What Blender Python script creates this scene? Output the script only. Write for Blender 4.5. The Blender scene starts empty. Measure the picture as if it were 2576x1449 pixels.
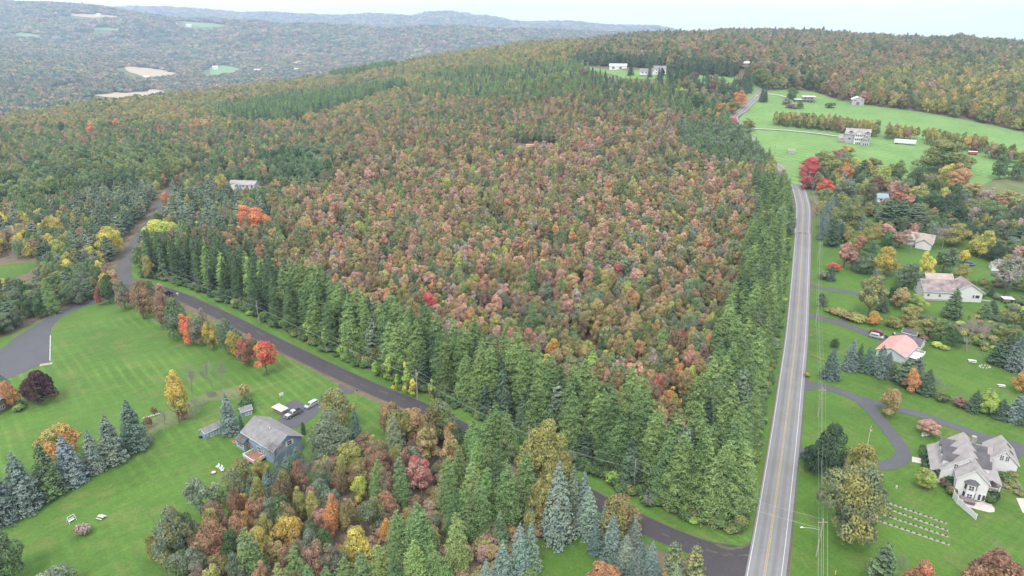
import bpy, math, random
import numpy as np
from mathutils import Vector, Matrix
from mathutils.geometry import delaunay_2d_cdt

# ------------------------------------------------------------------ camera, sky, sun, exposure
S = bpy.context.scene
CAM_H, PITCH, FOC, CX, CY = 115.0, math.radians(20.8), 1715.0, 1288.0, 724.5
cp, sp = math.cos(PITCH), math.sin(PITCH)
cam_data = bpy.data.cameras.new('camera')
cam = bpy.data.objects.new('camera', cam_data)
S.collection.objects.link(cam)
cam.location = (0, 0, CAM_H)
cam.rotation_euler = (math.radians(90) - PITCH, 0, 0)
cam_data.sensor_width = 36.0
cam_data.lens = 36.0 * FOC / 2576.0
cam_data.clip_start = 1.0
cam_data.clip_end = 40000.0
S.camera = cam

SUN_EL, SUN_AZ = math.radians(55), math.radians(200)
W = bpy.data.worlds.new('World'); S.world = W; W.use_nodes = True
nt = W.node_tree; nt.nodes.clear()
wo = nt.nodes.new('ShaderNodeOutputWorld'); bg = nt.nodes.new('ShaderNodeBackground')
sky = nt.nodes.new('ShaderNodeTexSky'); sky.sky_type = 'NISHITA'; sky.sun_disc = False
sky.sun_elevation = SUN_EL; sky.sun_rotation = SUN_AZ; sky.air_density = 1.0; sky.dust_density = 3.0
sc = nt.nodes.new('ShaderNodeMixRGB'); sc.blend_type = 'MULTIPLY'; sc.inputs[0].default_value = 1.0
sc.inputs[2].default_value = (0.10, 0.10, 0.10, 1)
nt.links.new(sky.outputs[0], sc.inputs[1])
tc = nt.nodes.new('ShaderNodeTexCoord'); sep = nt.nodes.new('ShaderNodeSeparateXYZ')
nt.links.new(tc.outputs['Generated'], sep.inputs[0])
# layered overcast: slow cloud bands, brighter towards the zenith
mp = nt.nodes.new('ShaderNodeMapping'); mp.inputs['Scale'].default_value = (1.2, 1.2, 9.0)
cn = nt.nodes.new('ShaderNodeTexNoise'); cn.inputs['Scale'].default_value = 2.2; cn.inputs['Detail'].default_value = 5
nt.links.new(tc.outputs['Generated'], mp.inputs[0]); nt.links.new(mp.outputs[0], cn.inputs[0])
cr = nt.nodes.new('ShaderNodeValToRGB')
cr.color_ramp.elements[0].position = 0.35; cr.color_ramp.elements[0].color = (1.00, 1.04, 1.05, 1)
cr.color_ramp.elements[1].position = 0.65; cr.color_ramp.elements[1].color = (1.14, 1.15, 1.15, 1)
nt.links.new(cn.outputs[0], cr.inputs[0])
mr = nt.nodes.new('ShaderNodeMapRange'); mr.inputs[1].default_value = 0.05; mr.inputs[2].default_value = 1.0
mr.inputs[3].default_value = 1.0; mr.inputs[4].default_value = 2.25
nt.links.new(sep.outputs[2], mr.inputs[0])
mul = nt.nodes.new('ShaderNodeVectorMath'); mul.operation = 'SCALE'
nt.links.new(cr.outputs[0], mul.inputs[0]); nt.links.new(mr.outputs[0], mul.inputs['Scale'])
mixw = nt.nodes.new('ShaderNodeMixRGB'); mixw.inputs[0].default_value = 0.84
nt.links.new(sc.outputs[0], mixw.inputs[1]); nt.links.new(mul.outputs[0], mixw.inputs[2])
nt.links.new(mixw.outputs[0], bg.inputs[0]); bg.inputs[1].default_value = 1.0
nt.links.new(bg.outputs[0], wo.inputs[0])

sl = bpy.data.lights.new('sun', 'SUN'); sl.energy = 2.3; sl.angle = math.radians(14); sl.color = (1.0, 0.97, 0.92)
so = bpy.data.objects.new('sun', sl); S.collection.objects.link(so)
so.rotation_euler = (math.radians(90) - SUN_EL, 0, -SUN_AZ + math.pi)
so.location = (0, -100, 400)
S.view_settings.view_transform = 'Standard'; S.view_settings.look = 'None'
S.view_settings.exposure = 0.58; S.view_settings.gamma = 1.0
S.render.resolution_x, S.render.resolution_y = 1024, 576
try:
    S.cycles.max_bounces = 5; S.cycles.diffuse_bounces = 2; S.cycles.transmission_bounces = 2
    S.cycles.volume_bounces = 0; S.cycles.transparent_max_bounces = 4
    S.cycles.caustics_reflective = False; S.cycles.caustics_refractive = False
except Exception: pass

# ------------------------------------------------------------------ picture coordinates -> rays and ground points
def ray(u, v):
    a = (u - CX) / FOC; b = (CY - v) / FOC
    return a, cp + b * sp, -sp + b * cp
def flat(u, v, z=0.0):
    a, y, d = ray(u, v); t = (z - CAM_H) / d
    return a * t, y * t
def proj(x, y, z):
    dz = z - CAM_H; dep = np.maximum(y * cp - dz * sp, 1.0); up = y * sp + dz * cp
    return CX + x / dep * FOC, CY - up / dep * FOC, dep
def Z(x0, y0, s):
    return lambda x, y: ((x0 + x / s) / 1.59006, (y0 + y / s) / 1.59006)
R1 = Z(0, 1100, 1.8114); R2 = Z(0, 1600, 1.84); R3 = Z(1200, 1500, 1.8021); R4 = Z(2500, 1500, 1.802)
R5 = Z(3100, 1400, 1.6024); R6 = Z(3100, 900, 2.07); RA = Z(2900, 450, 2.1538); RB = Z(2200, 80, 2.3418)
RC = Z(3000, 80, 2.3504); RD = Z(0, 0, 2.1467); RE = Z(1000, 0, 1.9815); RF = Z(0, 400, 1.9323)
R7 = Z(780, 1540, 4.026); R8 = Z(3580, 1700, 3.45); R9 = Z(3450, 1280, 6.586); R10 = Z(3640, 1100, 8.05)
R11 = Z(3320, 500, 6.44); R12 = Z(3600, 850, 5.175); R13 = Z(1100, 1300, 2.6344); R14 = Z(2000, 1200, 2.3418)
R15 = Z(500, 1850, 2.576)
def M(R, pts): return [R(x, y) for x, y in pts]

# ------------------------------------------------------------------ terrain
ctl = [(0,1449,0),(640,1449,0),(1288,1449,0),(1900,1449,0),(2576,1449,0),(-400,1449,0),(3000,1449,0),
 (0,1000,0),(640,1000,0),(1288,1000,0),(1900,1000,0),(2576,1000,1),(0,750,0),(500,750,0),(1000,750,0),(1500,750,0),
 (2000,750,1),(2560,780,4),(2050,650,6),(2050,570,10),(2040,500,15),(1950,420,22),(2150,375,28),(2280,362,30),
 (2450,390,27),(2560,410,26),(2300,600,11),(2500,600,11),(1880,290,37),(1905,240,47),(2030,256,44),(2160,268,42),
 (2400,310,35),(2560,335,31),(1555,172,68),(1650,190,64),(1800,205,60),(1870,196,63),(1622,142,80),(1500,178,64),
 (1300,370,20),(1300,250,40),(1300,170,60),(1000,300,12),(1000,225,26),(700,300,5),(700,400,2),(300,400,0),
 (0,420,0),(0,370,-2),(300,325,0),(600,470,0),(300,600,0),(1000,500,5),(1500,500,9),(1900,520,11),(1650,350,26),
 (2300,200,55),(2500,250,45),(2576,180,60),(2700,330,30),(2800,600,8),(-300,600,0),(-300,430,-2)]
crest = [(-400,345,-6),(-150,340,-5),(0,332,-5),(300,281,-2),(700,226,10),(850,204,22),(1000,176,37),(1130,147,50),(1250,129,61),(1450,108,78),
 (1600,103,88),(1700,97,92),(1850,88,97),(2000,96,95),(2150,102,92),(2300,108,88),(2500,122,78),(2800,138,72),(3100,148,68)]
def cpt(u, v, z):
    x, y = flat(u, v, z); return (x, y, z)
cpts = [cpt(*c) for c in ctl] + [cpt(*c) for c in crest] + [(-150,-60,0),(0,-60,0),(150,-60,0),(-500,100,0),(500,100,2),(-700,400,0)]
CP = np.array(cpts)
def tps_k(r2): return 0.5 * r2 * np.log(r2 + 1e-9)
SCL = 300.0
P_ = CP[:, :2] / SCL; n_ = len(P_)
K = tps_k(((P_[:, None] - P_[None]) ** 2).sum(-1)) + np.eye(n_) * 0.02
A_ = np.zeros((n_ + 3, n_ + 3)); A_[:n_, :n_] = K
A_[:n_, n_] = 1; A_[:n_, n_+1:] = P_; A_[n_, :n_] = 1; A_[n_+1:, :n_] = P_.T
COEF = np.linalg.solve(A_, np.concatenate([CP[:, 2], np.zeros(3)]))
def near_h(x, y):
    x = np.asarray(x, float) / SCL; y = np.asarray(y, float) / SCL
    out = COEF[n_] + COEF[n_+1] * x + COEF[n_+2] * y
    for i in range(n_):
        out = out + COEF[i] * tps_k((x - P_[i, 0]) ** 2 + (y - P_[i, 1]) ** 2)
    return out
CR = np.array([cpt(*c) for c in crest]); CRT = CR[:, 0] / CR[:, 1]
def uz(t): return CX + t * 1.06 * FOC        # far azimuth -> approximate picture column
SK1 = [(-600,0),(0,5),(200,14),(440,44),(586,56),(700,62),(851,66),(978,71),(1250,73),(1400,80),(1700,92),(2600,135)]
SK2 = [(-600,20),(293,22),(439,22.9),(527,26),(615,36.6),(650,37.5),(692,35.5),(760,39),(851,43),(978,39.7),(1041,44),(1080,38),(1121,37.5),
 (1232,47.6),(1311,58.7),(1390,57.8),(1446,60),(1539,68.6),(1590,68),(1641,68.5),(1668,73),(1690,79),(1760,100),(1900,118),(2600,140)]
def elev_at(u, v, yy):
    a, y, d = ray(u, v); return CAM_H + d / y * yy
def smooth(t):
    t = np.clip(t, 0, 1); return t * t * (3 - 2 * t)
def far_h(x, y):
    t = x / np.maximum(y, 1); u = uz(t)
    v1 = np.interp(u, *zip(*SK1)); v2 = np.interp(u, *zip(*SK2))
    b1 = (CY - v1) / FOC; b2 = (CY - v2) / FOC
    e1 = CAM_H + (-sp + b1 * cp) / (cp + b1 * sp) * 5200 - 6
    e2 = CAM_H + (-sp + b2 * cp) / (cp + b2 * sp) * 9400 - 14 + np.interp(u, [930, 1040, 1110, 1240], [0, 0, 26, 0])
    em = np.interp(u, [-400, 0, 250, 420, 700, 1300], [10, -10, -60, -97, -95, -80])
    q = [np.full_like(u, -103.0), em, np.interp(u, [0, 300, 600], [60, -10, -60]), e1, e1 * 0.35 - 20, e2, e2 * 0.7 - 60]
    yk = [1900.0, 2900.0, 3900.0, 5200.0, 6700.0, 9400.0, 14000.0]
    out = q[0].copy()
    for i in range(6):
        w = smooth((y - yk[i]) / (yk[i+1] - yk[i])) if i > 1 else np.clip((y - yk[i]) / (yk[i+1] - yk[i]), 0, 1)
        out = np.where(y > yk[i], q[i] * (1 - w) + q[i+1] * w, out)
    roll = (np.sin(x * 0.0046 + y * 0.0031) + np.sin(x * 0.0081 - y * 0.0052 + 1.3) + 0.6 * np.sin(x * 0.017 + y * 0.011)) * 5.5
    return out + roll * smooth((y - 2600) / 1500)
def terrain(x, y):
    x = np.asarray(x, float); y = np.asarray(y, float)
    t = x / np.maximum(y, 1.0)
    yc = np.interp(t, CRT, CR[:, 1]); xc = t * yc
    ys = np.minimum(y, yc); xs = np.where(y > yc, xc, x)
    hn = near_h(xs, ys) + (3.2 * np.sin(xs * 0.021 + 1) + 2.4 * np.sin(xs * 0.047 + ys * 0.01)) * smooth((ys - 900) / 500) * smooth((xs + 150) / 300)
    w = smooth((y - yc) / np.interp(uz(t), [900, 1500], [750, 1500]))
    fy = np.maximum(y, 1900.0)
    hf = far_h(t * fy, fy)
    return np.where(y > yc, hn * (1 - w) + hf * w, hn)
def th(x, y): return float(terrain(np.array([x]), np.array([y]))[0])
def G(u, v, dz=0.0):
    """picture point -> point on the terrain (ray march)"""
    a, yy, d = ray(u, v)
    t = np.geomspace(60, 13000, 900)
    g = CAM_H + d * t - terrain(a * t, yy * t) - dz
    k = np.argmax(g < 0)
    if g[k] >= 0: k = 899
    t0, t1 = t[max(k-1, 0)], t[k]
    for _ in range(2):
        tt = np.linspace(t0, t1, 24); g = CAM_H + d * tt - terrain(a * tt, yy * tt) - dz
        j = int(np.argmax(g < 0)); j = max(j, 1); t0, t1 = tt[j-1], tt[j]
    tm = (t0 + t1) / 2
    return (a * tm, yy * tm)

# ------------------------------------------------------------------ object helpers
COL = S.collection
def obj(name, me, mat=None, parent=None):
    o = bpy.data.objects.new(name, me); COL.objects.link(o)
    if mat is not None and me is not None and not me.materials:
        for m in (mat if isinstance(mat, (list, tuple)) else [mat]): me.materials.append(m)
    if parent is not None: o.parent = parent
    return o
def empty(name, loc, rz=0.0):
    o = bpy.data.objects.new(name, None); COL.objects.link(o)
    o.location = loc; o.rotation_euler = (0, 0, rz); o.empty_display_size = 0.5; return o
def tag(o, label=None, cat=None, group=None, kind=None):
    if label: o['label'] = label
    if cat: o['category'] = cat
    if group: o['group'] = group
    if kind: o['kind'] = kind
    return o
def mesh(name, v, f, smoothf=False, mi=None):
    me = bpy.data.meshes.new(name)
    me.from_pydata([tuple(map(float, p)) for p in v], [], [tuple(map(int, q)) for q in f]); me.update()
    if mi is not None: me.polygons.foreach_set('material_index', np.array(mi, dtype=np.int32))
    if smoothf: me.polygons.foreach_set('use_smooth', np.ones(len(me.polygons), dtype=bool))
    return me
def fast_mesh(name, v, quads):
    """v (n,3) array, quads (m,4) array"""
    me = bpy.data.meshes.new(name); v = np.asarray(v, np.float32); quads = np.asarray(quads, np.int32)
    k = quads.shape[1]
    me.vertices.add(len(v)); me.vertices.foreach_set('co', v.ravel())
    me.loops.add(quads.size); me.loops.foreach_set('vertex_index', quads.ravel())
    me.polygons.add(len(quads)); me.polygons.foreach_set('loop_start', np.arange(0, quads.size, k, dtype=np.int32))
    me.update(calc_edges=True); return me
class MB:
    """collects boxes, tubes and prisms into one mesh"""
    def __init__(s): s.v = []; s.f = []; s.m = []; s.mi = 0
    def add(s, v, f):
        n = len(s.v); s.v += [tuple(p) for p in v]; s.f += [tuple(i + n for i in q) for q in f]; s.m += [s.mi] * len(f)
    def box(s, x0, x1, y0, y1, z0, z1, rz=0, c=None):
        v = [(x0,y0,z0),(x1,y0,z0),(x1,y1,z0),(x0,y1,z0),(x0,y0,z1),(x1,y0,z1),(x1,y1,z1),(x0,y1,z1)]
        if rz:
            cc, ss = math.cos(rz), math.sin(rz); ox, oy = c if c else ((x0+x1)/2, (y0+y1)/2)
            v = [(ox + (x-ox)*cc - (y-oy)*ss, oy + (x-ox)*ss + (y-oy)*cc, z) for x, y, z in v]
        s.add(v, [(0,3,2,1),(4,5,6,7),(0,1,5,4),(1,2,6,5),(2,3,7,6),(3,0,4,7)]); return s
    def hexa(s, v): s.add(v, [(0,3,2,1),(4,5,6,7),(0,1,5,4),(1,2,6,5),(2,3,7,6),(3,0,4,7)]); return s
    def tube(s, pts, rad, n=6, cap=True):
        pts = [Vector(p) for p in pts]
        if not hasattr(rad, '__len__'): rad = [rad] * len(pts)
        base = len(s.v); ref = Vector((0, 0, 1))
        for i, p in enumerate(pts):
            d = (pts[min(i+1, len(pts)-1)] - pts[max(i-1, 0)]).normalized()
            a = d.cross(ref if abs(d.z) < 0.95 else Vector((1, 0, 0))).normalized(); b = d.cross(a)
            for k in range(n):
                th_ = 2 * math.pi * k / n
                s.v.append(tuple(p + (a * math.cos(th_) + b * math.sin(th_)) * rad[i]))
        for i in range(len(pts) - 1):
            for k in range(n):
                a0 = base + i*n + k; a1 = base + i*n + (k+1) % n
                s.f.append((a0, a1, a1 + n, a0 + n)); s.m.append(s.mi)
        if cap:
            s.f.append(tuple(base + k for k in range(n))[::-1]); s.m.append(s.mi)
            s.f.append(tuple(base + (len(pts)-1)*n + k for k in range(n))); s.m.append(s.mi)
        return s
    def prism(s, poly, z0, z1):
        n = len(poly); v = [(x, y, z0) for x, y in poly] + [(x, y, z1) for x, y in poly]
        s.add(v, [tuple(range(n))[::-1], tuple(range(n, 2*n))] + [(i, (i+1) % n, (i+1) % n + n, i + n) for i in range(n)]); return s
    def build(s, name, mat=None, parent=None, smoothf=False, bevel=0):
        o = obj(name, mesh(name, s.v, s.f, smoothf, s.m if any(s.m) else None), mat, parent)
        if bevel:
            md = o.modifiers.new('bevel', 'BEVEL'); md.width = bevel; md.segments = 2; md.limit_method = 'ANGLE'
        return o

# ------------------------------------------------------------------ materials
def mat(name, col, rough=0.8, noise=None, metal=0.0, spec=0.3, bump=None, alpha_trans=None):
    """noise = (scale, strength[, second colour]); variation of the surface's own colour"""
    m = bpy.data.materials.new(name); m.use_nodes = True; n = m.node_tree.nodes; l = m.node_tree.links
    b = n['Principled BSDF']; b.inputs['Roughness'].default_value = rough; b.inputs['Metallic'].default_value = metal
    b.inputs['Specular IOR Level'].default_value = spec
    b.inputs['Base Color'].default_value = (*col, 1)
    if noise:
        g = n.new('ShaderNodeNewGeometry'); t = n.new('ShaderNodeTexNoise'); t.inputs['Scale'].default_value = noise[0]; t.inputs['Detail'].default_value = 6
        l.new(g.outputs['Position'], t.inputs[0])
        r = n.new('ShaderNodeValToRGB'); r.color_ramp.elements[0].position = 0.3; r.color_ramp.elements[1].position = 0.7
        k = noise[1]; c2 = noise[2] if len(noise) > 2 else tuple(c * (1 - k) for c in col)
        c1 = tuple(min(c * (1 + (k if len(noise) < 3 else 0)), 1) for c in col)
        r.color_ramp.elements[0].color = (*c2, 1); r.color_ramp.elements[1].color = (*c1, 1)
        l.new(t.outputs[0], r.inputs[0]); l.new(r.outputs[0], b.inputs['Base Color'])
    if bump:
        g2 = n.new('ShaderNodeNewGeometry'); t2 = n.new('ShaderNodeTexNoise'); t2.inputs['Scale'].default_value = bump[0]
        l.new(g2.outputs['Position'], t2.inputs[0]); bb = n.new('ShaderNodeBump'); bb.inputs['Strength'].default_value = bump[1]; bb.inputs['Distance'].default_value = bump[2]
        l.new(t2.outputs[0], bb.inputs['Height']); l.new(bb.outputs[0], b.inputs['Normal'])
    return m
class NB:
    """small node-graph helper"""
    def __init__(s, name):
        s.m = bpy.data.materials.new(name); s.m.use_nodes = True; s.t = s.m.node_tree; s.n = s.t.nodes; s.l = s.t.links
        s.b = s.n['Principled BSDF']; s.b.inputs['Specular IOR Level'].default_value = 0.2; s.b.inputs['Roughness'].default_value = 0.9
        s.pos = s.n.new('ShaderNodeNewGeometry').outputs['Position']
    def noise(s, scale, detail=4, rough=0.55, rz=0, sx=1, sy=1, sz=1):
        p = s.pos
        if rz or sx != 1 or sy != 1 or sz != 1:
            r = s.n.new('ShaderNodeVectorRotate'); r.rotation_type = 'Z_AXIS'; r.inputs['Angle'].default_value = rz; s.l.new(p, r.inputs[0])
            mpp = s.n.new('ShaderNodeMapping'); mpp.inputs['Scale'].default_value = (sx, sy, sz); s.l.new(r.outputs[0], mpp.inputs[0]); p = mpp.outputs[0]
        t = s.n.new('ShaderNodeTexNoise'); t.inputs['Scale'].default_value = scale; t.inputs['Detail'].default_value = detail
        t.inputs['Roughness'].default_value = rough; s.l.new(p, t.inputs[0]); return t.outputs[0]
    def ramp(s, fac, stops):
        r = s.n.new('ShaderNodeValToRGB'); e = r.color_ramp.elements
        while len(e) < len(stops): e.new(0.5)
        for q, (p, c) in zip(e, stops):
            q.position = p; q.color = (*c, 1) if len(c) == 3 else c
        s.l.new(fac, r.inputs[0]); return r.outputs[0]
    def mix(s, fac, a, b, mode='MIX'):
        x = s.n.new('ShaderNodeMixRGB'); x.blend_type = mode
        for i, q in enumerate((fac, a, b)):
            if isinstance(q, (int, float)): x.inputs[i].default_value = q if i == 0 else (q, q, q, 1)
            elif isinstance(q, tuple): x.inputs[i].default_value = (*q, 1)
            else: s.l.new(q, x.inputs[i])
        return x.outputs[0]
    def math(s, op, a, b=0.0):
        x = s.n.new('ShaderNodeMath'); x.operation = op
        for i, q in enumerate((a, b)):
            if isinstance(q, (int, float)): x.inputs[i].default_value = q
            else: s.l.new(q, x.inputs[i])
        return x.outputs[0]
    def wave(s, scale, rz, dist=0.6):
        r = s.n.new('ShaderNodeVectorRotate'); r.rotation_type = 'Z_AXIS'; r.inputs['Angle'].default_value = rz; s.l.new(s.pos, r.inputs[0])
        t = s.n.new('ShaderNodeTexWave'); t.inputs['Scale'].default_value = scale; t.inputs['Distortion'].default_value = dist; t.inputs['Detail'].default_value = 2
        t.inputs['Detail Scale'].default_value = 0.3; s.l.new(r.outputs[0], t.inputs[0]); return t.outputs['Fac']
    def bump(s, h, st, d):
        x = s.n.new('ShaderNodeBump'); x.inputs['Strength'].default_value = st; x.inputs['Distance'].default_value = d
        s.l.new(h, x.inputs['Height']); s.l.new(x.outputs[0], s.b.inputs['Normal'])
    def out(s, c): s.l.new(c, s.b.inputs['Base Color']); return s.m

def lawn_mat(name, g1, g2, dry, stripe=None, dryness=0.5, amp=1.0):
    q = NB(name)
    a = q.ramp(q.noise(0.035, 5), [(0.35, g1), (0.65, g2)])
    a = q.mix(q.ramp(q.noise(0.11, 6, 0.65), [(dryness, (0, 0, 0)), (dryness + 0.22, (0.75,)*3)]), a, dry)
    if stripe:
        w = q.ramp(q.wave(stripe[0], stripe[1], 2.6), [(0.5, (1 - 0.06 * amp,)*3), (0.92, (1 + 0.3 * amp,)*3)])
        fade = q.ramp(q.noise(0.03, 2), [(0.42, (0.0,)*3), (0.7, (0.9,)*3)])
        a = q.mix(fade, a, q.mix(1.0, a, w, 'MULTIPLY'))
    a = q.mix(q.ramp(q.noise(0.06, 4, 0.7), [(0.56, (0, 0, 0)), (0.72, (0.5,)*3)]), a, tuple(v * 0.72 for v in g1))
    f = q.ramp(q.noise(1.3, 5, 0.7), [(0.25, (0.76,)*3), (0.75, (1.24,)*3)])
    a = q.mix(1.0, a, f, 'MULTIPLY')
    f = q.ramp(q.noise(0.5, 5, 0.7, stripe[1] if stripe else 0.6, 0.25, 1.0), [(0.3, (0.86,)*3), (0.7, (1.14,)*3)])
    a = q.mix(1.0, a, f, 'MULTIPLY')
    q.bump(q.noise(2.5, 4), 0.5, 0.15)
    return q.out(a)
M_LAWN_L = lawn_mat('mown_lawn_left', (0.049, 0.100, 0.017), (0.062, 0.124, 0.022), (0.108, 0.116, 0.037), (0.095, math.radians(-42)), 0.5)
M_LAWN_R = lawn_mat('mown_lawn_right', (0.042, 0.089, 0.013), (0.058, 0.117, 0.017), (0.090, 0.098, 0.033), (0.12, math.radians(55)), 0.5, 0.35)
M_FIELD = lawn_mat('hay_meadow', (0.085, 0.164, 0.045), (0.108, 0.185, 0.057), (0.136, 0.170, 0.074), (0.05, math.radians(-30)), 0.55)
M_FIELD_FAR = lawn_mat('far_pasture', (0.105, 0.184, 0.072), (0.126, 0.205, 0.086), (0.175, 0.198, 0.101), None, 0.5)
M_SCRUB = lawn_mat('rough_grass', (0.070, 0.091, 0.036), (0.091, 0.124, 0.044), (0.133, 0.124, 0.072), None, 0.42)
M_TAN = lawn_mat('harvested_field_soil', (0.281, 0.230, 0.156), (0.319, 0.261, 0.184), (0.255, 0.210, 0.150), None, 0.5)
q = NB('forest_floor')
sx_ = q.n.new('ShaderNodeSeparateXYZ'); q.l.new(q.pos, sx_.inputs[0]); mr_ = q.n.new('ShaderNodeMapRange'); mr_.inputs[1].default_value = 1300; mr_.inputs[2].default_value = 2000; q.l.new(sx_.outputs[1], mr_.inputs[0])
M_FLOOR = q.out(q.mix(mr_.outputs[0], q.mix(q.ramp(q.noise(0.25, 6, 0.7), [(0.35, (0, 0, 0)), (0.65, (1, 1, 1))]),
                      q.ramp(q.noise(0.02, 3), [(0.4, (0.06, 0.062, 0.035)), (0.6, (0.095, 0.072, 0.052))]), (0.13, 0.10, 0.07)), q.ramp(q.noise(0.02, 6, 0.7), [(0.35, (0.06, 0.075, 0.035)), (0.65, (0.12, 0.13, 0.065))])))
def asphalt(name, c, light, rz, crack=True):
    q = NB(name); q.b.inputs['Roughness'].default_value = 0.85
    a = q.ramp(q.noise(0.12, 5, 0.6), [(0.35, tuple(x * 0.88 for x in c)), (0.65, c)])
    a = q.mix(q.ramp(q.noise(0.9, 6, 0.75), [(0.52, (0, 0, 0)), (0.8, (0.35,)*3)]), a, light)
    f = q.ramp(q.noise(9, 3, 0.8), [(0.3, (0.88,)*3), (0.7, (1.12,)*3)])
    return q, q.mix(1.0, a, f, 'MULTIPLY')
q, a = asphalt('worn_grey_asphalt', (0.165, 0.162, 0.168), (0.235, 0.23, 0.235), 0)
# tyre tracks follow the road: uv.x holds metres from the centre line
uvn = q.n.new('ShaderNodeAttribute'); uvn.attribute_name = 'across'
tr = q.math('ABSOLUTE', q.math('SUBTRACT', q.math('ABSOLUTE', uvn.outputs['Fac']), 1.75))
trk = q.ramp(tr, [(0.3, (0.72,)*3), (0.75, (1.0,)*3), (1.1, (0.92,)*3)])
stain = q.ramp(q.math('ABSOLUTE', uvn.outputs['Fac']), [(0.0, (1,)*3), (1.0, (1,)*3)])
M_ROAD = q.out(q.mix(q.ramp(q.noise(0.3, 4, 0.6, 0, 1, 0.15), [(0.3, (0.5,)*3), (0.7, (1,)*3)]), a, q.mix(1.0, a, trk, 'MULTIPLY')))
q, a = asphalt('dark_asphalt', (0.046, 0.041, 0.046), (0.10, 0.092, 0.09), 0); M_ROAD2 = q.out(a)
q, a = asphalt('driveway_asphalt', (0.070, 0.070, 0.079), (0.11, 0.11, 0.113), 0); M_DRIVE = q.out(a)
M_GRAVEL = mat('pale_gravel', (0.26, 0.255, 0.25), 0.95, (0.5, 0.2), bump=(3, 0.5, 0.05))
M_SHOULDER = mat('dusty_shoulder', (0.085, 0.072, 0.058), 0.95, (0.9, 0.3, (0.05, 0.07, 0.03)))
M_WHITE_LINE = mat('white_road_paint', (0.36, 0.36, 0.37), 0.6, (1.5, 0.12))
M_YEL_LINE = mat('yellow_road_paint', (0.31, 0.235, 0.075), 0.6, (1.5, 0.15))
M_WATER = mat('river_water', (0.16, 0.16, 0.17), 0.15, None, spec=0.5)

# ------------------------------------------------------------------ ground sheet
NI, NJ = 430, 470
tt = np.linspace(-0.96, 0.96, NI)
yy = np.concatenate([np.linspace(-60, 60, 16)[:-1], np.geomspace(60 + 150, 11000 + 150, NJ - 15) - 150])
TT, YY = np.meshgrid(tt, yy); XX = TT * (YY + 340)
ZZ = terrain(XX, np.maximum(YY, -60))
vv = np.stack([XX.ravel(), YY.ravel(), ZZ.ravel()], 1)
ii = np.arange(NI * len(yy)).reshape(len(yy), NI)
qq = np.stack([ii[:-1, :-1].ravel(), ii[:-1, 1:].ravel(), ii[1:, 1:].ravel(), ii[1:, :-1].ravel()], 1)
gm = fast_mesh('ground', vv, qq); gm.polygons.foreach_set('use_smooth', np.ones(len(gm.polygons), dtype=bool))
tag(obj('ground', gm, M_FLOOR), kind='structure')

def resample(pts, step):
    out = [pts[0]]
    for a, b in zip(pts[:-1], pts[1:]):
        L = math.hypot(b[0]-a[0], b[1]-a[1]); k = max(1, int(L / step))
        out += [(a[0] + (b[0]-a[0]) * i / k, a[1] + (b[1]-a[1]) * i / k) for i in range(1, k + 1)]
    return out
def spline(pts, n=8):
    P = [np.array(p, float) for p in pts]; P = [2*P[0]-P[1]] + P + [2*P[-1]-P[-2]]; out = []
    for i in range(1, len(P) - 2):
        for k in range(n):
            t = k / n
            out.append(tuple(0.5 * ((2*P[i]) + (-P[i-1]+P[i+1])*t + (2*P[i-1]-5*P[i]+4*P[i+1]-P[i+2])*t*t + (-P[i-1]+3*P[i]-3*P[i+1]+P[i+2])*t**3)))
    out.append(tuple(P[-2])); return out
CLEAR = []
def sheet(name, pts, off, m, cell=6.0, jag=0.0, px=True, rnd=1):
    """draped sheet over the terrain inside a polygon (picture points or world points)"""
    w = [G(*p) for p in pts] if px else list(pts)
    if name != 'rough_ground' and name != 'road_shoulder': CLEAR.append(w)
    rr = random.Random(rnd)
    b = resample(w + [w[0]], cell * 0.6)[:-1]
    if jag: b = [(x + rr.uniform(-jag, jag), y + rr.uniform(-jag, jag)) for x, y in b]
    A = np.array(b); nb = len(b)
    gx = np.arange(A[:, 0].min(), A[:, 0].max(), cell); gy = np.arange(A[:, 1].min(), A[:, 1].max(), cell)
    X, Y = np.meshgrid(gx, gy); pin = np.stack([X.ravel(), Y.ravel()], 1)
    pin = pin[inside(pin[:, 0], pin[:, 1], b)]
    V = [Vector(p) for p in b] + [Vector(p) for p in pin]
    E = [(i, (i + 1) % nb) for i in range(nb)]
    v2, _, f2, _, _, _ = delaunay_2d_cdt(V, E, [], 1, 1e-3)
    v2 = np.array([(p.x, p.y) for p in v2]); z = terrain(v2[:, 0], v2[:, 1]) + off
    o = obj(name, mesh(name, np.column_stack([v2, z]), f2, True), m); tag(o, kind='structure'); return o
def inside(x, y, poly):
    x = np.asarray(x); y = np.asarray(y); r = np.zeros(x.shape, bool); n = len(poly); j = n - 1
    for i in range(n):
        xi, yi = poly[i]; xj, yj = poly[j]
        if yi != yj:
            c = ((yi > y) != (yj > y)) & (x < (xj - xi) * (y - yi) / (yj - yi) + xi); r ^= c
        j = i
    return r
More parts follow.
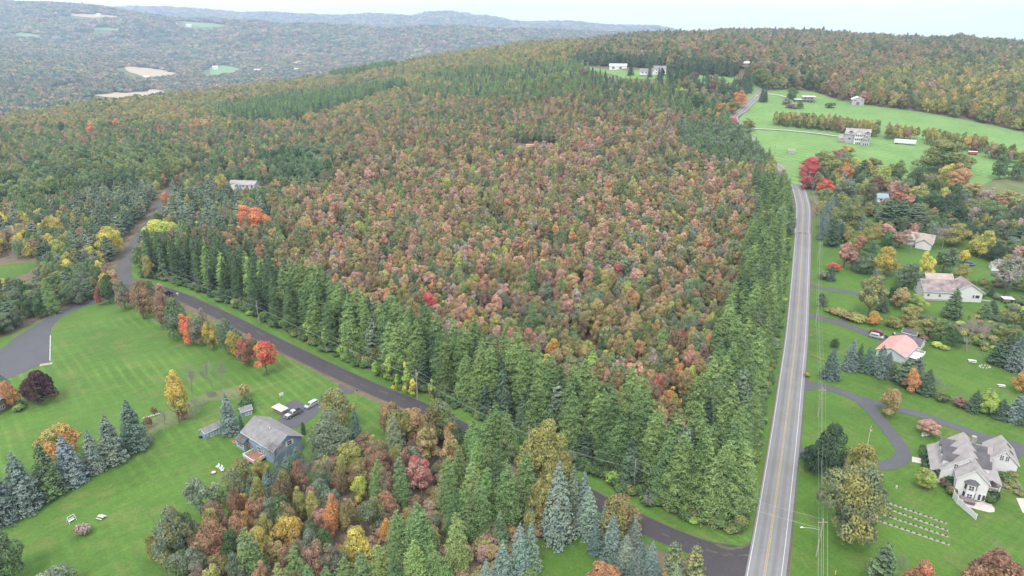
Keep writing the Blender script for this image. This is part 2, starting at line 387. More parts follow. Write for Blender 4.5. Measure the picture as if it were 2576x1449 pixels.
def strip(name, line, w0, w1, off, m, step=3.0, attr=False):
    """ribbon between side offsets w0..w1 (left positive) of a world polyline, draped on the terrain"""
    L = resample(line, step); A = np.array(L); d = np.gradient(A, axis=0); d /= np.linalg.norm(d, axis=1)[:, None]
    nrm = np.stack([-d[:, 1], d[:, 0]], 1); cols = []
    f0 = w0 if callable(w0) else (lambda s: w0); f1 = w1 if callable(w1) else (lambda s: w1)
    s = np.linspace(0, 1, len(A)); k = 5; ac = []
    for j in range(k):
        ww = np.array([f0(a) + (f1(a) - f0(a)) * j / (k - 1) for a in s]); p = A + nrm * ww[:, None]
        cols.append(np.column_stack([p, terrain(p[:, 0], p[:, 1]) + off + 0.4 * smooth((p[:, 1] - 430) / 150)])); ac.append(ww)
    V = np.stack(cols, 1).reshape(-1, 3); n = len(A)
    F = [(i*k + j, i*k + j + 1, (i+1)*k + j + 1, (i+1)*k + j) for i in range(n-1) for j in range(k-1)]
    F = [f[::-1] for f in F]
    me = mesh(name, V, F, True)
    if attr:
        at = me.attributes.new('across', 'FLOAT', 'POINT'); at.data.foreach_set('value', np.stack(ac, 1).ravel().astype(np.float32))
    return tag(obj(name, me, m), kind='structure')
def dist_line(x, y, line):
    """signed distance (left positive) of points to a world polyline"""
    best = np.full(x.shape, 1e9); sg = np.ones(x.shape)
    for (ax, ay), (bx, by) in zip(line[:-1], line[1:]):
        dx, dy = bx-ax, by-ay; L2 = dx*dx + dy*dy + 1e-9
        t = np.clip(((x-ax)*dx + (y-ay)*dy) / L2, 0, 1); px = ax + t*dx; py = ay + t*dy
        d = np.hypot(x-px, y-py); k = d < best; best = np.where(k, d, best)
        sg = np.where(k, np.sign(dx*(y-ay) - dy*(x-ax)), sg)
    return best * sg

# roads: centre lines (the main road's is its double yellow line)
main_px = [(1896,1600),(1911,1520)] + M(R4, [(1010,1410),(1050,1150),(1085,900),(1130,570),(1165,300),(1198,20)]) + \
          M(R6, [(175,900),(203,500),(226,100)]) + M(RA, [(662,1030),(672,860),(660,760),(620,640),(540,560),(440,465),(330,380)])
main_w = [G(*p) for p in main_px]
far_px = M(RB, [(1715,920),(1800,850),(1900,750),(1965,690),(2010,620)])
far_w = [G(*p) for p in far_px]
MAIN = spline(main_w + [(main_w[-1][0] + (far_w[0][0]-main_w[-1][0]) * k, main_w[-1][1] + (far_w[0][1]-main_w[-1][1]) * k) for k in (0.33, 0.66)] + far_w, 6)
side_px = [(1960,1410),(1870,1398),(1790,1388),(1700,1357),(1600,1312),(1500,1262),(1400,1205),(1288,1148),(1180,1090),(1060,1029),(930,975),
           (800,915),(680,856),(560,795),(450,745),(380,722)] + M(RF, [(985,1400),(955,1330),(960,1270),(1000,1180),(1090,1050),(1160,960),(1220,880),(1235,830),(1300,720),(1350,680)])
SIDE = spline([G(*p) for p in side_px], 6)
M_GRAVEL_EDGE = M_SHOULDER
# ------------------------------------------------------------------ lawns, fields, roads and drives
sheet('lawn', [(-260,1600),(-260,880),(0,850)] + M(R1, [(100,430),(300,330),(520,230),(740,180)]) + [(300,735),(380,760),(450,775),(540,812),(640,862),(760,918),
      (860,975),(940,1010),(1000,1040),(1060,1075),(1010,1100),(960,1140),(900,1165),(820,1200),(760,1240),(690,1250),(620,1290),(545,1330),(500,1400),(480,1600)],
      0.05, M_LAWN_L, 5.0)
sheet('lawn', M(RF, [(-60,1285),(120,1262),(290,1252),(280,1290),(200,1345),(60,1390),(-60,1395)]), 0.06, M_LAWN_R, 4.0)
sheet('lawn', M(R3, [(1640,1430),(1700,1200),(1830,1130),(2030,1130),(2090,1240),(2180,1340),(2240,1449),(2200,1560),(1600,1560)]), 0.06, M_LAWN_R, 3.0)
sheet('lawn', M(RF, [(300,415),(330,420),(290,440),(200,435),(230,420)]), 0.2, M_FIELD, 5.0)
sheet('lawn', [(1975,1600),(2000,1300),(2015,1100),(2030,900),(2040,700),(2045,560),(2060,520),(2180,545),(2300,500),(2420,520),(2460,560),(2560,640),(2800,640),(2900,1600)],
      0.05, M_LAWN_R, 6.0)
sheet('meadow', [(1858,302),(1880,272),(1905,240),(1935,228),(1990,226),(2050,232),(2120,255),(2200,268),(2330,284),(2450,306),(2576,333),(2760,372),(2760,500),
      (2576,442),(2500,452),(2400,500),(2300,470),(2200,440),(2080,420),(2030,450),(2000,470),(1965,425),(1940,405),(1890,360),(1880,330)], 0.25, M_FIELD, 10.0)
sheet('rough_ground', [(2000,470),(2080,420),(2200,440),(2400,470),(2500,452),(2640,452),(2800,700),(2460,640),(2420,520),(2300,500),(2180,545),(2060,520)], 0.12, M_SCRUB, 8.0)
sheet('meadow', M(RB, [(1770,835),(1800,650),(1920,590),(2000,600),(1965,690),(1880,770),(1790,850)]), 0.3, M_FIELD, 8.0)
sheet('meadow', M(RB, [(265,440),(420,452),(560,468),(720,480),(1000,470),(1200,520),(1800,545),(1800,590),(1500,610),(1300,590),(1150,560),(1040,560),(900,560),(700,555),(560,510),(400,478)]), 0.5, M_FIELD, 10.0)
sheet('meadow', M(RB, [(1430,690),(1660,720),(1700,760),(1600,780),(1450,770)]), 0.3, M_FIELD, 10.0)
sheet('meadow', M(RB, [(780,340),(1000,330),(960,352),(800,352)]), 0.8, M_FIELD, 10.0)

strip('road_shoulder', MAIN[:-14], 4.2, -4.95, 0.08, M_SHOULDER)
strip('grass_verge', SIDE, -2.5, -8.5, 0.06, M_SCRUB and M_LAWN_L)
strip('grass_verge', SIDE[8:40], 3.0, 5.5, 0.055, M_LAWN_R)
strip('grass_verge', MAIN[:74], 4.3, 6.6, 0.055, M_LAWN_R)
strip('road_shoulder', SIDE[8:], 3.4, -3.55, 0.09, M_SHOULDER)
strip('road', MAIN, 3.95, -4.45, 0.13, M_ROAD, 2.5, True)
KB = next(i for i, p in enumerate(SIDE) if p[1] > 300)
q, a = asphalt('greyed_asphalt', (0.075, 0.071, 0.076), (0.15, 0.145, 0.145), 0); M_ROAD3 = q.out(a)
strip('side_road', SIDE[:KB + 1], 3.05, -3.15, 0.12, M_ROAD2, 2.5)
strip('side_road', SIDE[KB:], 3.05, -3.15, 0.12, M_ROAD3, 2.5)
# pale worn patches down the middle of the side road
rw = random.Random(12)
for k in range(26):
    i = rw.randrange(2, KB - 2); L_ = SIDE[i:i + 2]; o_ = rw.uniform(-0.9, 0.9); w_ = rw.uniform(0.15, 0.5)
    strip('worn_patch', L_, o_ + w_ / 2, o_ - w_ / 2, 0.128, M_SHOULDER, 1.0)
NM = len(MAIN)
i0 = 7
strip('road_marking', MAIN[i0 + 3:], 3.42, 3.57, 0.15, M_WHITE_LINE)
strip('road_marking', MAIN, -3.42, -3.57, 0.15, M_WHITE_LINE)
strip('road_marking', MAIN[3:], 0.10, 0.22, 0.15, M_YEL_LINE)
strip('road_marking', MAIN[3:], -0.10, -0.22, 0.15, M_YEL_LINE)
# flared corners where the side road meets the main road
sheet('side_road', M(R4, [(960,1249),(905,1215),(880,1240),(800,1275),(700,1268),(590,1228),(520,1205),(440,1330),(560,1420),(600,1470),(640,1580),(1000,1580),(1000,1400)]), 0.124, M_ROAD2, 2.0)
sheet('road_shoulder', M(R4, [(912,1200),(900,1222),(870,1240),(800,1262),(740,1262),(680,1240),(640,1215),(660,1215),(760,1250),(840,1235)]), 0.129, M_SHOULDER, 1.0, 0.25)

def drive(name, px, w, m, off=0.11):
    L = spline([G(*p) for p in px], 6); return strip(name, L, w / 2, -w / 2, off, m, 2.0), L
sheet('driveway', M(R1, [(-400,560),(-100,590),(30,520),(130,440),(240,375),(330,320),(440,258),(540,222),(640,195),(745,165),(800,140),(860,120),(900,150),(830,178),(760,192),
      (660,212),(560,248),(470,290),(410,335),(372,392),(366,440),(362,560),(362,635),(300,650),(220,685),(110,735),(60,752),(-120,800),(-400,860)]), 0.10, M_DRIVE, 3.0)
sheet('driveway', M(R13, [(30,1000),(60,960),(110,905),(100,850),(215,785),(262,812),(310,838),(330,870),(430,810),(520,760),(600,710),(660,670),(690,620),(760,670),(840,700),(800,725),(700,730),
      (650,760),(600,820),(540,850),(470,900),(440,950),(330,1005),(215,1080),(120,1060)]), 0.10, M_DRIVE, 1.5)
sheet('driveway', M(R7, [(1330,590),(1400,540),(1500,470),(1430,340),(1520,270),(1620,235),(1700,270),(1780,320),(1960,330),(1990,450),(1900,540),(1780,610),(1640,700),(1500,690)]), 0.115, M_DRIVE, 1.2)
drive('driveway', M(R5, [(170,222),(260,228),(400,262),(520,310),(600,370),(690,470),(770,570),(815,640),(815,690),(770,725),(680,742),(590,738),(430,715),(290,680),(140,668)]), 4.2, M_DRIVE)
sheet('driveway', M(R5, [(170,175),(215,195),(215,225),(260,262),(180,262),(140,250)]), 0.115, M_DRIVE, 1.5)
sheet('driveway', M(R5, [(120,600),(160,622),(230,640),(230,695),(140,700),(110,720)]), 0.115, M_DRIVE, 1.5)
sheet('driveway', M(R5, [(740,690),(830,640),(850,670),(880,690),(860,712),(780,740)]), 0.117, M_DRIVE, 1.5)
drive('driveway', M(R5, [(500,300),(600,330),(700,358),(860,398),(1000,440),(1150,490),(1300,545),(1420,580),(1500,600),(1640,640),(1800,700)]), 4.0, M_DRIVE, 0.112)
sheet('driveway', M(R5, [(1260,590),(1340,555),(1420,570),(1620,640),(1560,700),(1400,620)]), 0.121, M_DRIVE, 1.5)
drive('driveway', M(R6, [(260,490),(340,515),(450,533),(560,548),(660,566),(760,590),(850,612)]), 3.6, M_GRAVEL if False else M_DRIVE)
drive('driveway', M(R6, [(255,735),(350,765),(480,795),(600,832),(720,880),(820,925),(930,965),(1000,975)]), 4.4, M_DRIVE)
drive('path', M(RA, [(230,140),(300,148),(450,155),(600,168),(760,183),(900,202),(1000,215)]), 3.4, M_GRAVEL, 0.35)
drive('path', M(RC, [(110,705),(200,703),(280,715),(340,730),(400,735)]), 3.5, M_GRAVEL, 0.35)
drive('path', M(R12, [(1340,1400),(1450,1150),(1400,1300)][:2]), 0.5, M_SCRUB, 0.10)

# valley floor: harvested fields, pastures and the river, seen over the edge of the hill
for nm, m_, pts in [
    ('field', M_TAN, [(1055,572),(1180,578),(1300,590),(1450,615),(1560,640),(1540,665),(1450,655),(1400,650),(1360,672),(1330,692),(1280,682),(1180,642),(1100,620)]),
    ('field', M_TAN, [(790,822),(1000,797),(1050,800),(1270,795),(1280,770),(1350,768),(1480,800),(1400,835),(1100,850),(900,838)]),
    ('pasture', M_FIELD_FAR, [(590,725),(700,710),(820,688),(800,708),(700,745),(640,757),(590,750)]),
    ('pasture', M_FIELD_FAR, [(1800,590),(1900,560),(2000,575),(2110,602),(2030,640),(1900,650),(1810,650)]),
    ('pasture', M_FIELD_FAR, [(50,292),(180,276),(330,300),(500,325),(430,328),(330,325),(90,304)]),
    ('pasture', M_FIELD_FAR, [(1410,180),(1600,186),(1850,205),(2010,228),(1900,234),(1720,240),(1620,215),(1540,192)]),
    ('pasture', M_FIELD_FAR, [(760,240),(900,238),(1080,250),(1060,268),(900,262),(800,258)]),
    ('field', M_TAN, [(380,106),(700,122),(1080,150),(1080,157),(860,157),(600,134)]),
    ('pasture', M_FIELD_FAR, [(2090,308),(2350,306),(2350,316),(2150,320)]),
    ('field', M_TAN, [(440,272),(600,282),(850,302),(850,310),(600,296)]),
    ('field', M_TAN, [(1100,300),(1300,312),(1580,334),(1580,340),(1300,322)])]:
    sheet(nm, M(RD, pts), 2.0, m_, 40.0)
sheet('field', M(RE, [(320,500),(370,480),(440,476),(440,500),(400,506)]), 2.0, M_TAN, 40.0)
sheet('pasture', M(RE, [(220,542),(330,502),(320,515),(290,536)]), 2.0, M_FIELD_FAR, 40.0)
sheet('pasture', M(RE, [(600,480),(620,478),(655,532),(630,532)]), 2.0, M_FIELD_FAR, 40.0)
sheet('river', M(RD, [(-400,1010),(-100,1008),(0,1004),(200,992),(420,975),(700,940),(720,960),(420,1005),(330,1020),(150,1050),(0,1060),(-400,1080)]), 2.5, M_WATER, 30.0)

# ------------------------------------------------------------------ the air: one closed box of thin haze
hz = MB().box(-11000, 11000, -400, 11200, float(ZZ.min()) - 1, float(ZZ.max()) + 45).build('haze')
hm = bpy.data.materials.new('haze_air'); hm.use_nodes = True; hn = hm.node_tree; hn.nodes.clear()
ho = hn.nodes.new('ShaderNodeOutputMaterial'); hv = hn.nodes.new('ShaderNodeVolumePrincipled')
hv.inputs['Color'].default_value = (0.58, 0.74, 1.0, 1); hv.inputs['Density'].default_value = 1.05e-4
hv.inputs['Anisotropy'].default_value = 0.3
hn.links.new(hv.outputs[0], ho.inputs['Volume']); hz.data.materials.append(hm); tag(hz, kind='stuff')
# ------------------------------------------------------------------ foliage: colours, materials, tree builders
# albedos (linear)
C = dict(
 rust=(0.245,0.135,0.080), brown=(0.175,0.122,0.075), maroon=(0.145,0.080,0.064), purple=(0.060,0.026,0.036), red=(0.330,0.095,0.080), crimson=(0.42,0.050,0.060),
 vermilion=(0.52,0.130,0.065), pink=(0.320,0.185,0.145), orange=(0.40,0.19,0.060), tan=(0.270,0.185,0.095), gold=(0.38,0.28,0.045), yellow=(0.42,0.36,0.055),
 lime=(0.27,0.34,0.065), olive=(0.165,0.165,0.050), yolive=(0.225,0.215,0.062), green=(0.080,0.135,0.046), midgreen=(0.105,0.165,0.062), dark=(0.040,0.075,0.038),
 greygreen=(0.115,0.150,0.088), pale=(0.185,0.235,0.140), bare=(0.27,0.235,0.205), barered=(0.215,0.135,0.115), larch=(0.098,0.160,0.052), larchd=(0.060,0.108,0.040),
 larchl=(0.140,0.205,0.058), hemlock=(0.032,0.058,0.032), bluespruce=(0.125,0.172,0.150), blued=(0.082,0.125,0.105), spruce=(0.062,0.100,0.056), pine=(0.090,0.128,0.078),
 vine=(0.20,0.30,0.05), redgreen=(0.150,0.110,0.060), orangegreen=(0.25,0.170,0.060), sage=(0.120,0.150,0.105))
for _k in C:
    _l = sum(C[_k]) / 3; C[_k] = tuple((v * 0.87 + _l * 0.13) * (1.42 if 'larch' in _k else 1.25 if _k in ('hemlock', 'spruce', 'pine', 'bluespruce', 'blued') else 1.70 if _k in ('pink', 'tan', 'rust', 'brown', 'barered', 'redgreen', 'olive', 'orangegreen') else 1.55) for v in C[_k])
def foliage_mat(name, alt, amt, trans=0.40, sc=0.5):
    q = NB(name); q.b.inputs['Roughness'].default_value = 0.75; q.b.inputs['Specular IOR Level'].default_value = 0.12
    at = q.n.new('ShaderNodeAttribute'); at.attribute_type = 'INSTANCER'; at.attribute_name = 'tint'
    base = at.outputs['Color']
    # patches of a second leaf colour, as one branch turns before the next
    at2 = q.n.new('ShaderNodeAttribute'); at2.attribute_type = 'INSTANCER'; at2.attribute_name = 'tint2'
    f = q.ramp(q.noise(0.22, 3, 0.6), [(0.42, (0, 0, 0)), (0.62, (1,)*3)])
    c = q.mix(f, base, at2.outputs['Color'])
    v = q.ramp(q.noise(sc, 4, 0.75), [(0.3, (1 - amt,)*3), (0.7, (1 + amt,)*3)])
    c = q.mix(1.0, c, v, 'MULTIPLY')
    v = q.ramp(q.noise(2.6, 2, 0.6), [(0.3, (0.72,)*3), (0.7, (1.28,)*3)])
    c = q.mix(1.0, c, v, 'MULTIPLY')
    if alt: c = q.mix(q.ramp(q.noise(0.045, 3), [(0.4, (0, 0, 0)), (0.7, (alt[1],)*3)]), c, alt[0])
    q.out(c)
    tb = q.n.new('ShaderNodeBsdfTranslucent'); q.l.new(c, tb.inputs[0]); mx = q.n.new('ShaderNodeMixShader'); mx.inputs[0].default_value = trans
    q.l.new(q.b.outputs[0], mx.inputs[1]); q.l.new(tb.outputs[0], mx.inputs[2]); q.l.new(mx.outputs[0], q.n['Material Output'].inputs['Surface'])
    return q.m
M_LEAF = foliage_mat('leaves', None, 0.3, 0.42, 0.8)
M_NEEDLE = foliage_mat('needles', None, 0.18, 0.12, 0.8)
M_FARLEAF = foliage_mat('far_leaves', ((0.10, 0.11, 0.055), 0.5), 0.3, 0.1, 0.06)
M_BARK = mat('bark', (0.13, 0.11, 0.09), 0.95, (2.0, 0.35)); M_PALEBARK = mat('pale_bark', (0.20, 0.18, 0.17), 0.9, (2.0, 0.25))

def quads_from(c, n, size, rng, asp=1.0):
    """one leaf-spray quad at every centre c facing n"""
    m = len(c); n = n / (np.linalg.norm(n, axis=1)[:, None] + 1e-9)
    r = rng.normal(size=(m, 3)); a = np.cross(n, r); a /= np.linalg.norm(a, axis=1)[:, None] + 1e-9; b = np.cross(n, a)
    s = (size * rng.uniform(0.65, 1.35, m))[:, None] / 2; j = lambda: rng.uniform(0.6, 1.25, (m, 1))
    bend = n * s * rng.uniform(-0.6, 0.6, (m, 1))
    V = np.stack([c - a*s*j() - b*s*asp*j()*0.5 + bend, c + a*s*j()*0.6 - b*s*asp*j(), c + a*s*j() + b*s*asp*j()*0.6 + bend, c - a*s*j()*0.5 + b*s*asp*j()], 1).reshape(-1, 3)
    return V, np.arange(4 * m).reshape(m, 4)
def broadleaf_crown(seed, h=12.0, r=3.3, z0=3.0, n=1800, leaf=0.55, lobes=15, top=1.0, flat_=0.85):
    rng = np.random.default_rng(seed); L = []
    nl = int(rng.integers(2, 5)); lead = []
    for i in range(nl):
        a = rng.uniform(0, 6.283); d_ = r * rng.uniform(0.12, 0.5); lead.append((math.cos(a) * d_, math.sin(a) * d_, z0 + (h - z0) * (1.0 if i == 0 else rng.uniform(0.72, 0.97)), 1 - d_ / r * 0.75))
    for i in range(lobes):
        k = (i + 0.5) / lobes; lx, ly, lh, lr_ = lead[int(rng.integers(nl))]; zz = z0 + (lh - z0) * (0.10 + 0.80 * k)
        prof = math.sin(math.pi * min(1, (0.20 + 0.80 * k) ** top)) ** 0.6
        ang = i * 2.4 + rng.uniform(-0.8, 0.8); rr = r * lr_ * prof * rng.uniform(0.3, 0.85) * (0.5 if k > 0.9 else 1)
        lr = r * rng.uniform(0.20, 0.40) * (0.85 if k > 0.8 else 1)
        L.append((lx + math.cos(ang) * rr, ly + math.sin(ang) * rr, zz, lr, lr * flat_))
    L.append((0, 0, z0 + (h - z0) * 0.45, r * 0.6, (h - z0) * 0.34)); L = np.array(L)
    pr = L[:, 3] ** 2; idx = rng.choice(len(L), n, p=pr / pr.sum()); d = rng.normal(size=(n, 3)); d[:, 2] = np.abs(d[:, 2]) * 0.9 - 0.35 * rng.random(n) * 1.5
    d /= np.linalg.norm(d, axis=1)[:, None]; rad = rng.uniform(0.72, 1.08, n) ** 0.7
    c = L[idx, :3] + d * (L[idx, 3:4] * [[1, 1, 0]] + L[idx, 4:5] * [[0, 0, 1]]) * rad[:, None]
    keep = np.ones(n, bool)
    for l in L:
        q = ((c[:, 0]-l[0])**2 + (c[:, 1]-l[1])**2) / l[3]**2 + (c[:, 2]-l[2])**2 / l[4]**2; keep &= ~((q < 0.42) & (rng.random(n) < 0.85))
    c, d = c[keep], d[keep]
    return quads_from(c, d + rng.normal(size=d.shape) * 0.45, leaf, rng)
def conifer_crown(seed, h=20.0, r=3.4, z0=2.0, n=2200, spray=0.8, droop=0.25, tiers=22, exp=0.8, fuzzy=0.35, gaps=0.15, round_=0.0, rough=0.38):
    """whorls of branches, each a row of needle sprays; a pointed, layered crown"""
    rng = np.random.default_rng(seed); cs = []; ns = []; per = n / tiers
    for t in range(tiers):
        k = t / (tiers - 1); z = z0 + (h - z0) * k * 0.985
        prof = (1 - k) ** exp * (1 - round_) + round_ * math.sqrt(max(0, 1 - k ** 2.2))
        prof = prof * (0.72 + 0.28 * min(1, k * 6)) + 0.03; R = r * prof
        nb = max(5, int(7 + 7 * prof)); m = max(2, int(per * (0.35 + 1.3 * prof) / nb)); a0 = rng.uniform(0, 6.28)
        for b in range(nb):
            if rng.random() < gaps * 0.6: continue
            a = a0 + 6.283 * b / nb + rng.normal() * 0.14; Rb = R * rng.uniform(0.74, 1.14)
            zb = z + rng.normal() * (h / tiers) * fuzzy
            s = (rng.random(m)) ** 0.6; rr = s * Rb
            w = rng.normal(size=m) * (0.11 + 0.16 * (1 - s)) * Rb * 0.8
            x = np.cos(a) * rr - np.sin(a) * w; y = np.sin(a) * rr + np.cos(a) * w
            zz = zb - droop * rr * (0.5 + 0.7 * s) + rng.normal(size=m) * 0.10 * (h / tiers) + 0.25 * droop * np.maximum(s - 0.75, 0) * Rb * 2
            cs.append(np.stack([x, y, zz], 1)); nn = np.stack([np.cos(a) * (0.35 + s * 0.5), np.sin(a) * (0.35 + s * 0.5), np.full(m, 1.0)], 1); ns.append(nn)
    c = np.concatenate(cs); n_ = np.concatenate(ns) + rng.normal(size=c.shape) * rough
    return quads_from(c, n_, spray, rng, 0.7)
def limbs(mb, rng, h, r, z0, n=7, thick=0.16, up=0.5):
    for i in range(n):
        a = i * 2.4 + rng.uniform(-.4, .4); z = z0 + (h * 0.72 - z0) * i / n; L = r * rng.uniform(0.5, 0.85)
        p0 = Vector((0, 0, z)); p2 = Vector((math.cos(a) * L, math.sin(a) * L, z + L * (up + rng.uniform(0, .5)))); p1 = (p0 + p2) / 2 + Vector((0, 0, -0.1 * L))
        mb.tube([p0, p1, p2], [thick * 0.6, thick * 0.4, thick * 0.12], 4, False)
def trunk_mb(h, rad, r, z0, seed, nl=7, up=0.5):
    rng = random.Random(seed); mb = MB(); b = rng.uniform(-.25, .25)
    mb.tube([(0, 0, -0.6), (b * 0.3, 0, h * 0.25), (b, b * 0.5, h * 0.55), (0, 0, h * 0.92)], [rad * 1.2, rad * 0.9, rad * 0.6, rad * 0.12], 6, False)
    if nl: limbs(mb, rng, h, r, z0, nl, rad, up)
    return mb
def bare_mb(seed, h=12.0, r=3.5, depth=4, rad=0.16, spread=0.55, kids=4):
    """leafless tree: a branching skeleton of tapering twigs"""
    rng = random.Random(seed); mb = MB()
    def grow(p, d, L, ra, k):
        q = p + d * L * 0.55 + Vector((rng.uniform(-1, 1), rng.uniform(-1, 1), 0)) * L * 0.05; e = p + d * L
        mb.tube([p, q, e], [ra, ra * 0.8, ra * 0.55], 5 if k == depth else 3, False)
        if k == 0: return
        for i in range(kids if k > 1 else kids + 1):
            a = rng.uniform(0, 6.283); s = spread * rng.uniform(0.6, 1.3); perp = Vector((math.cos(a), math.sin(a), 0)); perp = (perp - d * perp.dot(d)).normalized()
            nd = (d * math.cos(s) + perp * math.sin(s) + Vector((0, 0, 0.16))).normalized(); f = rng.uniform(0.45, 1.0)
            grow(p + d * L * f, nd, L * rng.uniform(0.55, 0.78), ra * 0.52, k - 1)
    grow(Vector((0, 0, -0.3)), Vector((rng.uniform(-.05, .05), rng.uniform(-.05, .05), 1)).normalized(), h * 0.42, rad, depth)
    return mb
def shrub_crown(seed, n=500, leaf=0.35):
    rng = np.random.default_rng(seed); c = []; d = []
    for i in range(7):
        a = i * 0.9; o = np.array([math.cos(a) * 0.5, math.sin(a) * 0.5, 0.75 + 0.25 * rng.random()]) if i else np.array([0, 0, 0.95]); v = rng.normal(size=(n // 7, 3))
        v[:, 2] = np.abs(v[:, 2]) - 0.2; v /= np.linalg.norm(v, axis=1)[:, None]; c.append(o + v * 0.72 * rng.uniform(0.8, 1.05, (len(v), 1))); d.append(v)
    c = np.concatenate(c); d = np.concatenate(d); c[:, 2] = np.maximum(c[:, 2], 0.08)
    return quads_from(c, d + rng.normal(size=d.shape) * 0.5, leaf, rng)

# reference sizes: (height, radius) of each built crown, meshes are scaled from these
REF = dict(broad=(12.0, 3.3), round=(11.0, 4.3), larch=(20.0, 3.5), spruce=(14.0, 3.0), hemlock=(18.0, 3.2), pine=(14.0, 3.6), bare=(12.0, 3.5), column=(6.0, 0.8), shrub=(1.7, 1.2), willow=(12.0, 5.0), vine=(8.0, 1.4))
def crown_data(kind, lod, s):
    """lod 0 near, 1 middle, 2 far"""
    h, r = REF[kind]; k = (1.0, 0.26, 0.085)[lod]; g = (1.0, 1.75, 2.7)[lod]
    if kind == 'broad': return broadleaf_crown(s, h, r, 2.6, int(6500 * k), 0.31 * g, 27, 1.0, 1.05)
    if kind == 'round': return broadleaf_crown(s, h, r, 0.9, int(8500 * k), 0.32 * g, 38, 0.85, 0.9)
    if kind == 'willow': return broadleaf_crown(s, h, r, 1.0, int(15000 * k), 0.32 * g, 60, 0.8, 0.95)
    if kind == 'vine': return broadleaf_crown(s, h, r, 0.2, int(1200 * k), 0.40 * g, 12, 0.8, 1.3)
    if kind == 'larch': return conifer_crown(s, h, r * 1.25, 2.0, int(13000 * k), 0.27 * g, 0.22, 34, 0.85, 2.2, 0.12, 0.3, 0.85)
    if kind == 'spruce': return conifer_crown(s, h, r * 1.22, 0.35, int(7000 * k), 0.34 * g, 0.30, 24, 0.72, 0.25, 0.06)
    if kind == 'hemlock': return conifer_crown(s, h, r, 1.0, int(6500 * k), 0.42 * g, 0.34, 22, 0.7, 0.6, 0.2, 0.2)
    if kind == 'pine': return conifer_crown(s, h, r, 2.2, int(5500 * k), 0.44 * g, -0.10, 13, 0.65, 0.3, 0.28, 0.45)
    if kind == 'column': return conifer_crown(s, h, r, 0.1, int(900 * k), 0.3, -0.9, 16, 0.35, 0.5, 0, 0.5)
    if kind == 'shrub': return shrub_crown(s, int(620 * k), 0.27 * g)
NEED = ('larch', 'spruce', 'hemlock', 'pine', 'column')
_mc = {}
def crown_mesh(kind, lod, s):
    key = (kind, lod, s)
    if key not in _mc:
        me = fast_mesh('crown', *crown_data(kind, lod, s * 17 + 5 + lod)); me.materials.append(M_NEEDLE if kind in NEED else M_LEAF); _mc[key] = me
    return _mc[key]
def trunk_mesh(kind, s):
    key = ('trunk', kind, s)
    if key not in _mc:
        h, r = REF[kind]
        if kind == 'bare': mb = bare_mb(s * 7 + 1, h, r, 5, 0.13, 0.5, 4)
        elif kind == 'shrub': mb = MB(); [mb.tube([(0.1*math.cos(a), 0.1*math.sin(a), -0.2), (0.5*math.cos(a), 0.5*math.sin(a), 0.9)], [0.05, 0.02], 4, False) for a in (0, 1.6, 3.1, 4.7)]
        elif kind in NEED: mb = trunk_mb(h, 0.22, r, 2.0, s, 0)
        elif kind == 'willow': mb = trunk_mb(h, 0.32, r, 1.2, s, 9, 0.9)
        else: mb = trunk_mb(h, 0.20, r, 2.4, s, 8, 0.8)
        me = mesh('trunk', mb.v, mb.f); me.materials.append(M_PALEBARK if kind == 'bare' else M_BARK); _mc[key] = me
    return _mc[key]
NVAR = 7
RT = random.Random(77)
TREES = []          # every individually built tree: (x, y, radius) keeps the scattered wood off it
def jitter(c, k, rr):
    f = 1 + rr.uniform(-k, k); return tuple(max(0.01, x * f * (1 + rr.uniform(-k, k) * 0.45)) for x in c)
def tree(kind, x, y, h, r, col, name=None, col2=None, seed=None, lod=0, rz=None):
    rr = random.Random(seed if seed is not None else RT.random())
    s = rr.randrange(NVAR); hr, r0 = REF[kind]
    nm = name or {'broad': 'broadleaf_tree', 'round': 'broadleaf_tree', 'willow': 'broadleaf_tree', 'larch': 'larch_tree', 'spruce': 'spruce_tree', 'hemlock': 'hemlock_tree',
          'pine': 'pine_tree', 'bare': 'bare_tree', 'column': 'arborvitae', 'shrub': 'shrub', 'vine': 'vine_covered_tree'}[kind]
    e = empty(nm, (x, y, th(x, y)), rr.uniform(0, 6.28) if rz is None else rz)
    e.scale = (r / r0, r / r0, h / hr)
    c1 = jitter(C[col] if isinstance(col, str) else col, 0.07, rr)
    c2 = C[col2] if isinstance(col2, str) else (col2 or tuple(v * rr.uniform(0.8, 1.2) for v in c1))
    if kind != 'bare':
        cro = obj('crown', crown_mesh(kind, lod, s), None, e); cro['tint'] = list(c1); cro['tint2'] = list(c2)
    obj('branches' if kind == 'bare' else 'trunk', trunk_mesh(kind, s % 3), None, e)
    TREES.append((x, y, r)); return e
def tree_px(kind, u, vb, vt, w, col, col2=None, hmax=30):
    x, y = G(u, vb); z = th(x, y); lo, hi = 0.5, hmax
    for _ in range(24):
        m = (lo + hi) / 2
        if proj(x, y, z + m)[1] < vt: hi = m
        else: lo = m
    dep = float(proj(x, y, z)[2]); h = (lo + hi) / 2; r = w / 2 * dep / FOC
    hh = h + 0.3 * r if False else h
    return tree(kind, x, y, hh, max(r, 0.3), col, None, col2)
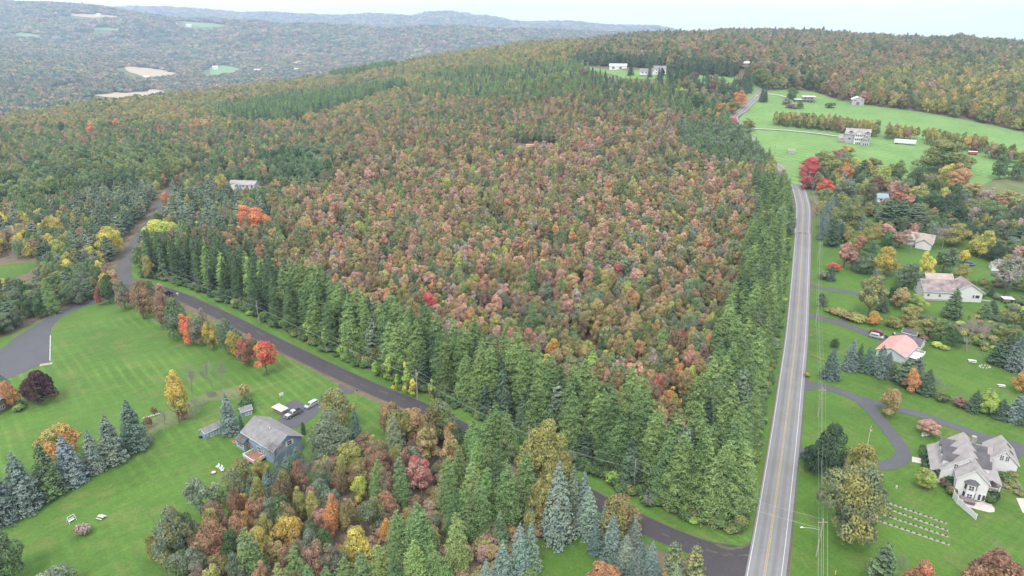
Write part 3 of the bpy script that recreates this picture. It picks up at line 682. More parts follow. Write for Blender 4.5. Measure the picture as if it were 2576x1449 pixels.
# ------------------------------------------------------------------ trees one can point at
# (kind, u, v_base, v_top, width, colour, second colour, label words)
SHOW = []
def T(zone, rows):
    for r in rows:
        kind, u, vb, vt, w, c = r[:6]; c2 = r[6] if len(r) > 6 else None; lab = r[7] if len(r) > 7 else None
        e = tree_px(kind, u, vb, vt, w, c, c2); SHOW.append((e, zone, c, c2, kind, lab, u, vb))
T('spruce row across the left lawn', [
 ('spruce',15,1309,1190,84,'blued'), ('spruce',68,1282,1139,88,'bluespruce','blued'), ('spruce',130,1246,1114,76,'spruce','green'), ('spruce',184,1214,1097,76,'bluespruce'),
 ('spruce',243,1185,1082,54,'bluespruce','sage'), ('spruce',288,1161,1044,72,'blued','sage'), ('spruce',342,1128,1008,74,'blued','spruce')])
T('left lawn', [
 ('round',95,1014,934,94,'purple','purple','round dark purple tree near the left edge of the lawn'),
 ('round',32,1026,955,42,'orange','rust','small orange tan tree between the purple tree and the house corner'),
 ('round',170,1160,1052,118,'yolive','orange','yellow green tree with orange top behind the blue spruce row'),
 ('broad',451,1063,935,66,'gold','yolive','tall golden yellow tree standing alone in the left lawn'),
 ('bare',489,1017,912,44,'bare',None,'thin leafless tree just behind the golden tree'),
 ('bare',538,991,905,48,'bare',None,'leafless tree over the mulch patch in the left lawn'),
 ('bare',557,989,912,34,'bare',None,'slender leafless tree right of the mulch patch'),
 ('bare',418,1088,1028,34,'bare',None,'small leafless tree left of the golden tree'),
 ('bare',489,1055,1012,26,'bare',None,'little leafless sapling beside the golden tree'),
 ('broad',464,1054,1022,36,'rust','barered','small rust leaved tree under the golden tree'),
 ('spruce',580,1088,990,52,'bluespruce','blued','big rounded blue spruce between the two blue sheds'),
 ('shrub',620,1026,1006,38,'spruce','green','dark green bush behind the small blue shed'),
 ('shrub',615,1004,968,30,'tan','yolive','clump of tall tan grass near the mulch patch'),
 ('shrub',388,1042,1024,16,'brown',None,'small brown bush by the log pile'),
 ('shrub',374,1078,1050,22,'brown','redgreen','brown shrub right of the spruce row'),
 ('shrub',210,1345,1320,38,'barered','bare','low grey mauve bush on the mown slope beside the benches'),
 ('shrub',48,1034,1018,26,'lime','midgreen','bright green bush by the corner of the left house'),
 ('shrub',53,1026,1008,18,'blued',None,'small blue grey bush by the corner of the left house'),
 ('spruce',2,968,938,34,'blued',None,'little blue spruce at the left edge by the drive'),
 ('round',-8,1480,1340,130,'green','sage','dark green tree at the bottom left corner'),
 ('round',145,1500,1430,105,'pale','sage','pale green treetop cut by the bottom edge'),
 ('shrub',650,1106,1096,14,'green',None,'small shrub beside the blue house chimney')])
T('maple row along the side road', [
 ('round',278,763,688,46,'dark','green'), ('round',316,777,702,54,'sage','rust'), ('round',362,802,700,68,'redgreen','rust'), ('round',412,825,738,58,'brown','maroon'),
 ('round',458,847,748,72,'green','sage'), ('round',478,863,783,50,'vermilion','orange'), ('round',515,870,775,64,'sage','brown'), ('round',538,878,804,46,'olive','gold'),
 ('round',577,892,799,66,'sage','green'), ('round',598,902,829,46,'gold','olive'), ('round',626,920,836,54,'red','green'), ('broad',672,942,850,62,'crimson','orange')])
T('blue house yard', [
 ('column',611,1095,1046,14,'dark',None,'narrow dark arborvitae at the left corner of the blue house'),
 ('column',764,1093,1062,14,'dark',None,'narrow dark arborvitae at the far corner of the blue house'),
 ('willow',826,1160,1038,126,'sage','greygreen','big grey green tree right of the blue house'),
 ('round',855,1085,975,100,'yolive','greygreen','yellow green tree over the end of the blue house drive'),
 ('spruce',899,1120,1026,42,'blued','spruce','slim blue green spruce right of the big grey green tree'),
 ('bare',693,1178,1105,72,'bare',None,'leafless tree against the gable of the blue house'),
 ('spruce',700,1200,1150,34,'spruce'), ('spruce',730,1205,1138,48,'blued'), ('spruce',753,1185,1122,48,'blued'), ('spruce',716,1228,1172,44,'spruce'),
 ('spruce',690,1234,1182,34,'blued'), ('spruce',677,1248,1180,38,'bluespruce','blued'), ('spruce',708,1243,1158,52,'blued','spruce'), ('spruce',738,1218,1148,52,'spruce'),
 ('spruce',628,1254,1214,26,'blued'), ('spruce',655,1250,1216,26,'spruce'),
 ('round',603,1245,1158,88,'olive','sage','olive tree with pale limbs beside the deck of the blue house'),
 ('round',655,1200,1152,46,'yolive','gold','yellow green tree leaning over the deck of the blue house'),
 ('shrub',640,1130,1112,30,'green','rust','shrubs against the front wall of the blue house'),
 ('broad',506,1296,1198,62,'pale','sage','pale silvery green tree, left of the pair at the wood edge'), ('broad',548,1280,1205,58,'pale','midgreen','pale silvery green tree, right of the pair at the wood edge')])
T('bottom wood', [
 ('willow',432,1420,1282,100,'sage','olive'), ('round',474,1385,1275,78,'green','sage'), ('round',390,1400,1343,44,'olive'), ('round',462,1475,1383,92,'greygreen','green'),
 ('round',548,1350,1264,76,'brown','maroon'), ('round',541,1418,1306,88,'rust','redgreen'), ('round',606,1290,1236,46,'orange','gold'), ('round',614,1345,1278,64,'orange','redgreen'),
 ('round',656,1318,1246,60,'rust','brown'), ('round',726,1376,1296,90,'orangegreen','gold'), ('round',640,1440,1322,92,'yolive','gold'), ('larch',640,1480,1335,80,'larch','greygreen'),
 ('round',690,1330,1250,56,'sage'), ('round',560,1470,1390,80,'redgreen','olive'), ('round',700,1440,1350,70,'olive','tan'), ('round',765,1420,1350,60,'sage','brown'),
 ('bare',787,1246,1150,60,'bare'), ('bare',832,1240,1146,56,'barered'), ('round',905,1260,1192,46,'lime','yellow'), ('round',918,1150,1090,80,'redgreen','brown'),
 ('round',976,1080,1008,66,'redgreen','orangegreen'), ('round',1040,1100,1020,84,'orangegreen','tan'), ('round',1112,1090,1024,34,'tan','sage'), ('broad',1072,1170,1062,70,'olive','tan'),
 ('broad',1135,1190,1080,58,'tan','olive'), ('broad',1062,1250,1138,62,'red','pink'), ('broad',1025,1215,1112,40,'maroon','pink'), ('round',845,1350,1246,50,'orange','rust'),
 ('round',810,1340,1270,50,'pink','rust'), ('round',875,1350,1250,50,'olive','brown'), ('round',975,1310,1235,66,'brown','rust'), ('round',905,1440,1330,84,'yolive','yellow'),
 ('round',840,1470,1365,72,'sage','brown'), ('round',935,1330,1250,70,'greygreen','olive'), ('round',790,1440,1325,60,'sage'), ('round',970,1370,1306,40,'orange'),
 ('larch',995,1140,1046,50,'greygreen'), ('larch',1192,1160,1056,60,'larch'), ('larch',1247,1150,1022,66,'larch'), ('larch',1275,1155,1036,60,'larch'), ('larch',1225,1165,1060,60,'larch'),
 ('larch',1198,1215,1090,56,'larch'), ('larch',1156,1250,1126,56,'larch'), ('larch',1200,1245,1118,56,'larchl'), ('larch',1228,1245,1116,56,'larch'), ('larch',1254,1258,1132,58,'larchd'),
 ('larch',1130,1285,1154,62,'larch'), ('larch',1190,1295,1165,64,'larchl'), ('larch',1226,1302,1182,60,'larch'), ('larch',1276,1315,1168,76,'larch'), ('larch',1322,1290,1137,66,'larch'),
 ('larch',1210,1345,1208,66,'larch'), ('larch',1172,1355,1220,70,'larch'), ('larch',1148,1358,1234,64,'larchd'), ('larch',957,1260,1160,54,'larch'), ('larch',1011,1268,1152,52,'larch'),
 ('larch',1058,1410,1268,90,'larch'), ('larch',1006,1410,1290,70,'larch'), ('larch',1152,1438,1296,66,'larchl'), ('larch',1048,1520,1364,80,'larchl'), ('larch',1092,1515,1374,76,'larch'),
 ('larch',964,1515,1374,74,'larchl'), ('larch',919,1520,1392,70,'larch'), ('larch',877,1530,1405,64,'larch'), ('larch',831,1540,1430,62,'larch'), ('larch',754,1500,1380,66,'larch'),
 ('larch',717,1545,1423,62,'larchl'), ('larch',790,1560,1425,64,'larch'), ('larch',1000,1540,1400,66,'larchd'), ('larch',1125,1560,1425,66,'larch'),
 ('spruce',1259,1364,1283,44,'spruce','midgreen','small green spruce inside the larch clump'),
 ('round',1362,1230,1050,116,'yolive','olive','big olive gold tree on the side road edge'), ('shrub',1400,1235,1200,50,'green','midgreen'),
 ('round',1525,1500,1415,92,'rust','orange','rust leaved treetop at the bottom edge beside the blue spruces')])
T('blue spruces by the bottom lawn', [
 ('spruce',1402,1360,1162,84,'bluespruce','sage','tallest blue spruce, above the bottom lawn'), ('spruce',1440,1300,1168,50,'sage','spruce'), ('spruce',1466,1298,1182,46,'bluespruce'),
 ('spruce',1478,1342,1227,68,'bluespruce'), ('spruce',1520,1348,1270,40,'bluespruce'), ('spruce',1497,1390,1316,44,'blued'), ('spruce',1536,1410,1291,58,'blued','bluespruce'),
 ('spruce',1592,1375,1295,46,'bluespruce'), ('spruce',1572,1432,1344,54,'blued','sage'), ('spruce',1600,1472,1378,54,'blued'), ('spruce',1636,1450,1362,46,'bluespruce'),
 ('spruce',1612,1430,1360,36,'blued'), ('spruce',1308,1455,1318,64,'bluespruce'), ('spruce',1336,1438,1309,50,'bluespruce'), ('spruce',1265,1485,1361,68,'bluespruce'),
 ('spruce',1225,1510,1407,56,'sage','bluespruce'), ('spruce',1555,1375,1300,36,'bluespruce'),
 ('pine',1690,1470,1360,58,'pine','olive'), ('pine',1742,1480,1370,56,'pine','olive'), ('spruce',1696,1510,1424,50,'midgreen','sage')])
T('white house yard', [
 ('round',2085,1200,1075,98,'dark','spruce','dark green maple between the road and the loop drive'), ('round',2040,1180,1110,60,'dark','spruce','dark green tree hanging over the drive stub'),
 ('round',2156,1205,1102,84,'olive','yolive','olive tree behind the big road side tree'),
 ('willow',2122,1360,1145,158,'greygreen','yolive','huge yellow and green tree beside the main road'),
 ('round',2230,1044,971,54,'yolive','tan','small pale yellow tree at the fork of the drive'), ('broad',2333,1094,1053,56,'pink','barered','thin mauve flowering tree over the rock bed'),
 ('round',2330,1231,1178,58,'lime','olive','lime green round bush left of the white house'), ('pine',2205,1490,1366,76,'spruce','midgreen','dark fir at the bottom edge below the garden rows'),
 ('bare',2252,1480,1386,44,'barered',None,'leafless tree right of the dark fir at the bottom edge'), ('round',2312,1500,1408,84,'rust','vermilion','orange rust treetop at the bottom edge'),
 ('round',2480,1520,1368,150,'rust','maroon','wide rust red treetop at the bottom right'), ('round',2495,1530,1420,90,'yellow','lime','bright yellow treetop in front of the rust red one'),
 ('shrub',2386,1222,1198,34,'green','dark'), ('shrub',2372,1210,1194,26,'maroon','green'), ('shrub',2499,1262,1236,22,'dark'), ('shrub',2393,1245,1225,20,'rust','olive'),
 ('shrub',2179,1130,1120,16,'lime','yolive','lime green shrub at the foot of the flagpole'), ('shrub',2030,948,938,16,'yolive',None,'pale shrub where the white house drive meets the road')])
T('red roof house yard', [
 ('spruce',2087,951,877,50,'blued','spruce','green spruce nearest the road by the split rails'), ('round',2098,873,850,28,'dark','green','small dark round tree in the red roof house lawn'),
 ('spruce',2137,930,853,44,'bluespruce','blued'), ('spruce',2157,931,864,28,'spruce'), ('spruce',2179,936,871,40,'blued'), ('spruce',2209,945,868,46,'bluespruce','blued'), ('spruce',2228,948,885,36,'blued'),
 ('spruce',2244,953,914,34,'spruce'), ('pine',2276,972,905,58,'pine','spruce'), ('pine',2300,965,900,46,'pine'), ('round',2294,984,928,44,'orange','tan','orange tree tucked among dark conifers by the red roof house'),
 ('spruce',2328,990,928,48,'spruce','dark'), ('bare',2360,994,950,42,'bare',None,'pale leafless tree right of the dark conifers'), ('spruce',2448,1034,982,42,'dark','spruce'),
 ('round',2485,1041,978,52,'lime','midgreen','bright green tree between dark conifers on the right'), ('spruce',2515,1050,1004,44,'spruce'), ('spruce',2551,1058,992,56,'bluespruce','blued'), ('spruce',2580,1066,1003,54,'spruce'),
 ('shrub',2412,1022,1004,38,'maroon','barered','low maroon hedge beside the conifers on the right'), ('shrub',2370,1010,992,34,'olive','spruce'),
 ('spruce',2558,930,838,68,'bluespruce','blued','large blue grey spruce at the right edge'), ('hemlock',2510,915,856,60,'dark','spruce'), ('round',2574,990,922,56,'orange','yolive','orange tree at the right edge above the lawn'),
 ('hemlock',2540,880,835,40,'spruce'), ('bare',2432,884,795,88,'bare',None,'wide leafless thicket right of the red roof house'), ('bare',2472,892,808,44,'barered',None,'reddish leafless tree by the yard bench')])
T('brown roof house yard', [
 ('broad',2183,800,676,78,'yolive','greygreen','tall yellow green tree between the two drives'), ('spruce',2219,782,744,32,'spruce'), ('round',2243,764,716,40,'dark'), ('broad',2266,780,722,52,'tan','yolive'),
 ('broad',2300,784,734,50,'lime','midgreen'), ('broad',2290,815,768,54,'olive','yolive'), ('round',2198,818,782,36,'gold','orange'), ('round',2243,824,795,44,'olive'), ('round',2272,820,798,26,'rust','olive'),
 ('round',2305,840,806,52,'olive','yolive'), ('broad',2335,846,795,58,'olive','greygreen'), ('broad',2364,858,800,58,'green','olive'), ('round',2322,820,790,40,'greygreen'), ('round',2395,870,820,44,'green'),
 ('hemlock',2392,800,725,54,'spruce','green','dark fir in front of the brown roofed house'), ('spruce',2475,798,760,40,'midgreen','spruce'), ('spruce',2494,786,754,32,'spruce'),
 ('round',2545,816,762,60,'greygreen','yolive'), ('round',2542,862,812,56,'green','olive'), ('round',2580,830,770,50,'green'), ('broad',2095,684,657,34,'vermilion','crimson','bright orange red maple near the road'),
 ('spruce',2089,705,664,26,'dark','blued'), ('shrub',2072,702,682,34,'sage','olive'), ('round',2067,768,738,30,'sage','spruce','small crooked apple tree beside the road'),
 ('round',2275,722,655,60,'green','sage'), ('broad',2325,713,631,36,'yellow','lime','narrow bright yellow tree right of the yards'), ('round',2222,694,616,64,'olive','gold'), ('round',2178,688,638,58,'green','sage'),
 ('broad',2143,682,624,38,'maroon','pink'), ('broad',2122,674,598,42,'rust','pink'), ('broad',2370,691,617,66,'sage','green'), ('round',2415,715,662,46,'yolive','olive'),
 ('broad',2425,664,628,32,'yellow','orange','small vivid yellow and orange tree above the trampoline'), ('round',2462,648,579,66,'yellow','midgreen','round tree with a yellow top right of the hipped roof'),
 ('round',2505,662,606,44,'dark'), ('broad',2530,740,642,86,'sage','bare'), ('round',2205,712,676,40,'sage'), ('shrub',2345,730,714,60,'sage','green'), ('shrub',2450,742,722,50,'green'), ('shrub',2250,735,728,20,'maroon'),
 ('spruce',2492,745,722,20,'dark'), ('shrub',2360,726,712,40,'sage'), ('shrub',2110,790,778,50,'yolive','rust'), ('shrub',2135,800,786,56,'olive','brown'), ('shrub',2160,808,794,46,'yolive','lime')])
T('trees by the road bend', [
 ('round',2040,450,391,62,'crimson','red','brilliant crimson maple at the road bend'), ('round',2025,474,440,40,'crimson','maroon'), ('round',2076,493,447,46,'crimson','orange'), ('round',2060,464,420,36,'dark'),
 ('round',2030,430,395,44,'red','olive'), ('round',2127,455,398,46,'orange','green'), ('broad',2147,430,390,30,'yellow','lime'), ('pine',2167,458,403,44,'spruce'), ('round',2180,440,400,30,'orange','gold'),
 ('round',2262,516,482,58,'vermilion','dark','vermilion maple arching over dark pines'), ('round',2186,514,453,48,'maroon','green'), ('round',2133,505,447,64,'sage','greygreen'), ('round',2140,575,503,60,'olive','green'),
 ('spruce',2066,575,520,24,'bluespruce'), ('spruce',2074,560,500,26,'bluespruce'), ('spruce',2086,545,488,28,'bluespruce'), ('spruce',2096,535,482,24,'blued'), ('spruce',2074,592,538,24,'bluespruce'), ('spruce',2062,602,555,20,'blued'),
 ('spruce',2166,578,534,28,'bluespruce'), ('hemlock',2092,618,550,44,'spruce','dark'), ('spruce',2112,608,560,30,'dark'), ('pine',2228,572,502,64,'pine','dark'), ('pine',2262,575,503,54,'spruce'), ('pine',2300,575,518,64,'pine'),
 ('round',2396,555,490,84,'dark'), ('round',2490,560,498,92,'green','midgreen'), ('willow',2368,432,348,130,'olive','green','huge round olive tree alone at the meadow edge'),
 ('broad',2375,470,408,52,'yellow','yolive'), ('broad',2412,480,410,62,'tan','orange'), ('round',2215,470,415,44,'lime','yolive'), ('round',2255,455,400,46,'green','olive'), ('round',2295,470,420,44,'green'),
 ('round',2240,500,450,40,'pink','barered'), ('round',2205,480,440,36,'maroon'), ('round',2310,500,462,50,'yellow','greygreen'), ('round',2090,440,395,60,'yolive','green'), ('round',2070,420,378,70,'olive','green'),
 ('broad',2110,410,372,40,'rust','barered'), ('broad',2130,395,362,44,'yolive','gold'), ('round',1917,603,526,66,'olive','green','round olive tree at the edge of the wood by the road bend'),
 ('broad',2445,500,455,50,'yolive','tan'), ('broad',2480,520,470,46,'bare','barered'), ('broad',2520,520,475,56,'yolive'), ('round',2450,560,515,50,'barered','bare'), ('broad',2200,425,395,40,'olive','green'),
 ('bare',2335,480,430,30,'bare'), ('bare',2545,560,510,44,'barered'), ('round',2350,520,480,60,'green','dark'), ('round',2195,620,560,50,'olive'), ('round',2570,560,500,60,'green','sage'),
 ('broad',2225,610,560,40,'pink','barered'), ('broad',2260,625,575,44,'barered','rust'), ('bare',2290,640,575,44,'bare'), ('bare',2350,620,560,50,'bare'), ('bare',2370,630,570,46,'barered'), ('round',2400,620,560,70,'yolive','olive'),
 ('round',2340,580,540,50,'green'), ('round',2430,600,560,56,'spruce'), ('broad',2160,640,580,40,'rust','brown'), ('round',2185,650,600,40,'midgreen'), ('hemlock',2480,610,550,44,'spruce'), ('hemlock',2560,620,560,50,'spruce','green'),
 ('round',2590,650,590,60,'olive'), ('round',2560,690,640,50,'rust','olive'), ('round',2590,740,690,60,'olive','green')])
T('far meadow', [
 ('spruce',1916,257,218,18,'dark'), ('spruce',1924,256,222,16,'dark'), ('round',1993,250,218,32,'green'), ('round',1992,272,258,30,'barered','bare'), ('round',2010,273,254,20,'green'), ('round',1976,263,246,28,'bare','sage'), ('shrub',2087,271,258,26,'green','dark','round dark bush alone in the far meadow'),
 ('round',1853,272,224,42,'orangegreen','vermilion'), ('round',1810,292,256,42,'orange','olive'), ('round',1842,288,245,38,'green','orange'), ('round',1757,288,232,52,'dark','green'), ('round',1805,306,281,32,'orange','gold'),
 ('round',1837,316,295,44,'red','crimson'), ('round',1880,330,296,34,'orangegreen','green'), ('round',1712,243,218,52,'lime','midgreen'), ('round',1731,240,223,16,'vermilion'), ('spruce',1586,190,159,20,'dark'), ('spruce',1790,290,242,22,'dark'),
 ('spruce',1682,195,166,18,'spruce'), ('round',1667,191,171,14,'purple'), ('round',1953,194,166,28,'crimson','maroon'), ('broad',1945,218,192,22,'vermilion','orange'), ('round',1990,208,170,36,'rust','green'),
 ('round',1920,224,173,38,'green','olive'), ('round',1905,215,165,30,'midgreen','green'), ('broad',2218,96,75,16,'greygreen','pine','tall lone tree on the skyline, left of two'), ('broad',2260,99,78,14,'greygreen','pine','tall lone tree on the skyline, right of two'),
 ('spruce',1634,195,158,14,'spruce'), ('spruce',1706,195,165,20,'spruce'), ('round',1718,200,170,24,'green'), ('round',1745,202,178,26,'maroon','redgreen'), ('spruce',1778,205,172,16,'spruce')])
T('west woods', [
 ('round',638,588,510,94,'orange','vermilion','large orange maple with a red crown top in the left wood'), ('round',415,605,549,84,'lime','yellow','wide lime yellow tree at the end of the conifer row'), ('round',485,590,556,62,'yellow','lime','bright yellow tree at the end of the conifer row'),
 ('round',325,474,440,30,'crimson','red','small crimson maple in the left wood'), ('round',22,396,370,30,'crimson','red','crimson maple at the far left edge'), ('round',233,345,308,24,'vermilion','orange'), ('round',293,330,298,28,'orange','vermilion'),
 ('round',162,345,305,32,'dark'), ('round',286,640,560,74,'yellow','yolive','broad yellow green tree left of the side road'), ('round',152,600,545,44,'gold','olive'), ('bare',38,640,560,56,'bare'), ('bare',570,585,512,36,'bare','bare'), ('round',380,700,640,30,'tan','yolive'),
 ('round',160,650,600,44,'yolive','lime'), ('round',60,620,560,50,'gold','olive'), ('round',232,660,620,40,'yellow','lime'), ('round',425,525,480,34,'rust','orange'), ('round',250,770,722,20,'red','maroon'), ('round',560,480,440,40,'gold','olive')])
T('middle wood', [
 ('round',1818,952,874,76,'yellow','lime','lime yellow round tree near the lower end of the middle wood'), ('broad',1770,1036,964,32,'red','pink','pinkish red slender tree in the middle wood'), ('broad',1750,1116,1030,32,'vermilion','orange','tall orange red tree between dark larches'),
 ('round',1387,910,850,52,'orange','gold','orange round tree in the middle wood'), ('broad',1680,1040,970,40,'gold','orange'), ('broad',1722,1040,990,44,'orange','tan'), ('round',1337,880,825,52,'red','pink'), ('round',1485,890,858,44,'red','maroon'),
 ('hemlock',1490,950,868,40,'larch','vine'), ('hemlock',1535,960,880,42,'larch','vine'), ('round',1075,790,738,70,'red','crimson','deep red round tree in the middle wood'), ('broad',1830,880,815,46,'orange','tan'), ('round',1575,870,780,50,'tan','brown'), ('broad',1275,900,845,56,'rust','red')])
T('vines on the larch row', [('vine',1026,992,905,24,'vine','yellow'), ('vine',1000,985,930,16,'vine'), ('vine',978,957,885,24,'vine','lime'), ('vine',870,900,845,24,'vine','larch'), ('vine',1040,1000,940,22,'yellow','vine'), ('vine',946,948,900,20,'vine'),
 ('vine',780,855,790,30,'vine','larch'), ('vine',820,880,820,24,'larchl','vine'), ('vine',1085,1010,950,22,'olive','vine')])
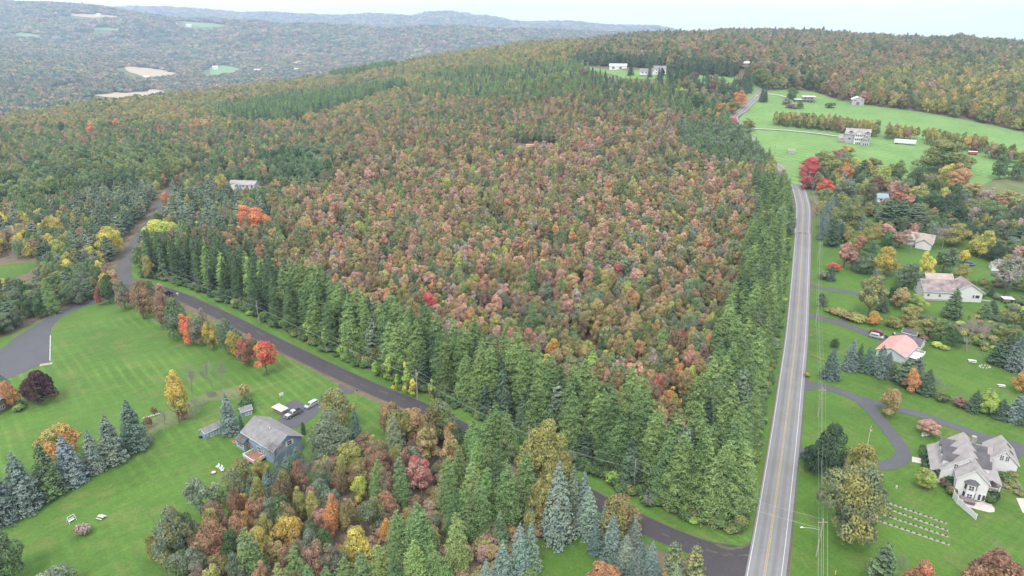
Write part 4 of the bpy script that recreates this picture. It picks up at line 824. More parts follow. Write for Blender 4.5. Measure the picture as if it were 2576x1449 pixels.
# ------------------------------------------------------------------ scattered woods
RNG = np.random.default_rng(4)
PRE = {   # kind, colour, second colour, weight, (h0, h1), (r0, r1)
 'middle': (5.0, [('round','olive','green',9,(9,15),(3.2,4.4)), ('round','sage','midgreen',6,(9,14),(3.2,4.6)), ('round','yolive','lime',4,(9,13),(2.6,3.8)), ('round','greygreen','olive',7,(9,14),(3.2,4.6)), ('broad','tan','yolive',6,(11,15),(2.6,3.8)), ('broad','pink','tan',4,(10,14),(2.6,3.8)), ('broad','rust','pink',10,(9,15),(2.2,3.6)), ('broad','pink','barered',9,(9,15),(2.2,3.6)), ('broad','brown','redgreen',12,(9,15),(2.4,3.8)), ('broad','redgreen','olive',12,(9,15),(2.4,3.8)),
    ('broad','olive','tan',14,(9,14),(2.2,3.3)), ('broad','tan','orangegreen',9,(9,13),(2.0,3.0)), ('round','sage','green',17,(8,13),(2.5,3.6)), ('round','greygreen','olive',12,(8,12),(2.4,3.4)), ('broad','orange','tan',4,(10,13),(2.0,2.9)),
    ('broad','maroon','brown',3,(10,13),(2.0,3.0)), ('broad','red','pink',2.2,(9,13),(1.9,2.7)), ('round','lime','yolive',4.0,(7,12),(1.9,3.0)), ('broad','yellow','yolive',2.2,(8,12),(1.8,2.6)), ('broad','bare','barered',9,(9,13),(2.0,2.9)), ('bare','bare',None,3,(9,13),(2.2,3.0)),
    ('round','dark','green',5,(8,12),(2.6,3.8)), ('larch','larch','larch',2.4,(12,16),(2.2,2.8)), ('hemlock','spruce','spruce',1.5,(9,14),(2.2,3.0))]),
 'midgreenmix': (6.0, [('round','sage','green',10,(9,14),(2.8,4.2)), ('round','olive','yolive',8,(9,13),(2.6,4)), ('round','green','dark',9,(9,14),(3,4.5)), ('broad','rust','brown',7,(10,14),(2.4,3.6)), ('broad','redgreen','olive',6,(10,14),(2.4,3.6)),
    ('broad','orange','olive',3,(9,13),(2.2,3.4)), ('broad','tan','pink',4,(9,13),(2.2,3.4)), ('round','yolive','lime',4,(8,12),(2.2,3.4)), ('larch','larch',None,3,(12,17),(2.4,3.2)), ('broad','maroon','barered',4,(9,13),(2.4,3.4)), ('broad','bare','barered',3,(9,13),(2.4,3.4))]),
 'thicket': (3.6, [('shrub','olive','brown',6,(1.5,3.4),(1.4,2.4)), ('shrub','brown','barered',6,(1.4,3),(1.4,2.4)), ('round','olive','sage',3,(3.5,6),(1.8,2.6)), ('round','tan','brown',2,(3.5,5.5),(1.6,2.4))]),
 'bottom': (5.3, [('round','sage','greygreen',12,(8,12),(2.6,3.6)), ('round','redgreen','olive',10,(9,12),(2.6,3.6)), ('round','olive','yolive',14,(8,12),(2.4,3.5)), ('round','brown','rust',9,(9,12),(2.4,3.6)), ('round','orange','orangegreen',4,(8,12),(2.4,3.2)),
    ('round','barered','sage',3,(8,12),(2.3,3.2)), ('round','maroon','brown',2,(8,12),(2.2,3.3)), ('round','green','dark',6,(7,11),(2.4,3.4))]),
 'crest': (7.4, [('round','olive','yolive',22,(12,16),(3.4,5.0)), ('round','yolive','olive',15,(12,16),(3.4,5.0)), ('round','redgreen','olive',10,(12,16),(3.4,5.0)), ('round','green','olive',14,(12,17),(3.6,5.2)), ('round','orangegreen','tan',7,(12,16),(3.2,4.8)),
    ('round','orange','rust',3,(11,15),(3,4.4)), ('round','sage','green',9,(12,16),(3.4,5)), ('broad','barered','pink',5,(11,15),(3,4.2)), ('round','dark','green',5,(12,17),(3.6,5)), ('round','gold','yolive',3,(11,15),(3,4.4))]),
 'westmix': (6.6, [('round','yolive','orange',5,(8,13),(2.6,3.8)), ('round','midgreen','olive',8,(9,14),(3,4.6)), ('round','sage','green',13,(9,14),(3,4.4)), ('round','green','midgreen',11,(10,15),(3.2,5)), ('round','olive','yolive',10,(9,14),(2.8,4.2)), ('broad','rust','brown',9,(9,14),(2.6,3.8)), ('broad','pink','rust',5,(9,13),(2.4,3.6)),
    ('round','midgreen','sage',8,(9,13),(2.8,4)), ('pine','pine','pine',6,(10,14),(2.8,3.8)), ('round','dark','green',7,(10,15),(3,4.8)), ('broad','maroon','barered',5,(9,13),(2.4,3.4)), ('round','yolive','lime',5,(8,12),(2.4,3.6)), ('broad','tan','orange',4,(9,13),(2.4,3.4)), ('larch','larch',None,4,(13,18),(2.6,3.4))]),
 'oaks': (8.8, [('round','green','olive',10,(14,19),(4.6,6.6)), ('round','midgreen','sage',7,(14,18),(4.4,6.2)), ('round','dark','green',4,(13,18),(4.4,6.0)), ('round','greygreen','green',4,(13,17),(4.2,6))]),
 'darkoaks': (8.5, [('round','dark','green',7,(14,19),(4.4,6.4)), ('round','green','sage',7,(13,18),(4.2,6))]),
 'pines': (6.2, [('round','sage','green',5,(8,13),(2.6,3.8)), ('round','midgreen','olive',4,(8,12),(2.6,3.6)), ('pine','pine','sage',9,(11,16),(3,4.2)), ('pine','spruce','pine',3,(11,16),(3,4)), ('pine','greygreen','pine',4,(10,14),(2.8,3.8)), ('round','olive','yolive',3,(8,12),(2.4,3.4)), ('broad','brown','rust',2,(8,12),(2.2,3.2)), ('round','yolive','yellow',1.6,(7,11),(2.2,3.2))]),
 'leftyellow': (6.2, [('round','midgreen','sage',7,(7,11),(2.6,3.8)), ('pine','pine','sage',4,(10,15),(2.8,4)), ('round','yolive','yellow',7,(8,13),(2.4,3.6)), ('round','olive','gold',4,(8,12),(2.4,3.6)), ('round','green','sage',6,(8,13),(2.6,3.8)), ('broad','brown','rust',2,(8,12),(2.2,3.2)), ('bare','bare',None,1,(8,12),(2.4,3.4))]),
 'leftgreen': (5.6, [('round','sage','green',10,(7,11),(2.6,4)), ('round','green','dark',9,(7,11),(2.6,4)), ('round','olive','midgreen',5,(6,10),(2.4,3.6)), ('pine','pine','spruce',3,(10,14),(2.8,3.8)), ('broad','rust','maroon',1.2,(6,9),(1.8,2.6))]),
 'darkconifer': (4.6, [('larch','larchd','larch',12,(14,22),(2.4,3.6)), ('spruce','spruce','spruce',4,(15,22),(2.3,3.2)), ('round','sage','green',3,(11,16),(3,4)), ('larch','larch','larchl',12,(16,21),(2.4,3.2))]),
 'blackconifer': (5.2, [('spruce','spruce','pine',12,(10,15),(2.4,3.2)), ('pine','spruce','pine',8,(10,14),(2.8,3.8)), ('hemlock','hemlock','spruce',4,(10,14),(2.6,3.4))]),
 'conifermix': (6.0, [('round','redgreen','olive',5,(10,14),(3,4.2)), ('broad','tan','yolive',2,(10,13),(2.6,3.6)), ('larch','larch','larchl',9,(14,19),(2.4,3.2)), ('spruce','spruce','dark',7,(12,18),(2.4,3.2)), ('round','green','sage',8,(10,14),(3,4.2)), ('round','olive','green',4,(10,13),(2.8,4)), ('round','sage','midgreen',5,(10,14),(3,4))]),
 'spruceline': (6.4, [('spruce','spruce','dark',10,(15,20),(2.8,3.6)), ('spruce','dark','spruce',5,(14,19),(2.8,3.4))]),
 'greenclump': (5.6, [('round','green','sage',10,(11,16),(3,4.2)), ('broad','sage','green',8,(11,16),(2.8,3.8)), ('larch','larch','larchd',4,(14,18),(2.6,3.2)), ('round','midgreen','green',4,(10,14),(2.8,3.8))]),
 'hill': (8.8, [('round','redgreen','olive',14,(10,18),(3.8,6.0)), ('broad','barered','brown',13,(12,17),(3.4,5.2)), ('broad','brown','redgreen',11,(12,17),(3.4,5.2)), ('round','olive','sage',15,(11,18),(3.8,5.8)), ('round','green','dark',15,(11,20),(4.0,6.2)),
    ('round','orangegreen','olive',6,(11,16),(3.4,5)), ('round','sage','green',16,(11,18),(3.8,5.8)), ('broad','tan','orange',2.5,(11,15),(3,4.4)), ('pine','spruce','pine',5,(13,19),(3.4,4.4)), ('round','yolive','olive',5,(11,16),(3.4,5)), ('round','rust','brown',3,(11,16),(3.2,4.8)), ('broad','orange','orangegreen',2,(11,15),(3,4.4))]),
 'gold': (8.4, [('round','orangegreen','olive',9,(12,16),(3.6,5)), ('round','gold','yolive',5,(12,16),(3.4,4.8)), ('round','yolive','olive',16,(12,16),(3.6,5)), ('round','green','olive',18,(11,18),(3.6,5.2)), ('round','dark','green',6,(13,18),(3.6,5.2)), ('round','sage','green',8,(12,17),(3.6,5.2)), ('round','orange','rust',2,(12,15),(3.2,4.6)), ('broad','pink','barered',4,(11,15),(3.2,4.4))]),
 'hedgerow': (4.4, [('broad','olive','yolive',9,(9,13),(2.0,2.9)), ('broad','yolive','olive',6,(9,12),(1.9,2.8)), ('broad','green','olive',7,(9,13),(2.2,3)), ('broad','tan','brown',2.5,(9,12),(1.8,2.6)), ('broad','gold','yolive',2,(9,13),(1.8,2.6)), ('broad','barered','rust',2,(8,11),(1.8,2.6))]),
 'yard': (7.2, [('round','midgreen','yolive',8,(6,10),(2.6,4)), ('round','olive','yolive',8,(6,10),(2.6,4)), ('round','sage','green',8,(6,11),(2.8,4.4)), ('round','green','dark',7,(7,11),(2.8,4.4)), ('broad','barered','bare',4,(6,10),(2.2,3.2)), ('broad','rust','pink',3,(6,10),(2.2,3)), ('round','yolive','lime',4,(5,9),(2.2,3.4)), ('spruce','spruce','dark',3,(8,12),(2.4,3.2))]),
 'brush': (4.0, [('shrub','olive','green',8,(1.2,3.2),(1.3,2.4)), ('shrub','sage','green',8,(1.2,3.4),(1.3,2.4)), ('shrub','yolive','lime',4,(1,2.6),(1.2,2)), ('shrub','brown','barered',3,(1,2.6),(1.2,2))]),
 'low': (4.6, [('round','olive','sage',5,(3,5),(1.8,2.6)), ('round','sage','green',5,(3,5),(1.8,2.6)), ('shrub','yolive','lime',4,(2,3),(1.5,2.2))]),
}
REG = [
 ('spruceline', M(RB, [(980,610),(1200,590),(1420,680),(1560,735),(1800,680),(1860,640),(1900,660),(1820,720),(1680,760),(1440,715),(1200,650)])),  # (preset, picture polygon of the tree bases); the first that holds a point wins
 ('none', [(1430,163),(1500,206),(1560,222),(1700,230),(1880,226),(1880,200),(1870,150),(1850,196),(1700,186),(1600,170)]),
 ('none', [(-120,650),(100,652),(110,690),(70,714),(-120,714)]),
 ('low', [(-120,712),(70,712),(112,690),(125,705),(95,750),(-120,760)]),
 ('brush', [(556,470),(672,468),(684,508),(546,508)]),
 ('low', M(RF, [(1180,880),(1300,850),(1380,720),(1300,690),(1260,800)])),
 ('none', [(1296,360),(1400,362),(1400,398),(1290,396)]),
 ('none', M(RB, [(810,300),(980,300),(980,372),(800,372)])),
 ('low', M(RB, [(1790,455),(1885,455),(1885,475),(1790,475)])),
 ('none', M(RB, [(1700,920),(1790,840),(1890,760),(1965,690),(2060,650),(2150,690),(1990,830),(1880,960),(1800,1010)])),
 ('none', [(2255,355),(2325,355),(2330,380),(2250,380)]),
 ('darkconifer', [(545,314),(590,298),(700,276),(760,268),(900,242),(1000,222),(1025,232),(960,250),(905,268),(840,290),(800,302),(740,322),(640,322)]),
 ('conifermix', [(510,300),(560,284),(660,262),(790,238),(900,228),(900,244),(700,278),(560,306)]),
 ('darkconifer', [(780,202),(900,186),(990,170),(1000,182),(850,206)]),
 ('conifermix', [(1048,206),(1170,190),(1300,185),(1440,175),(1500,192),(1450,212),(1300,228),(1230,236),(1100,222)]),
 ('blackconifer', M(RB, [(170,440),(250,390),(500,385),(760,400),(850,420),(1080,400),(1090,480),(840,478),(720,476),(420,448),(260,450)])),
 ('blackconifer', M(RB, [(1170,500),(1200,440),(1500,450),(1790,490),(1810,560),(1500,552),(1200,525)])),
 ('spruceline', M(RB, [(980,610),(1200,590),(1420,680),(1560,735),(1800,680),(1860,640),(1900,660),(1820,720),(1680,760),(1440,715),(1200,650)])),
 ('conifermix', [(1030,236),(1250,236),(1330,228),(1470,212),(1500,196),(1640,200),(1700,240),(1800,290),(1860,330),(1880,360),(1760,320),(1600,262),(1480,262),(1300,268),(1150,262),(1060,255)]),
 ('greenclump', [(1700,330),(1790,345),(1855,320),(1885,335),(1912,385),(1950,428),(1900,450),(1800,430),(1720,400)]),
 ('greenclump', [(1880,470),(1975,480),(2000,600),(1985,640),(1940,600),(1900,530)]),
 ('darkoaks', [(660,420),(720,400),(800,410),(830,455),(760,490),(680,480)]),
 ('oaks', [(0,480),(100,425),(170,400),(240,395),(400,392),(500,405),(490,450),(420,470),(300,495),(200,500),(60,530),(-100,540),(-150,500)]),
 ('pines', [(240,500),(330,480),(460,490),(480,560),(370,560),(370,640),(330,700),(280,690),(230,600),(170,560)]),
 ('pines', [(400,515),(560,500),(700,520),(650,600),(520,620),(450,600),(400,560)]),
 ('leftyellow', [(-100,560),(170,560),(230,600),(290,700),(290,745),(160,700),(100,650),(-100,665)]),
 ('leftgreen', [(-200,700),(110,660),(290,745),(260,760),(150,780),(40,840),(-200,900)]),
 ('hedgerow', [(1945,318),(2070,330),(2208,349),(2208,334),(2070,316),(1950,306)]),
 ('hedgerow', [(2222,352),(2310,362),(2470,390),(2476,378),(2330,352),(2230,340)]),
 ('hedgerow', [(2470,396),(2560,418),(2700,440),(2700,432),(2570,408),(2480,388)]),
 ('brush', [(2540,424),(2700,440),(2700,470),(2560,440)]),
 ('none', [(2165,560),(2215,560),(2225,580),(2165,585)]),
 ('none', [(2310,515),(2340,515),(2400,545),(2385,560),(2330,545)]),
 ('none', [(2390,660),(2440,650),(2510,665),(2530,700),(2450,715),(2400,700)]),
 ('none', [(2240,595),(2370,605),(2370,655),(2240,650)]),
 ('none', [(2175,478),(2225,478),(2225,520),(2175,520)]),
 ('brush', [(2420,462),(2560,458),(2800,480),(2800,560),(2560,528),(2430,510)]),
 ('yard', [(2040,440),(2120,430),(2300,450),(2400,475),(2420,505),(2560,525),(2800,560),(2800,720),(2560,700),(2440,640),(2300,640),(2100,620),(2060,560),(2060,500)]),
 ('brush', M(R6, [(360,690),(520,720),(700,770),(720,800),(600,790),(420,740),(340,710)])),
 ('brush', [(2255,745),(2330,745),(2480,700),(2600,740),(2600,830),(2520,760),(2440,740),(2350,742),(2300,760)]),
 ('brush', M(R6, [(830,830),(1000,880),(1100,880),(1180,900),(1400,990),(1450,1060),(1280,1000),(1050,905),(880,860)])),
 ('brush', M(R6, [(1420,990),(1600,1040),(1800,1130),(1900,1180),(1800,1060),(1900,900),(2062,960),(2100,700),(1900,800),(1700,760),(1480,800),(1440,900)])),
 ('gold', M(RC, [(820,740),(1200,560),(1500,500),(1900,430),(2900,430),(2900,1120),(2576,1080),(2300,1000),(2000,935),(1500,850),(1100,810)])),
 ('crest', [(-300,420),(0,345),(120,335),(420,330),(640,335),(780,318),(1000,285),(1060,258),(1300,268),(1480,262),(1440,150),(1500,100),(1200,110),(700,180),(300,240),(-300,300)]),
 ('hill', [(1400,262),(1600,262),(1760,320),(1870,340),(1900,215),(2100,250),(2300,275),(2800,400),(2800,60),(1400,60)]),
 ('westmix', [(-300,420),(0,345),(120,335),(420,330),(640,335),(740,400),(850,470),(700,520),(560,500),(420,510),(420,640),(380,720),(300,760),(-300,760)]),
 ('midgreenmix', [(640,335),(780,318),(1000,285),(1060,262),(1480,262),(1600,270),(1660,330),(1500,340),(1250,370),(1000,420),(850,470),(740,400)]),
 ('midgreenmix', [(420,560),(640,560),(760,600),(760,700),(600,720),(380,690)]),
 ('thicket', [(870,1275),(960,1290),(1100,1160),(1400,1230),(1350,1330),(1500,1450),(1250,1600),(760,1600),(800,1480)]),
 ('bottom', [(480,1600),(480,1420),(545,1330),(620,1290),(690,1250),(820,1220),(900,1180),(1010,1110),(1150,1125),(1400,1230),(1350,1300),(1100,1330),(860,1400),(760,1600)]),
 ('middle', [(700,480),(900,400),(1250,360),(1500,330),(1700,330),(1990,420),(2020,640),(1950,1300),(1850,1370),(1500,1230),(1100,1040),(700,860),(380,700),(380,560)]),
]
# clear ground: everything a sheet of lawn, meadow, field or drive covers
CLEARW = CLEAR + []
def allowed(x, y):
    ok = np.ones(x.shape, bool)
    for poly in CLEARW: ok &= ~inside(x, y, poly)
    near = y < 760
    d = np.full(x.shape, 1e3); d[near] = dist_line(x[near], y[near], SIDE); ok &= ~((d < 7.0) & (d > -9.5) & ((y < 262) | (np.abs(d) < 8.0)))
    d2 = np.full(x.shape, 1e3); k = y < 1200; d2[k] = dist_line(x[k], y[k], MAIN); ok &= ~((d2 < 8.0) & (d2 > -9.0))
    return ok, d, d2
REC = []   # x, y, kind, height, radius, tint, tint2, preset
def emit(x, y, pre):
    sp_, ents = PRE[pre]; w = np.array([e[3] for e in ents], float)
    # neighbours tend to share a kind: bias the choice by slow waves over the ground
    ph = np.arange(len(ents)) * 1.7
    f = (1 + 0.6 * np.sin(x[:, None] * 0.035 + ph) * np.cos(y[:, None] * 0.03 + ph * 1.3)) * (1 + 0.7 * np.sin(x[:, None] * 0.13 + ph * 2) * np.cos(y[:, None] * 0.11 + ph * 0.7))
    P = w[None] * f; P /= P.sum(1)[:, None]; pick = (P.cumsum(1) > RNG.random((len(x), 1))).argmax(1)
    for i in range(len(x)):
        e = ents[pick[i]]; u = RNG.random()
        if pre in ('middle', 'midgreenmix', 'westmix') and RNG.random() < 0.05: continue
        h = e[4][0] + (e[4][1] - e[4][0]) * u; r = e[5][0] + (e[5][1] - e[5][0]) * RNG.random() ** 1.3 * 1.15
        if pre in ('middle', 'midgreenmix', 'westmix', 'hill', 'crest', 'gold'): m0 = 1 + 0.17 * math.sin(x[i] * 0.06 + 1) * math.sin(y[i] * 0.05) + 0.10 * math.sin(x[i] * 0.19 + y[i] * 0.13); h *= m0; r *= 0.5 + 0.5 * m0
        k = 1 + RNG.uniform(-0.2, 0.28); c = [max(0.01, v * k * (1 + RNG.uniform(-0.07, 0.07))) for v in C[e[1]]]
        c2 = [v * k for v in C[e[2] or e[1]]]
        REC.append((x[i], y[i], e[0], h, r, c, c2, pre, e[1]))
def grid(x0, x1, y0, y1, s, jit=0.36):
    gx = np.arange(x0, x1, s); gy = np.arange(y0, y1, s * 0.9); X, Y = np.meshgrid(gx, gy); X = X + (np.arange(len(gy)) % 2)[:, None] * s / 2
    X = X.ravel() + RNG.uniform(-jit, jit, X.size) * s; Y = Y.ravel() + RNG.uniform(-jit, jit, Y.size) * s
    return X, Y
TA = np.array(TREES)
def off_trees(x, y, k=0.75):
    ok = np.ones(x.shape, bool)
    for tx, ty, tr in TREES: ok &= (x - tx) ** 2 + (y - ty) ** 2 > (tr * k + 1.2) ** 2
    return ok
bands = {}
for pre in PRE:
    s = PRE[pre][0]
    far_lim = 420 if pre in ('bottom', 'brush', 'thicket') else 2300
    if pre == 'middle': far_lim = 900
    X, Y = grid(-far_lim * 0.85 - 50, far_lim * 0.85 + 50, 85, far_lim, s)
    t = X / Y; k = np.abs(X) < 0.80 * Y + 60; X, Y, t = X[k], Y[k], t[k]
    k = Y < np.interp(t, CRT, CR[:, 1]) + 130; X, Y = X[k], Y[k]
    zz = terrain(X, Y); U, V, D = proj(X, Y, zz)
    k = (U > -160) & (U < 2740) & (V < 1600); X, Y, U, V = X[k], Y[k], U[k], V[k]
    own = np.full(X.shape, -1)
    for i, (nm, poly) in enumerate(REG):
        own = np.where((own < 0) & inside(U, V, poly), i, own)
    # whatever no polygon claims: by side of the picture
    yc = np.interp(X / Y, CRT, CR[:, 1])
    dflt = np.where(U > 1440, 'hill', 'crest'); dflt = np.where((Y < 700) & (U < 900), 'westmix', dflt)
    k = np.array([(REG[o][0] if o >= 0 else dflt[i]) == pre for i, o in enumerate(own)])
    X, Y = X[k], Y[k]
    if not len(X): continue
    ok, d, d2 = allowed(X, Y)
    if pre in ('hedgerow', 'spruceline', 'blackconifer'): ok[:] = True
    if pre == 'greenclump': ok = (d2 < -6) | (d2 > 6)
    if pre in ('yard', 'brush'): ok = (d2 < -9) | (d2 > 300)
    inrow = ((d < -8) & (d > -33) & (X > -185) & (Y < 330)) | ((d2 > 7) & (d2 < 27) & (Y < 430))
    ok &= ~inrow; ok &= off_trees(X, Y, 0.5 if pre in ('bottom', 'thicket') else 0.75)
    emit(X[ok], Y[ok], pre)
# the larch rows along both roads
def band(line, side, a, b, s, lim):
    A = np.array(line); X, Y = grid(A[:, 0].min() - 40, A[:, 0].max() + 40, A[:, 1].min() - 10, A[:, 1].max() + 40, s, 0.22)
    d = dist_line(X, Y, line); ok, d1, d2 = allowed(X, Y)
    k = (d * side > a) & (d * side < b) & lim(X, Y) & ok & off_trees(X, Y, 0.5); return X[k], Y[k], (d * side)[k]
rowA = band(SIDE, -1, 10.5, 33, 5.4, lambda X, Y: (X > -188) & (Y < 335) & (dist_line(X, Y, MAIN) > 7))
rowB = band(MAIN, 1, 9.3, 26, 5.4, lambda X, Y: (Y < 430) & (Y > 130) & (dist_line(X, Y, SIDE) < -9.5))
for (X, Y, D), nm in ((rowA, 'A'), (rowB, 'B')):
    for x, y, dd in zip(X, Y, D):
        q = RNG.random(); left = nm == 'A' and x < -95
        if nm == 'A' and dd < 12.5: ent = [('round','green','dark',(6,10),(2.3,3.3)), ('hemlock','hemlock','spruce',(9,15),(2.6,3.4)), ('larch','larchd','larch',(15,20),(2.8,3.6)), ('round','olive','green',(5,9),(2.2,3.0))][int(q * 4)]
        elif left: ent = [('hemlock','spruce','larchd',(17,22),(2.6,3.4)), ('larch','larchd','spruce',(18,22),(2.8,3.6)), ('larch','larch','vine',(16,21),(2.8,3.4))][0 if q < .45 else 1 if q < .85 else 2]
        elif nm == 'B' and dd < 11: ent = [('larch','larch','larchl',(15,20),(2.6,3.4)), ('round','midgreen','larchl',(4,8),(2.0,2.8))][int(q > .6)]
        else: ent = [('larch','larch','larchl',(18,23),(3.4,4.5)), ('larch','larchd','larch',(17,23),(3.4,4.5)), ('larch','larchl','larch',(17,22),(3.2,4.2)), ('hemlock','hemlock','spruce',(15,20),(2.8,3.6)), ('pine','pine','sage',(17,21),(3.0,3.8))][0 if q < .42 else 1 if q < .74 else 2 if q < .86 else 3 if q < .96 else 4]
        if nm == 'A' and dd > 27 and q > 0.5: continue
        h = RNG.uniform(*ent[3]) * (0.93 if nm == 'B' and y > 300 else 1); r = RNG.uniform(*ent[4])
        k = 1 + RNG.uniform(-0.26, 0.2); REC.append((x, y, ent[0], h, r, [v * k for v in C[ent[1]]], [v * k for v in C[ent[2]]], 'row' + nm, ent[1]))
# brush at the feet of the rows
for line, side, a, b, lim in ((SIDE, -1, 7.6, 11.5, lambda X, Y: (X > -188) & (Y < 335) & (dist_line(X, Y, MAIN) > 6.5)), (MAIN, 1, 6.3, 9.5, lambda X, Y: (Y < 520) & (Y > 132) & (dist_line(X, Y, SIDE) < -8))):
    A = np.array(line); X, Y = grid(A[:, 0].min() - 40, A[:, 0].max() + 40, A[:, 1].min() - 10, min(A[:, 1].max(), 560) + 40, 2.3)
    d = dist_line(X, Y, line) * side; k = (d > a) & (d < b) & lim(X, Y); X, Y = X[k], Y[k]
    for x, y in zip(X, Y):
        c = ['green', 'olive', 'sage', 'green', 'dark', 'midgreen', 'vine'][int(RNG.random() * 6.3)]; k_ = RNG.uniform(0.85, 1.15)
        REC.append((x, y, 'shrub', RNG.uniform(1.3, 3.4) * (1 if side < 0 else 0.7), RNG.uniform(1.2, 2.1), [v * k_ for v in C[c]], [v * k_ for v in C['green']], 'under', c))

cells = {}
for r in REC: cells.setdefault((int(r[0] // 26), int(r[1] // 26)), []).append(r[5])
cells = {k: np.mean(v, axis=0) for k, v in cells.items()}
for r in REC:
    if r[2] in ('broad', 'round') and r[7] in ('middle', 'hill', 'gold', 'crest', 'westmix', 'midgreenmix'):
        m_ = cells[(int(r[0] // 26), int(r[1] // 26))]; w_ = 0.25 if r[7] != 'middle' else 0.15
        for q in (0, 1, 2): r[5][q] = r[5][q] * (1 - w_) + m_[q] * w_; r[6][q] = r[6][q] * (1 - w_) + m_[q] * w_
# ---- how large each tree shows; the largest become things of their own, the rest fill the woods
ax = np.array([r[0] for r in REC]); ay = np.array([r[1] for r in REC]); az = terrain(ax, ay)
hh = np.array([r[3] for r in REC]); rrr = np.array([r[4] for r in REC])
u_, v_, dep_ = proj(ax, ay, az); ut, vt_, _ = proj(ax, ay, az + hh)
vis = (u_ > -20) & (u_ < 2600) & (vt_ < 1440) & (v_ > 0)
size = np.where(vis, hh * rrr / dep_ ** 2, 0)
WORD = {'broad': 'leafy', 'round': 'leafy', 'willow': 'leafy', 'bare': 'bare', 'larch': 'larch', 'hemlock': 'hemlock', 'spruce': 'spruce', 'pine': 'pine', 'shrub': 'shrub'}
kw = np.array([WORD[r[2]] for r in REC])
LIMIT = {'leafy': 300, 'larch': 300, 'hemlock': 90, 'spruce': 120, 'pine': 80, 'bare': 40, 'shrub': 150}
have = {}
for s in SHOW: have[WORD.get(s[4], s[4])] = have.get(WORD.get(s[4], s[4]), 0) + 1
single = np.zeros(len(REC), bool)
for k in LIMIT:
    idx = np.where((kw == k) & (size > 0))[0]; idx = idx[np.argsort(-size[idx])][:max(0, LIMIT[k] - have.get(k, 0))]; single[idx] = True
CW = dict(rust='rust brown', brown='brown', maroon='maroon', purple='dark purple', red='red', crimson='crimson', vermilion='orange red', pink='dusty pink', orange='orange', tan='tan', gold='golden', yellow='yellow',
  lime='lime green', olive='olive', yolive='yellow olive', green='green', midgreen='mid green', dark='dark green', greygreen='grey green', pale='pale silvery green', bare='grey leafless', barered='grey mauve', larch='soft green',
  larchd='deep green', larchl='light green', hemlock='blackish green', bluespruce='pale blue', blued='blue green', spruce='dark green', pine='blue green', vine='bright lime', redgreen='red brown and green', orangegreen='orange and green', sage='grey green')
PLACE = dict(middle='in the middle wood', midgreenmix='behind the middle wood', bottom='filling the gaps of the wood below the side road', crest='on the left hill crest', westmix='in the left wood', oaks='in the left wood', darkoaks='in the left wood',
  pines='beside the left bend of the side road', leftyellow='left of the side road bend', leftgreen='above the curved drive on the left', darkconifer='in the far dark conifer strip', blackconifer='in the far conifer belt', conifermix='in the far mixed belt',
  spruceline='in the far spruce line', greenclump='at the road edge of the middle wood', hill='on the far right hill', thicket='in the undergrowth below the larch clump', gold='on the far right hill', hedgerow='in the meadow hedgerow', yard='in the wooded yards right of the road', brush='in the brush between the yards',
  low='below the left house', rowA='in the tall row along the side road', rowB='in the tall row along the main road', under='at the foot of the tall conifer row')
def shape(h, r, k):
    return ('tall ' if h > (12 if k in ('broad', 'round') else 19) else 'short ' if h < (8 if k in ('broad', 'round') else 13) else '') if k != 'shrub' else ''
for i in np.where(single)[0]:
    x, y, kind, h, r, c, c2, pre, cn_ = REC[i]
    e = tree(kind, x, y, h, r, tuple(c), None, tuple(c2), None, 0 if dep_[i] < 420 else 1)
    word = {'leafy': 'tree', 'larch': 'larch', 'hemlock': 'hemlock', 'spruce': 'spruce', 'pine': 'pine', 'bare': 'tree', 'shrub': 'bush'}[kw[i]]
    lab = '%s%s %s %s' % (shape(h, r, kind), CW[cn_] if kind != 'bare' else 'leafless grey', word, PLACE[pre])
    tag(e, lab, 'bush' if kind == 'shrub' else 'tree', '%s %s' % ({'tree': 'leafy trees' if kind != 'bare' else 'leafless trees', 'larch': 'larches', 'hemlock': 'hemlocks', 'spruce': 'spruces', 'pine': 'pines', 'bush': 'bushes'}[word], PLACE[pre]))

